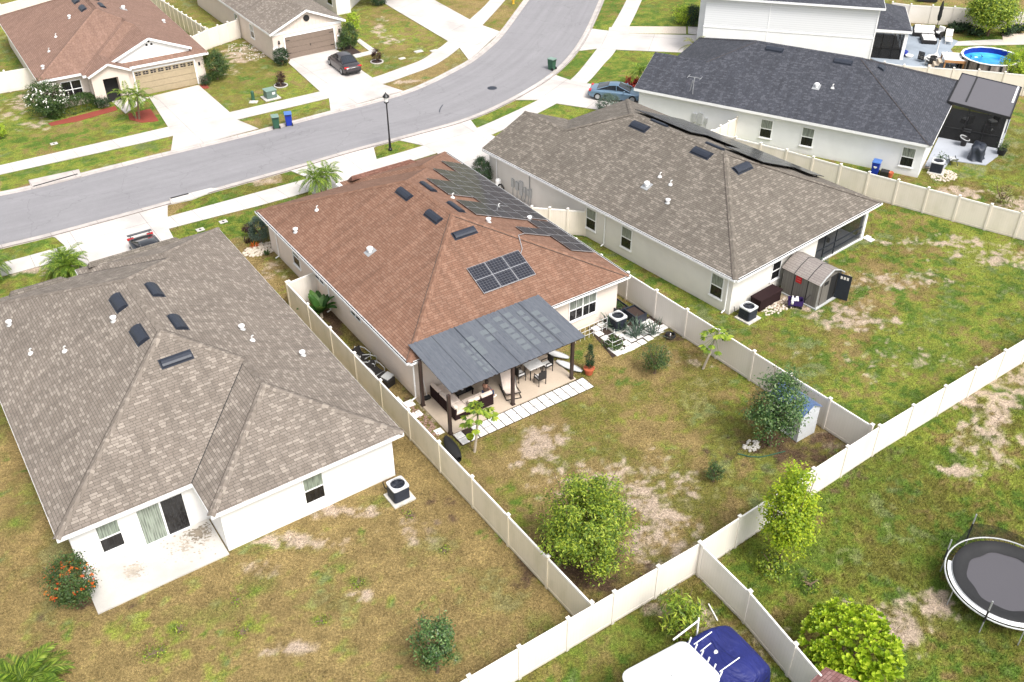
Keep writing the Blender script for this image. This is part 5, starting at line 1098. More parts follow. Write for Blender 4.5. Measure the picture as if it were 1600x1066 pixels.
for k in range(15):
    az = k*2.4; el = R(35+40*rng.random()); L_ = 1.1+.5*rng.random(); d = np.array([cos(az)*cos(el), sin(az)*cos(el), sin(el)]); q = np.array([0, 0, .3]); c0 = []; wd = .24
    for j in range(8): c0.append(q.copy()); q = q+d*L_/7; d = d+np.array([0, 0, -.15]); d /= np.linalg.norm(d)
    G = []
    for j, c in enumerate(c0):
        ww = wd*sin(pi*(.06+.92*j/7))**.7; s = np.array([-sin(az), cos(az), 0]); G.append([c-s*ww+(0, 0, .05), c-(0, 0, .02), c+s*ww+(0, 0, .05)])
    mb.grid(G)
mb.build('leaves', 'leaf_banana', t); mb = MB(); mb.tube([(0, 0, 0), (0, 0, .7)], [.1, .06], 8); mb.build('trunk', 'bark_pale', t)
def spiky(label, x, y, n_, L_, mat, name='agave', group=None, loc=None, w_=.03):
    p = loc if loc is not None else P(x, y); t = thing(name, label, 'plant', (*p, 0), 0, group); mb = MB()
    for k in range(n_):
        az = k*2.4; el = R(15+70*rng.random()); l = L_*(.7+.5*rng.random()); d = np.array([cos(az)*cos(el), sin(az)*cos(el), sin(el)]); s = np.array([-sin(az), cos(az), 0]); b_ = np.array([rng.normal()*.1, rng.normal()*.1, .02])
        m_ = b_+d*l*.55+(0, 0, .05); mb.poly([b_-s*w_*.6, b_+s*w_*.6, m_+s*w_, m_-s*w_]); mb.poly([m_-s*w_, m_+s*w_, b_+d*l-(0, 0, .04*l)])
    mb.build('leaves', mat, t); return t
for i, (a, b_) in enumerate(((13.0, -1.0), (13.6, -1.7), (14.2, -2.3), (13.2, -1.9), (12.7, -.4))):
    spiky(['spiky grey-green plant nearest the grey planters', 'long-leaved spiky plant leaning towards the vinyl fence', 'spiky plant at the lower end beside the white pavers', 'small spiky plant in front of its larger neighbours', 'spiky plant against the back wall right of the double window'][i], 0, 0, 34, 1.0, 'leaf_grey', 'yucca', 'spiky plants beside the air conditioner', FB.w(a, b_))
for i, (x, y) in enumerate(((398, 386), (388, 379), (418, 398))):
    spiky(['yellow-red bromeliad in the middle of the rock bed', 'small red-leaved bromeliad at the left of the rock bed', 'small bromeliad beside the downspout'][i], x, y, 26, .35, ['leaf_orange', 'leaf_maroon', 'leaf_mid'][i], 'bromeliad', 'bromeliads in the rock bed')
t = thing('potted_cypress', 'narrow cypress in a terracotta pot beside the covered patio', 'potted plant', (*P(920, 584), 0)); mb = MB(); mb.lathe((0, 0, 0), [(.001, 0), (.19, 0), (.27, .34), (.3, .34), (.3, .4), (.25, .4), (.24, .34), (.001, .34)], 20); mb.build('pot', 'terracotta', t, smooth=False)
C = clumps((0, 0, 1.15), (.2, .2, .85), 80, 26, .05, lambda v: v*np.array([1-.6*v[2], 1-.6*v[2], 1]), .6); mb = MB(); leaves(mb, C, .07, .4, .9); mb.build('foliage', 'leaf_dark', t)
mb = MB(); mb.tube([(0, 0, .3), (0, 0, 1.6)], .02, 5); mb.build('trunk', 'bark', t)
# weeds in the dry lawn: counted clumps
for i, (x, y) in enumerate(((281, 984), (250, 1018), (236, 1024), (560, 912), (695, 860), (502, 972), (370, 940), (380, 988), (640, 805))):
    tree(['leafy weed', 'dark weed clump', 'low weed', 'bright weed clump', 'flat dark weed', 'small bright weed', 'low green weed', 'small round weed', 'tiny dark weed'][i]+[' in the dry lawn in front of the white patio', ' left of the driest patch at the bottom', ' nearest the feathery palm', ' in the middle of the dry lawn', ' close to the fence on the dry lawn', ' above the citrus tree', ' below the white wall in the dry lawn', ' halfway from the patio to the citrus tree', ' right of the air conditioner on the dry lawn'][i], (x, y), (x, y-5), .3, 'leaf_bright', name='weed', cat='weed', ncl=12, per=12, size=.08, rc=.09, z0=0, h=.1, group='green weeds in the dry lawn')
# grass blades over the near yards (nobody could count them)
def blades(name, n_, x0, x1, y0, y1, hgt, wid, seed, lushonly=False):
    r = np.random.default_rng(seed); x = r.uniform(x0, x1, n_); y = r.uniform(y0, y1, n_)
    # keep what the photo shows, off houses and slabs
    v = np.stack([x, y, np.zeros(n_)-HC], 1); z = v@FW; px = 800+FL*(v@RT)/z; py = 533-FL*(v@UP)/z
    k = (px > -60) & (px < 1660) & (py < 1140) & (py > -20)
    for F_, (a0, a1, b0, b1) in ((FA, (0, 14.1, 0, 23)), (FB, (.2, 14, .3, 20)), (FC, (.2, 14, .3, 22.5)), (FD, (.2, 14, .3, 22.5)), (FE, (.2, 13.8, -.5, 20)), (FF, (.2, 7.4, .2, 22)), (FB, (.3, 8.2, -3.1, .6)), (FD, (2.6, 8, -4, .5))):
        a = (x-F_.O[0])*F_.u[0]+(y-F_.O[1])*F_.u[1]; b_ = (x-F_.O[0])*F_.v[0]+(y-F_.O[1])*F_.v[1]; k &= ~((a > a0) & (a < a1) & (b_ > b0) & (b_ < b1))
    for q in NOGRASS: k &= ~inpoly(x, y, q)
    x, y = x[k], y[k]; col_ = grass_color(x, y)
    g_ = (col_[:, 1]-col_[:, 0]*.55); keep = r.random(len(x)) < np.clip(1.5-(col_.sum(1)-.35)*3.2, .06, 1)
    if lushonly: keep &= g_ > .035
    x, y, col_ = x[keep], y[keep], col_[keep]; m_ = len(x)
    az = r.uniform(0, 2*pi, m_); h = hgt*(.5+r.random(m_)); ln = r.uniform(.25, .9, m_)*h; az2 = r.uniform(0, 2*pi, m_)
    B_ = np.stack([x, y, np.full(m_, -.01)], 1); s = np.stack([np.cos(az), np.sin(az), np.zeros(m_)], 1)*wid*(.6+.8*r.random(m_))[:, None]
    T = B_+np.stack([np.cos(az2)*ln, np.sin(az2)*ln, h], 1)
    V = np.stack([B_-s, B_+s, T], 1).reshape(-1, 3); me = bpy.data.meshes.new(name)
    me.vertices.add(len(V)); me.vertices.foreach_set('co', V.ravel()); me.loops.add(len(V)); me.loops.foreach_set('vertex_index', np.arange(len(V), dtype=np.int32))
    me.polygons.add(m_); me.polygons.foreach_set('loop_start', np.arange(0, len(V), 3, dtype=np.int32)); me.update(calc_edges=True); me.validate()
    ca = me.color_attributes.new('turf', 'FLOAT_COLOR', 'POINT'); cc = np.repeat(col_*(.45+1.05*r.random(m_))[:, None], 3, 0); ca.data.foreach_set('color', np.concatenate([cc, np.ones((len(cc), 1))], 1).ravel().astype(np.float32))
    me.materials.append(MATS['blade']); o = bpy.data.objects.new(name, me); col.objects.link(o); o['kind'] = 'stuff'
    o['label'] = {'grass': 'short patchy lawn grass covering the yards', 'tall_grass': 'long unmown grass tufts beyond the back fence'}[name]; o['category'] = 'grass'; return o
m, n, b = newmat('blade'); at = n.nodes.new('ShaderNodeAttribute'); at.attribute_name = 'turf'
g = n.nodes.new('ShaderNodeNewGeometry'); cc = mixc(n, .5, at.outputs['Color'], ramp(n, g.outputs['Random Per Island'], [(0, (.35,)*3), (1, (.68,)*3)]), 'OVERLAY')
n.links.new(cc, b.inputs['Base Color']); b.inputs['Roughness'].default_value = .7; b.inputs['Specular IOR Level'].default_value = .2
t = n.nodes.new('ShaderNodeBsdfTranslucent'); n.links.new(cc, t.inputs[0]); mx = n.nodes.new('ShaderNodeMixShader'); mx.inputs[0].default_value = .3
n.links.new(b.outputs[0], mx.inputs[1]); n.links.new(t.outputs[0], mx.inputs[2]); n.links.new(mx.outputs[0], n.nodes['Material Output'].inputs[0])
blades('grass', 560000, -26, 40, 17, 68, .055, .016, 3)
blades('tall_grass', 60000, 5, 32, 17, 38, .16, .018, 4, True)
# keep the tall blades on the camera side of the back fence
o = [q for q in col.objects if q.name.startswith('tall_grass')][0]; me = o.data; V = np.empty(len(me.vertices)*3); me.vertices.foreach_get('co', V); V = V.reshape(-1, 3)
d_ = bf4-bf1; nn_ = np.array([-d_[1], d_[0]])/np.linalg.norm(d_); sd_ = ((V[::3, :2]-bf1)@nn_); bad = np.repeat(sd_ > -.15, 3); V[bad, 2] = -2; me.vertices.foreach_set('co', V.ravel()); me.update()
# ---------------------------------------------------------------- things in the yards
def at(F, a, b, z=0): q = F.w(a, b); return (q[0], q[1], z)
plain('utility_light', (.55, .56, .57), .5)
def ac_unit(label, F, a, b, w_=.78, h=.86, pad=True, side='vent_black'):
    t = thing('air_conditioner', label, 'air conditioner', at(F, a, b), F.ang, 'outdoor air conditioner units')
    hw = w_/2; mb = MB(); mb.mat(side)
    def rr(hw_, r=.09, n_=4):
        return [(hw_*cos(q)/(abs(cos(q))**9+abs(sin(q))**9)**(1/9), hw_*sin(q)/(abs(cos(q))**9+abs(sin(q))**9)**(1/9)) for q in np.linspace(0, 2*pi, 49)[:-1]]
    rings = []; nl = 13
    for k in range(nl):
        z0 = .10+(h-.18)*k/nl; z1 = .10+(h-.18)*(k+1)/nl
        for z, s in ((z0, 0), (z0+.012, .012), (z1-.006, .012)): rings.append([(*p, z) for p in rr(hw-.012+s)])
    mb.grid(rings, closed_v=True, flip=True); mb.build('louvre_side', None, t)
    mb = MB(); mb.mat('utility_grey'); o = rr(hw+.012, .1, 5); n_ = len(o)
    for z0, z1 in ((.06, .11),): mb.grid([[(*p, z0) for p in o], [(*p, z1) for p in o]], closed_v=True, flip=True)
    mb.build('base_rail', None, t); mb = MB(); mb.mat('utility_light'); r_ = hw*.84; inner = [(r_*cos(math.atan2(y, x)), r_*sin(math.atan2(y, x))) for x, y in o]
    mb.grid([[(*p, h-.09) for p in o], [(*p, h-.02) for p in o], [(p[0]*.96, p[1]*.96, h) for p in o], [(*p, h+.01) for p in inner], [(*p, h-.06) for p in inner]], closed_v=True, flip=True); mb.build('top_cover', None, t)
    mb = MB(); mb.mat('vent_black'); mb.lathe((0, 0, h-.16), [(r_, 0), (.001, 0)], 24); mb.build('fan_well', None, t)
    mb = MB(); mb.lathe((0, 0, h-.06), [(.001, -.04), (.07, -.03), (.07, .01), (.001, .02)], 12)
    for k in range(5):
        q = 2*pi*k/5; d = np.array([cos(q), sin(q), 0]); s = np.array([-sin(q), cos(q), 0]); mb.poly([d*.06+(0, 0, h-.06), d*r_*.9-s*.02+(0, 0, h-.04), d*r_*.85+s*.16+(0, 0, h-.10), d*.07+s*.05+(0, 0, h-.09)])
    mb.build('fan', 'vent_black', t)
    mb = MB()
    for k in range(5): r2 = r_*(k+1)/5.2; mb.tube([(r2*cos(2*pi*j/20), r2*sin(2*pi*j/20), h+.012) for j in range(21)], .005, 4)
    for k in range(8): q = pi*k/8; mb.tube([(-r_*cos(q), -r_*sin(q), h+.012), (r_*cos(q), r_*sin(q), h+.012)], .004, 4)
    mb.build('grille', 'vent_black', t)
    if pad: mb = MB(); mb.box((.03, -.03, .02), (hw+.15, hw+.13, .05)); mb.build('pad', 'pad_concrete', t, bevel=.01)
    mb = MB(); mb.tube([(-hw+.1, hw-.05, .3), (-hw+.05, hw+.25, .28), (-hw, hw+.3, .6)], .025, 6); mb.build('refrigerant_line', 'rubber', t)
    return t
q = FA.loc(P(625, 779)); ac_unit('dark louvred air conditioner by the white back wall of the taupe roof house', FA, q[0], q[1]+.1, .8, .86)
q = FB.loc(P(964, 512)); ac_unit('air conditioner beside the double window of the brown roof house', FB, q[0], q[1], .8, .86)
q = FC.loc(P(1167, 497)); ac_unit('air conditioner beside the dark deck box', FC, q[0], q[1], .8, .84)
q = FD.loc(P(1464, 269)); ac_unit('pale air conditioner at the back corner of the dark roof house', FD, q[0], q[1]+.1, .85, .9)
# covered patio -------------------------------------------------
t = thing('patio_cover', 'corrugated grey metal patio cover on dark posts behind the brown roof house', 'patio cover', at(FB, 0, 0), FB.ang)
m, n, b = newmat('roof_metal'); uv = uvn(n); f = noise(n, uvn(n, (1.2, .12, 1)), 3, 4)
c_ = ramp(n, f, [(.35, (.095, .105, .125)), (.7, (.135, .145, .165))])
n.links.new(c_, b.inputs['Base Color']); b.inputs['Roughness'].default_value = .5; b.inputs['Metallic'].default_value = .25
glass('roof_clear', (.22, .25, .25), .25); plain('metal_pale', (.145, .162, .175), .45, .2, scale=14)
def cov(a, s, up=0): 
    """a along the house, s 0 at the house, 1 at the front edge"""
    a0 = .42+.14*s; a1 = 8.42+.22*s; return np.array([a0+(a1-a0)*a, .78-3.85*s, 3.16-.60*s+up])
mb = MB(); mb.mat('roof_metal'); nn_c = 110
G = [[cov(i/nn_c, s, (.0, .022, .022, .0)[i % 4]+(.02 if i % 14 in (5, 6) else 0)) for s in (0, .5, 1)] for i in range(nn_c+1)]
mb.grid(G); rfp = mb.build('roof_sheet', None, t)
for o in (rfp,): md = o.modifiers.new('thick', 'SOLIDIFY'); md.thickness = .006
for i in range(6):
    mb = MB(); mb.tube([cov((i+.5)/6-.083+.0, 0, .045), cov((i+.5)/6-.083, 1, .045)], .018, 5); mb.build('seam', 'vent_black' if i in (2,) else 'roof_metal', rfp)
# clear skylight patches seen as pale squares
for row, (a_, lst) in enumerate(((.30, (.35, .5, .62, .74, .86)), (.36, (.3, .42, .5, .58)), (.47, (.28, .42)), (.53, (.2, .3)), (.62, (.15, .3, .42, .54, .66, .78)), (.70, (.15, .28, .4, .52, .64, .76)), (.79, (.2, .33, .46, .58, .7, .82)), (.87, (.3, .45, .6, .72)))):
    for s in lst:
        mb = MB(); q = [cov(a_+x, s+y, .034) for x, y in ((-.026, -.045), (.026, -.045), (.026, .045), (-.026, .045))]; mb.poly(q, up=True); mb.build('pale_patch', 'metal_pale', rfp)
mb = MB()
for s in (.04, .35, .66, .97): a_, b_ = cov(.005, s, -.07), cov(.995, s, -.07); mb.box((a_+b_)/2, (np.linalg.norm(b_-a_)/2, .03, .05), (b_-a_)/np.linalg.norm(b_-a_), (0, 1, 0))
bm_ = mb.build('beam', 'post_brown', t)
for a_, b_ in ((.41, -.34), (.42, -2.98), (4.2, -2.9), (7.95, -2.9), (7.98, .3)):
    zt_ = 3.16-.6*((.78-b_)/3.85)-.1
    mb = MB(); mb.bx(a_-.075, a_+.075, b_-.075, b_+.075, 0, zt_); mb.bx(a_-.1, a_+.1, b_-.1, b_+.1, 0.05, .12); mb.build('post', 'post_brown', t)
# pavers -------------------------------------------------
def paver(a, b, s=.5, F=FB, label='', group='', rz=0, s2=None):
    mb = MB(); sx, sy = s/2, (s2 or s)/2; mb.box((0, 0, .02), (sx, sy, .025)); o = mb.build('paver', 'paver_white', bevel=.008)
    q = F.w(a, b); o.location = (q[0], q[1], random.uniform(-.004, .006)); o.rotation_euler = (random.uniform(-.01, .01), random.uniform(-.01, .01), F.ang+rz+random.uniform(-.03, .03)); tag(o, label, 'paver', group); return o
ORD = 'first second third fourth fifth sixth seventh eighth ninth tenth eleventh twelfth thirteenth fourteenth fifteenth sixteenth'.split()
slab('paver_bed', W2(FB, [(.42, -3.07), (8.55, -3.1), (8.55, -4.12), (.42, -4.02)]), 'mulch_dark', .016, True, FB.ang, th=.05)
slab('paver_bed', [(918, 513), (957, 559), (1043, 513), (1020, 493), (985, 503), (950, 497)], 'mulch_dark', .014)
for i in range(16):
    for j in range(2):
        if i == 1 and j == 0: continue
        paver(.72+i*.503, -3.32-j*.47-.006*i, .45, label='white paver, %s from the left in the %s row in front of the covered patio' % (ORD[i-(1 if j == 0 and i > 1 else 0)], ('patio-side', 'lawn-side')[j]), group='pavers in front of the covered patio', s2=.425)
for n_, (a, b, s) in enumerate(((-.55, .75, .55), (-.1, .2, .5), (-.75, .0, .42), (-.8, -.5, .42), (-.7, -1.0, .42), (-.15, -.75, .45), (.05, -2.5, .42))):
    paver(a, b, s, label=['large white paver at the corner downspout left of the covered patio', 'white paver at the foot of the back left patio post', 'uppermost small white paver along the left fence', 'middle small white paver along the left fence', 'lowest small white paver along the left fence', 'white paver alone among the brown stones left of the patio', 'white paver just left of the front left patio post'][n_], group='stepping pavers left of the covered patio')
ORD2 = ORD[:16]+'seventeenth eighteenth nineteenth twentieth twenty-first twenty-second twenty-third twenty-fourth twenty-fifth twenty-sixth twenty-seventh twenty-eighth twenty-ninth'.split()
PG = sorted(((936, 522), (946, 529), (956, 536), (966, 543), (974, 549), (931, 514), (940, 508), (984, 545), (978, 537), (993, 540), (987, 531), (1003, 535), (997, 526), (1013, 529), (1006, 521), (1022, 523), (1015, 515), (1030, 518), (1023, 510), (1036, 512), (957, 546), (965, 552), (969, 524), (985, 519), (996, 514), (1008, 507), (979, 527), (1002, 499), (1014, 503)))
for i, (x, y) in enumerate(PG):
    q = FB.loc(P(x, y)); paver(q[0], q[1], .42, label='white paver, '+ORD2[i]+' from the left in the grid around the air conditioner', group='pavers around the air conditioner')
# sofa, table, chairs -------------------------------------------------
def sofa_seg(t, x0, x1, y0, y1, back, frame='wicker', cush='cushion_cream', h=.42):
    mb = MB(); mb.bx(x0, x1, y0, y1, .03, h-.08)
    if back == 'y0': mb.bx(x0, x1, y0, y0+.12, h-.08, .72)
    if back == 'x0': mb.bx(x0, x0+.12, y0, y1, h-.08, .72)
    mb.build('frame', frame, t, bevel=.02)
    mb = MB(); mb.bx(x0+.06 if back == 'x0' else x0, x1, y0+.06 if back == 'y0' else y0, y1, h-.08, h+.06); mb.build('seat_cushion', cush, t, bevel=.03)
    mb = MB()
    if back == 'y0': mb.bx(x0+.03, x1-.03, y0+.02, y0+.24, h+.06, .84)
    if back == 'x0': mb.bx(x0+.02, x0+.24, y0+.03, y1-.03, h+.06, .84)
    mb.build('back_cushion', cush, t, bevel=.05)
t = thing('corner_sofa', 'dark wicker corner sofa with cream cushions under the patio cover', 'sofa', at(FB, 0, 0, .05), FB.ang)
sofa_seg(t, 1.1, 1.9, -1.6, -.75, 'x0'); sofa_seg(t, 1.1, 1.9, -.73, .1, 'x0'); sofa_seg(t, 1.1, 1.9, -2.35, -1.62, 'x0'); sofa_seg(t, 1.92, 2.65, -2.35, -1.6, 'y0'); sofa_seg(t, 2.67, 3.4, -2.35, -1.6, 'y0')
t = thing('coffee_table', 'black low coffee table in front of the corner sofa', 'table', at(FB, 2.55, -.7, .05), FB.ang); mb = MB(); mb.bx(-.5, .5, -.35, .35, .3, .36); mb.build('table_top', 'glass_dark', t)
for x in (-.44, .44):
    for y in (-.3, .3): mb = MB(); mb.bx(x-.03, x+.03, y-.03, y+.03, 0, .3); mb.build('leg', 'wicker', t)
mb = MB(); mb.lathe((0, 0, 0), [(.001, 0), (.09, 0), (.1, .03), (.05, .12), (.03, .2), (.001, .2)], 12); o = mb.build('ornament', 'cushion_white'); o.location = at(FB, 2.5, -.75, .41); tag(o, 'small white ornament on the black coffee table', 'ornament')
t = thing('dining_table', 'white-topped rectangular dining table under the patio cover', 'table', at(FB, 6.48, -1.53, .05), FB.ang); mb = MB(); mb.bx(-.46, .46, -.34, .34, .68, .72); mb.build('table_top', 'cushion_white', t, bevel=.01)
for x in (-.4, .4):
    for y in (-.28, .28): mb = MB(); mb.bx(x-.02, x+.02, y-.02, y+.02, 0, .68); mb.build('leg', 'wicker_black', t)
def chair(label, F, a, b, rz, cush=True, mat='wicker_black'):
    t = thing('dining_chair', label, 'chair', at(F, a, b, .05), F.ang+rz, 'dark wicker chairs around the white table')
    mb = MB(); mb.bx(-.24, .24, -.24, .24, .38, .43); mb.build('seat', mat, t); mb = MB(); mb.box((0, -.24, .66), (.24, .02, .25), (1, 0, 0), (0, 1, .12)); mb.build('backrest', mat, t)
    if cush: mb = MB(); mb.bx(-.21, .21, -.2, .21, .43, .48); mb.build('cushion', 'cushion_white', t, bevel=.02)
    for x in (-.22, .22):
        for y in (-.22, .22): mb = MB(); mb.bx(x-.018, x+.018, y-.018, y+.018, 0, .38); mb.build('leg', mat, t)
        mb = MB(); mb.bx(x-.02, x+.02, -.22, .2, .6, .635); mb.bx(x-.015, x+.015, .17, .2, .42, .6); mb.build('armrest', mat, t)
    return t
chair('dark wicker chair nearest the lawn on the near side of the white table', FB, 6.35, -2.28, 0); chair('dark wicker chair on the left side of the white table', FB, 5.65, -1.45, R(-90)); chair('dark wicker chair on the right side of the white table', FB, 7.3, -1.6, R(90)); chair('dark wicker chair behind the white table next to the house', FB, 6.6, -.75, R(180))
t = thing('hammock_chair', 'sling lounge chair on a black stand beside the middle patio post', 'chair', at(FB, 4.75, -1.75, .05), FB.ang+R(-18)); mb = MB()
G = [[(x, y, z) for x in (-.35, .35)] for y, z in ((-.75, .3), (-.5, .18), (-.15, .16), (.2, .35), (.55, .75), (.8, 1.1))]; mb.grid(G); mb.build('sling', 'cushion_cream', t)
bars('stand', [((-.4, -.9, .03), (-.4, .5, .03)), ((.4, -.9, .03), (.4, .5, .03)), ((-.4, -.9, .03), (.4, -.9, .03)), ((-.38, -.3, .03), (-.37, .8, 1.15)), ((.38, -.3, .03), (.37, .8, 1.15)), ((-.38, -.85, .34), (.38, -.85, .34)), ((-.38, .8, 1.13), (.38, .8, 1.13)), ((-.38, .3, .05), (-.38, -.85, .34)), ((.38, .3, .05), (.38, -.85, .34))], 'black_metal', t, .018)
# seated person
def skin(name, V, E, rad, mat, parent, root=0, sub=2):
    me = bpy.data.meshes.new(name); me.from_pydata([tuple(v) for v in V], E, []); o = bpy.data.objects.new(name, me); col.objects.link(o); o.parent = parent; me.materials.append(MATS[mat])
    md = o.modifiers.new('skin', 'SKIN'); md.use_smooth_shade = True
    for i, r in enumerate(rad): me.skin_vertices[0].data[i].radius = (r, r) if not isinstance(r, tuple) else r
    me.skin_vertices[0].data[root].use_root = True; s_ = o.modifiers.new('sub', 'SUBSURF'); s_.levels = s_.render_levels = sub; return o
t = thing('person', 'person in brown top and jeans sitting on the end of the corner sofa', 'person', at(FB, 3.25, -1.85, .05), FB.ang+R(-78))
# local: +y is where the person faces
V = [(0, 0, .52), (0, .02, .72), (0, .03, .92), (0, .05, 1.02), (0, .09, 1.10), (0, .10, 1.21), (-.10, .0, .52), (-.12, .40, .54), (-.13, .50, .12), (-.13, .62, .06), (.10, .0, .52), (.11, .38, .55), (.10, .44, .12), (.10, .57, .06),
     (-.18, .03, .96), (-.25, .06, .72), (-.17, .27, .62), (.18, .03, .96), (.26, .08, .72), (.16, .28, .62)]
E_l = [(0, 1), (1, 2), (2, 3), (3, 4), (4, 5), (0, 6), (6, 7), (7, 8), (8, 9), (0, 10), (10, 11), (11, 12), (12, 13), (2, 14), (14, 15), (15, 16), (2, 17), (17, 18), (18, 19)]
rad = [(.15, .12), (.13, .10), (.15, .10), .055, .06, .09, .09, .07, .045, .04, .09, .07, .045, .04, .055, .042, .03, .055, .042, .03]
body = skin('body', V, E_l, rad, 'skin', t)
skin('shirt', [(0, 0, .55), (0, .02, .72), (0, .03, .93), (-.17, .03, .96), (-.22, .05, .8), (.17, .03, .96), (.22, .06, .8)], [(0, 1), (1, 2), (2, 3), (3, 4), (2, 5), (5, 6)], [(.175, .14), (.155, .125), (.17, .12), .07, .065, .07, .065], 'cloth_brown', t)
skin('jeans', [(0, 0, .52), (-.10, .02, .52), (-.12, .40, .545), (-.13, .49, .16), (.10, .02, .52), (.11, .38, .555), (.10, .44, .16)], [(0, 1), (1, 2), (2, 3), (0, 4), (4, 5), (5, 6)], [(.15, .13), .10, .082, .06, .10, .082, .06], 'denim', t)
mb = MB(); mb.lathe((0, .085, 1.15), [(.001, -.1), (.085, -.08), (.105, 0), (.1, .1), (.06, .16), (.001, .175)], 14); mb.build('hair', 'hair', t, smooth=True)
for sx, yy in ((-.13, .56), (.10, .5)): mb = MB(); mb.box((sx, yy+.05, .04), (.045, .12, .04)); mb.build('shoe', 'cushion_white', t, bevel=.02)
for sx in (-1, 1):
    V = [(sx*.165, .27, .62), (sx*.15, .33, .61)]; E_l = [(0, 1)]; rad = [.026, .03]
    for k in range(4): V += [(sx*(.13+.018*k), .37, .605), (sx*(.13+.018*k), .40+.006*(k % 3), .59)]; i = len(V)-2; E_l += [(1, i), (i, i+1)]; rad += [.009, .008]
    V += [(sx*.12, .32, .6), (sx*.11, .35, .585)]; i = len(V)-2; E_l += [(0, i), (i, i+1)]; rad += [.010, .009]
    skin('hand', V, E_l, rad, 'skin', t, sub=1)
# lounge boards, planters etc.
for i, (a, b, rz) in enumerate(((8.5, -.75, R(-62)), (8.45, -2.05, R(-70)))):
    t = thing('paddle_board', ['pale paddle board lying beside the patio cover, nearest the house', 'pale paddle board lying beside the front right patio post'][i], 'board', at(FB, a, b, .06), FB.ang+rz, 'boards lying beside the patio'); mb = MB()
    G = []
    for k in range(11): u = k/10; hw_ = .22*sin(pi*(.04+.92*u))**.6; G.append([(-.8+1.6*u, y*hw_, .07+.03*(1-y*y)) for y in (-1, -.5, 0, .5, 1)])
    mb.grid(G); mb.grid([[(x, y, .04) for x, y, z in r] for r in G], flip=True); mb.build('deck', 'stucco_cool', t); mb = MB(); mb.tube([(G[k][0]) for k in range(11)]+[(G[k][4]) for k in range(10, -1, -1)], .03, 5); mb.build('rim', 'utility_grey', t)
for i, (a, b) in enumerate(((13.95, .55), (14.35, -.55))):
    t = thing('planter', ['raised grey planter filled with green seedlings', 'raised grey planter with dark soil next to the spiky plants'][i], 'planter', at(FB, a, b), FB.ang, 'raised planters at the right wall'); mb = MB()
    for x0, x1, y0, y1 in ((-.4, .4, -.55, -.5), (-.4, .4, .5, .55), (-.4, -.35, -.5, .5), (.35, .4, -.5, .5)): mb.bx(x0, x1, y0, y1, 0, .55)
    mb.build('box', 'vent_black', t); mb = MB(); mb.bx(-.35, .35, -.5, .5, .3, .46); mb.build('soil', 'mulch_dark', t)
    if i == 0: C = rng.normal(size=(260, 3))*np.array([.16, .22, .04])+np.array([0, 0, .52]); mb = MB(); leaves(mb, C, .09, .6, .8); mb.build('seedlings', 'leaf_mid', t)
tt = thing('trellis', 'thin white wire trellis standing below the double window', 'trellis', at(FB, 11.2, -.5), FB.ang)
bars('wire', [((x, 0, 0), (x, 0, .9)) for x in np.linspace(-1.1, 1.1, 8)]+[((-1.1, 0, z), (1.1, 0, z)) for z in (.25, .55, .88)], 'trim_white', tt, .008)
t = thing('plant_cage', 'wire plant cage among the pavers', 'cage', at(FB, 11.6, -1.9), FB.ang); bars('wire', [((x, y, 0), (x*1.3, y*1.3, .8)) for x, y in ((-.3, -.3), (.3, -.3), (.3, .3), (-.3, .3))]+[((-.35, -.35, z), (.35, -.35, z)) for z in (.3, .6)]+[((.35, -.35, z), (.35, .35, z)) for z in (.3, .6)]+[((.35, .35, z), (-.35, .35, z)) for z in (.3, .6)]+[((-.35, .35, z), (-.35, -.35, z)) for z in (.3, .6)], 'trim_white', t, .008)
tree('green leafy plant growing in the wire cage between the pavers', (0, 0), (0, 0), .5, 'leaf_mid', name='shrub', cat='bush', ncl=30, per=24, size=.12, rc=.12, z0=0, loc=FB.w(11.6, -1.95), h=.5)
t = thing('hose_reel', 'black hose coil at the end of the white pavers by the fence', 'hose', at(FB, 14.75, -3.1), FB.ang); mb = MB()
mb.tube([(.28*cos(a_)*(1-.004*k), .28*sin(a_), .06+.004*k) for k, a_ in enumerate(np.linspace(0, 6*pi, 60))], .03, 5); mb.build('coil', 'rubber', t); mb = MB(); mb.tube([(0, 0, .02), (0, 0, .3)], .03, 6); mb.build('spindle', 'trim_white', t)
# chairs and bins piled in the left side yard
for i, (a, b, rz) in enumerate(((-.35, 4.9, .3), (-.3, 4.1, .9), (-.35, 3.3, .2))):
    t = thing('old_chair', ['furthest of the three black framed chairs piled beside the left wall', 'middle one of the three black framed chairs piled beside the left wall', 'nearest of the three black framed chairs piled beside the left wall'][i], 'chair', at(FB, a, b), FB.ang+rz, 'old chairs piled in the side yard')
    for s in (-1, 1):
        mb = MB(); mb.tube([(s*.32, -.38, .05), (s*.34, -.35, .5), (s*.34, .05, .62), (s*.33, .4, .58), (s*.3, .42, .05)], .025, 6); mb.build('arm_frame', 'utility_grey', t)
    mb = MB(); mb.tube([(-.3, .4, .3), (0, .45, .75), (.3, .4, .3)], .025, 6); mb.build('back_frame', 'utility_grey', t); mb = MB(); mb.tube([(-.3, -.35, .3), (.3, -.35, .3)], .025, 6); mb.build('stretcher', 'utility_grey', t)
    mb = MB(); mb.grid([[(x, y, z) for x in (-.29, 0, .29)] for y, z in ((-.35, .34), (0, .28), (.3, .33), (.42, .7))]); mb.build('seat', 'wicker_black', t)
t = thing('storage_tub', 'open black tub with a grey lid at the near end of the piled chairs', 'tub', at(FB, -.25, 2.35), FB.ang+.3); mb = MB(); mb.box((0, 0, .25), (.3, .42, .25)); mb.build('tub', 'wicker_black', t, bevel=.05)
mb = MB(); mb.box((.05, -.1, .54), (.26, .26, .03), (1, 0, .1)); mb.build('lid', 'utility_grey', t, bevel=.03)
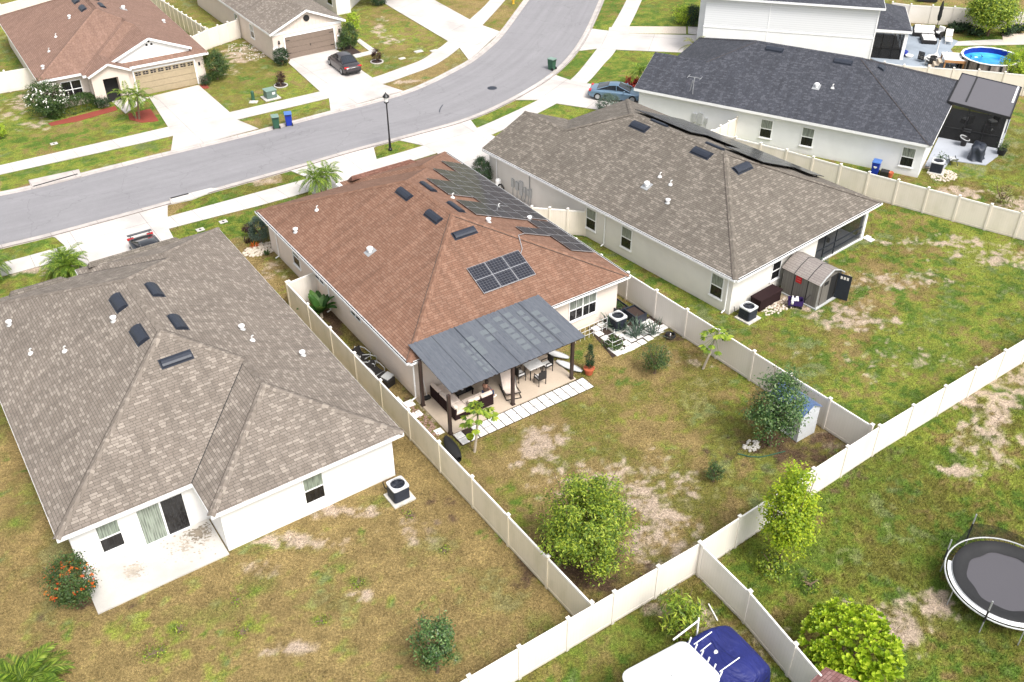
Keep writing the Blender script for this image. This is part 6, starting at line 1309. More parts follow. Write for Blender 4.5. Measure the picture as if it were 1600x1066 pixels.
t = thing('garden_tools', 'long-handled tools leaning at the left post of the patio cover', 'tools', at(FB, .75, .1, .05), FB.ang)
bars('handle', [((0, 0, 0), (.05, .3, 1.5)), ((.15, -.05, 0), (.12, .3, 1.3))], 'trim_white', t, .015); mb = MB(); mb.box((.1, -.1, .08), (.18, .12, .08)); mb.build('blade', 'rubber', t, bevel=.03)
t = thing('sled', 'dark plastic sled lying against the left fence near the papaya tree', 'sled', (*(P(700, 700)*.55+P(716, 712)*.45), 0), FB.ang+R(80)); mb = MB()
G = []
for k in range(13): u = k/12; hw_ = .3*sin(pi*(.05+.9*u))**.5; G.append([(-.85+1.7*u, hw_*cos(a_), .18+.16*sin(a_)) for a_ in np.linspace(0, 2*pi, 11)])
mb.grid(G); mb.build('hull', 'rubber', t, smooth=True)
t = thing('yellow_tray', 'small yellow tray hanging in the young papaya tree', 'tray', (*P(735, 700), 0)); mb = MB(); mb.lathe((0, .05, .55), [(.001, 0), (.14, 0), (.2, .18), (.17, .18), (.12, .05), (.001, .05)], 14); mb.build('bowl', 'leaf_yellow', t)
bars('stake', [((0, .05, 0), (0, .05, .6))], 'bark', t, .015)
# rock bed at B front, rocks around tree, bare debris
def rocks(label, c, n_, rx, ry, mat, name='rock_pile', smin=.04, smax=.11, seed=1):
    r = np.random.default_rng(seed); mb = MB()
    for _ in range(n_):
        a_ = r.uniform(0, 2*pi); q = np.sqrt(r.random()); x, y = q*rx*cos(a_), q*ry*sin(a_); s = r.uniform(smin, smax)
        mb.lathe((x, y, 0), [(s*.9, -.01), (s, s*.3), (s*.7, s*.65), (.001, s*.8)], 5, 1, r.uniform(.6, 1))
    o = mb.build(name, mat); o.location = (*c, .0); o.rotation_euler = (0, 0, ANG); o['kind'] = 'stuff'; o['label'] = label; o['category'] = 'rocks'; return o
plain('rock_brown', (.26, .17, .13), .9, var=.4, scale=20)
rocks('bed of pale stones at the front corner of the brown roof house', P(408, 390), 300, 1.15, .75, 'rock_pale')
rocks('small pale stones around the foot of the deck box and shed', FC.w(3.6, -1.0), 120, 1.7, .55, 'rock_pale', seed=3)
rocks('stones scattered in the strip left of the patio slab', FB.w(-.35, -1.3), 200, .5, 1.6, 'rock_brown', seed=4, smax=.08)
rocks('grey stones around the base of the tree by the metal shed', P(1175, 697), 60, .45, .35, 'pad_concrete', seed=5)
rocks('pale gravel beside the garage corner fence across the street', P(385, 80), 120, 1.6, 2.8, 'pad_concrete', seed=6, smin=.03, smax=.09)
rocks('pale stones and soil around the air conditioner of the dark roof house', FD.w(1.6, -1.2), 200, 1.1, .9, 'rock_pale', seed=7)
# shed, deck box, cooler at C -------------------------------------------------
m, n, b = newmat('shed_grey'); uv = uvn(n); bt = node(n, 'ShaderNodeTexBrick', Scale=1.0); bt.offset = 0
bt.inputs['Color1'].default_value = (.135, .125, .115, 1); bt.inputs['Color2'].default_value = (.175, .165, .15, 1); bt.inputs['Mortar'].default_value = (.06, .055, .05, 1); bt.inputs['Mortar Size'].default_value = .006; bt.inputs['Brick Width'].default_value = .17; bt.inputs['Row Height'].default_value = 9
n.links.new(uv, bt.inputs['Vector']); n.links.new(bt.outputs[0], b.inputs['Base Color'])
m, n, b = newmat('shed_roof'); uv = uvn(n); bt = node(n, 'ShaderNodeTexBrick', Scale=1.0)
bt.inputs['Color1'].default_value = (.22, .19, .175, 1); bt.inputs['Color2'].default_value = (.26, .23, .21, 1); bt.inputs['Mortar'].default_value = (.14, .12, .11, 1); bt.inputs['Mortar Size'].default_value = .012; bt.inputs['Brick Width'].default_value = .5; bt.inputs['Row Height'].default_value = .15
n.links.new(uv, bt.inputs['Vector']); n.links.new(bt.outputs[0], b.inputs['Base Color']); b.inputs['Roughness'].default_value = .6
t = thing('garden_shed', 'grey-brown plastic garden shed with its right door open against the pale back wall', 'shed', at(FC, 4.68, -2.42), FC.ang)
sw, sdp, sh, sr = 2.2, 2.45, 1.75, 2.3
mb = MB()
for q in ([(0, sdp), (0, 0)], [(sw, 0), (sw, sdp)], [(sw, sdp), (0, sdp)]): (x0, y0), (x1, y1) = q; mb.poly([(x0, y0, .06), (x1, y1, .06), (x1, y1, sh), (x0, y0, sh)])
mb.poly([(0, 0, .06), (.35, 0, .06), (.35, 0, sh), (0, 0, sh)]); mb.poly([(1.85, 0, .06), (sw, 0, .06), (sw, 0, sh), (1.85, 0, sh)]); mb.poly([(0, 0, sh), (sw, 0, sh), (sw/2, 0, sr-.03)]); mb.poly([(0, sdp, sh), (sw, sdp, sh), (sw/2, sdp, sr-.03)])
mb.build('wall', 'shed_grey', t)
mb = MB(); o_ = .12
for x0, x1, z0, z1 in ((-o_, .42, sh-.08, sh+.28), (.42, sw/2, sh+.28, sr), (sw/2, sw-.42, sr, sh+.28), (sw-.42, sw+o_, sh+.28, sh-.08)):
    mb.poly([(x0, -.1, z0), (x1, -.1, z1), (x1, sdp+.1, z1), (x0, sdp+.1, z0)], up=True)
r_ = mb.build('roof', 'shed_roof', t); md = r_.modifiers.new('thick', 'SOLIDIFY'); md.thickness = .05
for y in (.72, 1.65):
    mb = MB()
    for x0, x1, z0, z1 in ((-o_-.01, .42, sh-.08, sh+.28), (.42, sw/2, sh+.28, sr), (sw/2, sw-.42, sr, sh+.28), (sw-.42, sw+o_, sh+.28, sh-.08)):
        mb.poly([(x0, y-.025, z0+.012), (x1, y-.025, z1+.012), (x1, y+.025, z1+.012), (x0, y+.025, z0+.012)], up=True)
    mb.build('roof_seam', 'rubber', r_)
    mb = MB(); mb.bx(-.012, .0, y-.025, y+.025, .06, sh); mb.build('wall_seam', 'rubber', t)
mb = MB(); mb.box((.72, -.01, .9), (.36, .02, .83)); d1 = mb.build('door', 'shed_grey', t); mb = MB(); mb.bx(.5, .92, -.035, -.03, 1.35, 1.6); mb.build('door_window', 'rubber', d1)
mb = MB(); dv = np.array([cos(R(-75)), sin(R(-75)), 0]); mb.box(np.array([1.85, -.02, .9])+dv*.4, (.4, .02, .83), dv, (-dv[1], dv[0], 0)); d2 = mb.build('door', 'vent_black', t); d2['label'] = 'dark open door'
for k in range(3): mb = MB(); mb.box(np.array([1.85, -.02, 1.5])+dv*(.22+.18*k), (.06, .03, .09), dv, (-dv[1], dv[0], 0)); mb.build('door_window', 'stucco_pale', d2)
mb = MB(); mb.bx(1.1, 1.84, .02, .04, .06, sh-.02); mb.build('interior_shade', 'rubber', t)  # black sheet in the open doorway paints the shade inside
mb = MB(); mb.bx(-.08, sw+.06, -.14, sdp, -.02, .06); mb.build('base', 'utility_grey', t)
mb = MB(); mb.bx(-.03, -.005, 1.15, 1.55, 1.15, 1.6); s_ = mb.build('red_sign', 'red_paint', t)
# the sign's red board carries two pale text lines too small to read
plain('red_pale', (.55, .10, .09), .5)
for z in (1.27, 1.42): mb = MB(); mb.bx(-.036, -.03, 1.2, 1.5, z, z+.05); mb.build('sign_line', 'red_pale', s_)
mb = MB(); 
for x in (-.06, sw+.05): mb.bx(x-.01, x+.01, -.12, -.09, .06, sh)
mb.tube([(-.1, -.12, sh-.1), (.42, -.12, sh+.26), (sw/2, -.12, sr-.02), (sw-.42, -.12, sh+.26), (sw+.1, -.12, sh-.1)], .04, 5); mb.build('trim', 'utility_grey', t)
t = thing('deck_box', 'dark brown plastic deck box between the air conditioner and the shed', 'storage box', at(FC, 2.95, -.2), FC.ang); mb = MB(); mb.bx(-.98, .98, -.36, .36, 0, .68); mb.build('box', 'wicker', t, bevel=.02); mb = MB(); mb.bx(-1.02, 1.02, -.4, .38, .68, .78); mb.build('lid', 'wicker', t, bevel=.03)
t = thing('wagon', 'purple folding wagon heaped with white bottles in front of the shed', 'wagon', at(FC, 4.05, -1.5), FC.ang+R(-50)); mb = MB(); plain('purple_cloth', (.03, .012, .09), .8)
for x0, x1, y0, y1 in ((-.42, .42, -.26, -.24), (-.42, .42, .24, .26), (-.42, -.40, -.24, .24), (.40, .42, -.24, .24)): mb.bx(x0, x1, y0, y1, .18, .5)
mb.bx(-.42, .42, -.26, .26, .16, .19); mb.build('basket', 'purple_cloth', t)
for x in (-.32, .32):
    for y in (-.28, .28): mb = MB(); mb.tube([(x, y-.02, .09), (x, y+.02, .09)], .09, 12); mb.build('wheel', 'rubber', t)
bars('handle', [((.42, 0, .3), (.75, 0, .85)), ((.75, -.1, .85), (.75, .1, .85))], 'rubber', t, .012)
q = FC.w(4.05, -1.5)
for i in range(9):
    mb = MB(); mb.lathe((0, 0, 0), [(.001, 0), (.08, 0), (.085, .2), (.05, .27), (.03, .3), (.03, .34), (.001, .34)], 10); o = mb.build('bottle', 'cushion_white', smooth=True); o.location = (q[0]+rng.uniform(-.26, .26), q[1]+rng.uniform(-.2, .2), .24+.1*rng.random()); o.rotation_euler = (rng.uniform(-.4, .4), rng.uniform(-.4, .4), 0); tag(o, 'white plastic bottle heaped in the purple wagon', 'bottle', 'white bottles in the purple wagon')
t = thing('pot_plant', 'small plant in a pale pot in front of the screened porch', 'potted plant', at(FC, 8.55, -.25)); mb = MB(); mb.lathe((0, 0, 0), [(.001, 0), (.12, 0), (.17, .3), (.001, .28)], 12); mb.build('pot', 'concrete_walk', t)
C = rng.normal(size=(160, 3))*np.array([.16, .16, .15])+np.array([0, 0, .55]); mb = MB(); leaves(mb, C, .14, .4, .5); mb.build('foliage', 'leaf_grey', t)
t = thing('porch_table', 'grey square table inside the screened porch of the grey shingle house', 'table', at(FC, 11.7, 1.6, .08), FC.ang); mb = MB(); mb.bx(-.6, .6, -.45, .45, .68, .73); mb.build('table_top', 'utility_grey', t); mb = MB(); mb.bx(-.08, .08, -.08, .08, 0, .68); mb.build('leg', 'rubber', t)
t = thing('stepping_stone', 'pair of white stepping stones at the corner of the screened porch', 'stepping stone', at(FC, 14.2, .35), FC.ang); mb = MB(); mb.box((0, 0, .03), (.28, .16, .03)); mb.build('stone', 'paver_white', t); mb = MB(); mb.box((-.1, -.36, .03), (.24, .14, .03)); mb.build('stone', 'paver_white', t)
t = thing('water_tank', 'white tank and black hose at the front side wall of the grey shingle house', 'water tank', at(FC, .05, 21.0), FC.ang); mb = MB(); mb.lathe((0, 0, 0), [(.001, 0), (.2, 0), (.2, .9), (.12, 1.0), (.001, 1.0)], 12); mb.build('tank', 'trim_white', t); mb = MB(); mb.tube([(.1, -.3, .3+.3*sin(a_)) if False else (-.1, -.45+.3*cos(a_), .45+.3*sin(a_)) for a_ in np.linspace(0, 2*pi, 16)], .06, 6); mb.build('hose', 'rubber', t)
plain('shed_metal', (.52, .54, .56), .45)
t = thing('metal_shed', 'small pale metal shed with blue ribbed roof behind the dark green tree', 'shed', (*P(1247, 690), 0), R(FB.ang*0)+FB.ang); mb = MB(); mb.bx(-.1, 1.15, 0, 2.0, 0, 1.72); mb.poly([(-.1, 0, 1.72), (1.15, 0, 1.72), (.52, 0, 2.08)]); mb.build('wall', 'shed_metal', t)
plain('blue_metal', (.12, .19, .36), .4, .2); mb = MB()
for k in range(20):
    y0 = -.1+k*.11; up_ = .02*(k % 2)
    for x0, x1, z0, z1 in ((-.2, .52, 1.66, 2.1), (.52, 1.25, 2.1, 1.66)): mb.poly([(x0, y0, z0+up_), (x1, y0, z1+up_), (x1, y0+.11, z1+up_), (x0, y0+.11, z0+up_)], up=True)
mb.build('roof', 'blue_metal', t); mb = MB(); mb.bx(-.14, -.1, .7, 1.4, .05, 1.6); mb.build('door', 'trim_white', t)
t = thing('hose', 'dark garden hose lying on the lawn below the tree by the metal shed', 'hose', (*P(1190, 714), 0)); mb = MB(); mb.tube([(-1.1, .2, .03), (-.6, .0, .03), (-.1, -.05, .03), (.4, .08, .03), (.9, .25, .03), (1.2, .35, .03)], .03, 6); mb.build('coil', 'bin_green', t)
t = thing('plastic_pipe', 'white plastic pipe lying on the grass beside the branching fence', 'pipe', (*P(1115, 956), 0)); a_, b_ = P(1107, 945), P(1121, 971); mb = MB(); mb.tube([(*(a_-P(1115, 956)), .05), (*(b_-P(1115, 956)), .05)], .03, 6); mb.build('tube', 'trim_white', t)
tree('white-striped wild plants in a short row in the long grass', (1265, 914), (1265, 909), .5, 'leaf_bright', name='wild_plant', cat='plant', ncl=16, per=12, size=.12, rc=.12, z0=0, h=.2)
# ---------------------------------------------------------------- trampoline
rim = [P(x, y, .88) for x, y in ((1476, 880), (1487, 857), (1510, 844), (1537, 840), (1577, 846), (1481, 908), (1519, 951), (1559, 973), (1600, 986))]
A_ = np.array([[x*x+y*y, x, y, 1] for x, y in rim]); _, _, Vt = np.linalg.svd(A_); k0, k1, k2, k3 = Vt[-1]; tc = np.array([-k1/(2*k0), -k2/(2*k0)]); tr = math.sqrt(max(.5, tc@tc-k3/k0))
tr = min(max(tr, 1.9), 2.6)
t = thing('trampoline', 'round black trampoline with sagging net at the right edge', 'trampoline', (*tc, 0))
mb = MB(); mb.tube([(tr*cos(a), tr*sin(a), .88) for a in np.linspace(0, 2*pi, 65)], .035, 8); mb.build('rim', 'utility_grey', t, smooth=True)
mb = MB(); mb.tube([((tr-.28)*cos(a), (tr-.28)*sin(a), .92) for a in np.linspace(0, 2*pi, 49)], [.03]*49, 6)
G = [[((tr-.10-.14*r)*cos(a), (tr-.10-.14*r)*sin(a), .90+.015*(r == 1)) for r in (0, .5, 1)] for a in np.linspace(R(150), R(330), 40)]; mb.grid(G)
G = [[((tr-.3-.05*r)*cos(a), (tr-.3-.05*r)*sin(a), .93+.015*(r == 1)) for r in (0, .5, 1)] for a in np.linspace(R(-30), R(150), 40)]; mb.grid(G); mb.build('pad', 'stucco_cool', t)
mb = MB()
for k in range(72): a = 2*pi*k/72; mb.tube([(tr*cos(a), tr*sin(a), .87), ((tr-.3)*cos(a), (tr-.3)*sin(a), .86)], .012, 4, cap=False)
mb.build('springs', 'rubber', t)
m, n, b = newmat('tramp_bed'); b.inputs['Base Color'].default_value = (.070, .066, .075, 1); b.inputs['Roughness'].default_value = .6; bump(n, b, noise(n, objn(n), 60, 2), .2, .01)
mb = MB(); mb.lathe((0, 0, 0), [(tr-.62, .86), (1., .83), (.001, .82)], 48); mb.build('bed', 'tramp_bed', t, smooth=True)
# net fallen inward: a black band leaning in from the rim
mb = MB(); G = []
for a in np.linspace(0, 2*pi, 73):
    wv = .018*sin(9*a)+.015*sin(5*a+1); G.append([((tr-.26)*cos(a), (tr-.26)*sin(a), .98), ((tr-.40)*cos(a), (tr-.40)*sin(a), 1.02+wv), ((tr-.60+wv)*cos(a), (tr-.60+wv)*sin(a), .92), ((tr-.86+2*wv)*cos(a), (tr-.86+2*wv)*sin(a), .875)])
mb.grid(G); mb.build('net_band', 'rubber', t, smooth=True)
mb = MB(); a0, a1, a2 = R(118), R(100), R(55); pt = np.array([(tr+.03)*cos(R(108)), (tr+.03)*sin(R(108)), 2.05])
m, n, b = newmat('net_mesh'); b.inputs['Base Color'].default_value = (.012, .014, .012, 1); trn = n.nodes.new('ShaderNodeBsdfTransparent'); mx = n.nodes.new('ShaderNodeMixShader'); mx.inputs[0].default_value = .62
n.links.new(trn.outputs[0], mx.inputs[1]); n.links.new(b.outputs[0], mx.inputs[2]); n.links.new(mx.outputs[0], n.nodes['Material Output'].inputs[0])
G = []
for a in np.linspace(R(140), R(108), 8): s = (R(140)-a)/R(32); G.append([(tr*cos(a), tr*sin(a), .9), (tr*cos(a), tr*sin(a), .9+.92*s**1.7)])
for a in np.linspace(R(106), R(20), 14): s = (a-R(20))/R(86); G.append([(tr*cos(a), tr*sin(a), .9), (tr*cos(a), tr*sin(a), .9+.25+.67*s**1.5)])
mb.grid(G); mb.build('net', 'net_mesh', t)
for i, a in enumerate((R(108), R(147), R(190), R(228), R(262), R(305), R(20), R(60))):
    x, y = tr*cos(a), tr*sin(a); mb = MB(); mb.tube([(x*1.01, y*1.01, 0), (x, y, .86)], .025, 6); mb.build('leg', 'steel', t)
    if i in (0, 1, 3):
        mb = MB(); top = 2.35 if i == 0 else 1.9; mb.tube([(x*1.02, y*1.02, .7), (x*1.02, y*1.02, top)], .03, 6); mb.build('net_pole', 'steel', t)
        mb = MB(); mb.tube([(x*1.02, y*1.02, .7), (x*1.02, y*1.02, top-.55)], .038, 6); mb.build('pole_sleeve', 'rubber', t)
# ---------------------------------------------------------------- boat under cover
b0, b1, b2, b3 = (P(x, y, 2.3) for x, y in ((966, 1055), (1070, 994), (1106, 1026), (1131, 1061)))
u_ = (b1-P(995, 1037, 2.3)); u_ /= np.linalg.norm(u_); BF = Frame(b1, math.atan2(u_[1], u_[0]))
t = thing('boat', 'white hardtop boat with royal blue cover, cut by the bottom edge', 'boat', (*BF.O, 0), BF.ang)
W_ = 2.1; L_ = 3.0; mb = MB(); o = []; r = .35
for cx, cy, a0 in ((0-r*.2, 0-r*.2, 0), (-L_, 0, 90), (-L_, -W_, 180), (0, -W_, 270)):
    for k in range(6): a = R(a0+90*k/5); sx = -r if a0 in (0, 270) else r; sy = -r if a0 in (0, 90) else r; o.append((cx+sx+r*cos(a), cy+sy+r*sin(a)))
cen = np.array([-L_/2, -W_/2]); rings = [[(*((np.array(p)-cen)*s+cen), z) for p in o] for s, z in ((1, 2.24), (1.0, 2.28), (.985, 2.32), (.6, 2.37), (.02, 2.38))]; mb.grid(rings, closed_v=True); mb.build('hardtop', 'trim_white', t, smooth=True, recalc=True)
mb = MB(); mb.grid([[(*((np.array(p)-cen)*s+cen), 2.24) for p in o] for s in (1, .02)], closed_v=True); mb.build('hardtop_underside', 'cushion_white', t)
for x, y in ((-.3, -.3), (-.3, -1.8), (-2.6, -.3), (-2.6, -1.8)): mb = MB(); mb.tube([(x, y, .8), (x, y, 2.24)], .03, 6); mb.build('hardtop_post', 'steel', t)
for k in range(6): y = -.22-k*.33; mb = MB(); mb.tube([(.03, y, 2.12), (.12, y+.02, 2.36)], .03, 8); mb.build('rod_holder', 'trim_white', t)
for y, l in ((-.4, .85), (-.75, .5), (-1.75, .95)): mb = MB(); mb.tube([(.1, y, 2.2), (.1+l, y+.02, 2.3)], .02, 6); mb.build('rod_rack', 'trim_white', t)
bars('rail', [((-.4, .15, 2.2), (1.05, .42, 2.0)), ((1.05, .42, 2.08), (1.02, .35, 1.2)), ((1.05, .42, 2.15), (1.05, .42, 2.0))], 'trim_white', t, .025)
m = plain('cover_blue', (.010, .015, .115), .6, var=.15, scale=1.5); n_t = m.node_tree; wv_ = node(n_t, 'ShaderNodeTexNoise', Scale=1.6, Detail=3.0, Distortion=1.5); n_t.links.new(objn(n_t, (1, .35, 1)), wv_.inputs['Vector']); bump(n_t, n_t.nodes['Principled BSDF'], wv_.outputs['Fac'], .9, .25)
mb = MB(); prof = []
for i, (x, hw_, z) in enumerate(((-.9, 1.35, 1.35), (.0, 1.42, 1.48), (.8, 1.42, 1.6), (1.35, 1.4, 1.64), (2.0, 1.3, 1.55), (2.45, 1.15, 1.3), (2.55, 1.1, .7), (2.53, 1.1, .25))):
    row = []
    for s in np.linspace(-1, 1, 17):
        e = abs(s); zz = z-(.10*e*e if e < .75 else .06+(z-.35)*((e-.75)/.25)**1.0)+.05*sin(7*s+x*3)*(e < .8)*(x < 2); y = -W_/2+hw_*(s if e < .75 else np.sign(s)*(.93+.07*(e-.75)/.25)) if e >= .75 else -W_/2+hw_*s/.75*.93
        row.append((x, y, zz))
    prof.append(row)
mb.grid(prof); cv = mb.build('cover', 'cover_blue', t, smooth=True); sb = cv.modifiers.new('s', 'SUBSURF'); sb.levels = sb.render_levels = 2
mb = MB(); mb.lathe((.95, -W_/2+.25, 1.53), [(.001, .0), (.12, .0), (.12, .05), (.001, .06)], 12); mb.build('cover_vent', 'cushion_white', t)
mb = MB(); G = [[(x, -W_/2+hw_*s, z) for s, z in ((-1, 1.2), (-.85, .35), (0, .05), (.85, .35), (1, 1.2))] for x, hw_ in ((-4, .3), (-3.2, .9), (-1.5, 1.15), (1.9, 1.05))]; mb.grid(G); mb.build('hull', 'trim_white', t, smooth=True)
mb = MB(); mb.grid([[(x, -W_/2+s*hw_, z-.12*abs(s)) for s in (-1, -.5, 0, .5, 1)] for x, hw_, z in ((-4.2, .3, 1.35), (-3.4, .9, 1.5), (-2.2, 1.2, 1.45), (-.8, 1.24, 1.3))]); mb.build('bow_cover', 'cover_blue', t, smooth=True)
# red roofed shed at the bottom edge
q = P(1290, 1062, 1.9); t = thing('red_roof_shed', 'corner of a small red-brown shingled shed roof at the bottom edge', 'shed', (*q, 0), BF.ang+R(8)); shingle('shingle_red', (.20, .09, .085), (.26, .13, .12), (.32, .18, .17), rare=.6)
mb = MB(); mb.poly([(-.9, .35, 1.75), (.55, .35, 1.75), (.55, -1.2, 2.4), (-.9, -1.2, 2.4)], up=True); mb.poly([(-.9, -2.7, 1.75), (.55, -2.7, 1.75), (.55, -1.2, 2.4), (-.9, -1.2, 2.4)], up=True); mb.build('roof', 'shingle_red', t)
mb = MB(); mb.bx(-.8, .45, -2.6, .2, 0, 1.75); mb.build('wall', 'stucco_pale', t)
# ---------------------------------------------------------------- vehicles
def car(label, p, ang, paint, kind='sedan', L_=4.6, W_=1.8, H_=1.45):
    t = thing('parked_car', label, 'car', (*p, .045), ang, None); hl = L_/2; hw = W_/2   # +x is the front
    def sec(x, zl, zb, w0, w1, w2): return [(x, s*w, z) for s, w, z in ((-1, w2, zb), (-1, w1, (zl+zb)/2+.05), (-1, w0, zl))]+[(x, s*w, z) for s, w, z in ((1, w0, zl), (1, w1, (zl+zb)/2+.05), (1, w2, zb))]
    S_ = []; belt = .92 if kind != 'coupe' else .86
    for x, zl, zb, k in ((-hl, .42, .72, .80), (-hl+.12, .3, .90, .9), (-hl+.5, .22, .97, .97), (-hl+1.1, .2, .96, 1), (-.2, .2, .93, 1), (.7, .2, .92, 1), (hl-1.2, .2, .86, .99), (hl-.6, .22, .78, .95), (hl-.15, .26, .66, .84), (hl, .36, .56, .72)):
        zb = zb*belt/.95; row = []
        for s in (-1, -.97, -.9, -.55, 0, .55, .9, .97, 1):
            e = abs(s)
            y = s*hw*k
            z = zb+.03*(1-e*e) if e < .92 else (zb-.10 if e < .98 else (zl+zb)/2)
            row.append((x, y, z))
        lo = [(x, -hw*k*.98, zl)]; hi = [(x, hw*k*.98, zl)]
        S_.append(lo+row+hi)
    mb = MB(); mb.grid(S_); mb.poly(S_[0][::-1]); mb.poly(S_[-1]); 
    body = mb.build('body', paint, t, smooth=True, recalc=True); md = body.modifiers.new('s', 'SUBSURF'); md.levels = md.render_levels = 1
    if kind == 'sedan': cab = ((-hl+.75, .97, .74), (-hl+1.5, H_-.04, .62), (-.1, H_, .62), (.35, H_-.03, .62), (1.25, .93, .72))
    elif kind == 'suv': cab = ((-hl+.1, .97, .78), (-hl+.55, H_-.06, .66), (-.1, H_, .66), (.5, H_-.04, .66), (1.3, .93, .74))
    else: cab = ((-hl+.7, .90, .74), (-hl+1.7, H_-.06, .56), (-.1, H_, .57), (.2, H_-.03, .57), (1.2, .86, .72))
    G = [[(x, -hw*k*1.12, min(z, belt-.02)), (x, -hw*(k if z > 1.1 else k*1.08), z-.06 if z > 1.1 else z), (x, -hw*k*.8, z), (x, 0, z+.02), (x, hw*k*.8, z), (x, hw*(k if z > 1.1 else k*1.08), z-.06 if z > 1.1 else z), (x, hw*k*1.12, min(z, belt-.02))] for x, z, k in cab]
    mb = MB(); mb.grid(G); mb.build('cabin_glass', 'glass_car', t, smooth=False, recalc=True)
    mb = MB(); mb.grid([[(x, y*1.01, z+.012) for x, y, z in r[1:6]] for r in G[1:4]]); mb.build('roof_panel', paint, t, smooth=True)
    mb = MB()
    for s in (-1, 1):
        for r0, r1 in ((0, 1), (3, 4)):
            a_, b_ = np.array(G[r0][1 if s < 0 else 5]), np.array(G[r1][1 if s < 0 else 5]); mb.tube([a_, b_], .035, 5)
        x = .05; mb.tube([(x, s*hw*.80, belt), (x-.05, s*hw*.63, H_-.08)], .03, 5)
    mb.build('pillars', paint, t)
    for sx in (-hl+.85, hl-.9):
        for s in (-1, 1):
            w_ = thing.__wrapped__ if False else None
            mb = MB(); mb.tube([(sx, s*(hw-.2), .32), (sx, s*(hw-.005), .32)], .32, 20); wh = mb.build('wheel', 'rubber', t); mb = MB(); mb.tube([(sx, s*(hw-.03), .32), (sx, s*(hw+.005), .32)], .2, 14); mb.build('rim', 'steel', wh)
            mb = MB(); mb.tube([(sx, s*(hw-.25), .36), (sx, s*(hw-.0), .36)], .38, 20); 
    for s in (-1, 1):
        mb = MB(); mb.box((-hl+.16, s*hw*.68, .78), (.1, .2, .07), (1, -s*.25, 0)); mb.build('tail_light', 'red_paint', t, bevel=.02); mb = MB(); mb.box((hl-.2, s*hw*.68, .60), (.16, .16, .06), (1, -s*.4, 0)); mb.build('headlight', 'cushion_white', t, bevel=.02)
        mb = MB(); mb.box((.75, s*(hw+.08), .95), (.06, .09, .06)); mb.build('mirror', paint, t, bevel=.02)
    mb = MB(); mb.box((-hl+.02, 0, .68), (.015, .18, .07)); mb.build('licence_plate', 'cushion_white', t); mb = MB(); mb.box((-hl+.05, 0, .38), (.06, hw*.75, .08)); mb.build('bumper', 'rubber', t, bevel=.02)
    return t
def paintmat(name, c):
    m, n, b = newmat(name); b.inputs['Base Color'].default_value = (*c, 1); b.inputs['Roughness'].default_value = .28; b.inputs['Metallic'].default_value = .35; b.inputs['Coat Weight'].default_value = .6; return m
paintmat('paint_charcoal', (.045, .038, .042)); paintmat('paint_blue', (.13, .21, .30)); paintmat('paint_black', (.015, .016, .02))
c0, c1 = P(519, 92), P(557, 122); cm = (P(509, 96)+P(563, 118))/2; da = FF.ang+R(90)
car('dark grey sedan parked on the driveway across the street', FF.w(5.35, -5.1) if False else (P(516, 103)+P(562, 108))/2+np.array([0, -.3]), da+R(-3), 'paint_charcoal', 'sedan', 4.55)
car('blue-grey coupe on the driveway of the dark roof house', (P(930, 156)+P(996, 152))/2, R(-14), 'paint_blue', 'coupe', 4.7, 1.8, 1.32)
pA = FA.w(10.9, 26.1); car('black car with a large rear spoiler half hidden behind the taupe roof', pA, FA.ang-R(90), 'paint_black', 'coupe', 4.4, 1.8, 1.35)
t = [o for o in col.objects if o.get('label', '').startswith('black car with')][0]
mb = MB(); mb.box((-2.1, 0, 1.02), (.16, .78, .02), (1, 0, .15)); mb.build('spoiler', 'paint_black', t, bevel=.01)
bars('spoiler_strut', [((-2.0, -.6, .85), (-2.1, -.6, 1.02)), ((-2.0, .6, .85), (-2.1, .6, 1.02))], 'paint_black', t, .03)
# ---------------------------------------------------------------- bins, lamp, utilities
def bin_(label, p, rz, mat, lid=None, h=1.05, logo=False):
    t = thing('wheelie_bin', label, 'bin', (*p, .03), rz, 'wheelie bins'); mb = MB()
    mb.box((0, 0, h*.45), (.22, .25, h*.45)); V = [list(v) for v in mb.v]
    for v in V:
        if v[2] > .1: v[0] *= 1.28; v[1] *= 1.25
    mb.v = [tuple(v) for v in V]; mb.build('body', mat, t, bevel=.03)
    mb = MB(); mb.box((0, .0, h*.9+.05), (.31, .36, .035), taper=.9); mb.box((0, .34, h*.9+.05), (.26, .04, .03)); mb.build('lid', lid or mat, t, bevel=.02)
    for s in (-1, 1): mb = MB(); mb.tube([(s*.22, .27, .12), (s*.29, .27, .12)], .12, 14); mb.build('wheel', 'rubber', t)
    mb = MB(); mb.tube([(-.22, .38, h*.86), (.22, .38, h*.86)], .02, 6); mb.build('handle', 'rubber', t)
    if logo: mb = MB(); mb.box((0, -.315, h*.62), (.12, .004, .05), (1, 0, 0), (0, 1, .06)); mb.box((0, -.31, h*.55), (.06, .004, .03), (1, 0, 0), (0, 1, .06)); mb.build('logo', 'cushion_white', t)
    return t
plain('bin_lid_pale', (.16, .24, .2), .4); plain('bin_lid_blue', (.06, .15, .42), .4)
bin_('green wheelie bin at the far kerb beside a blue one', P(432, 200), R(200), 'bin_green', 'bin_lid_pale'); bin_('blue wheelie bin at the far kerb beside a green one', P(452, 195.5), R(195), 'bin_blue', 'bin_lid_blue', logo=True)
bin_('lone dark green wheelie bin at the kerb where the street bends', P(862, 109), R(230), 'bin_green', 'bin_lid_pale'); bin_('blue recycling bin with white symbols against the wall of the dark roof house', P(1366, 272), FD.ang+R(-90), 'bin_blue', 'bin_lid_blue', logo=True)
t = thing('tub', 'low black tub with a terracotta pot behind the blue bin', 'tub', (*P(1381, 275), 0), FD.ang); mb = MB(); mb.box((0, 0, .22), (.25, .3, .22)); mb.build('tub', 'wicker_black', t, bevel=.04)
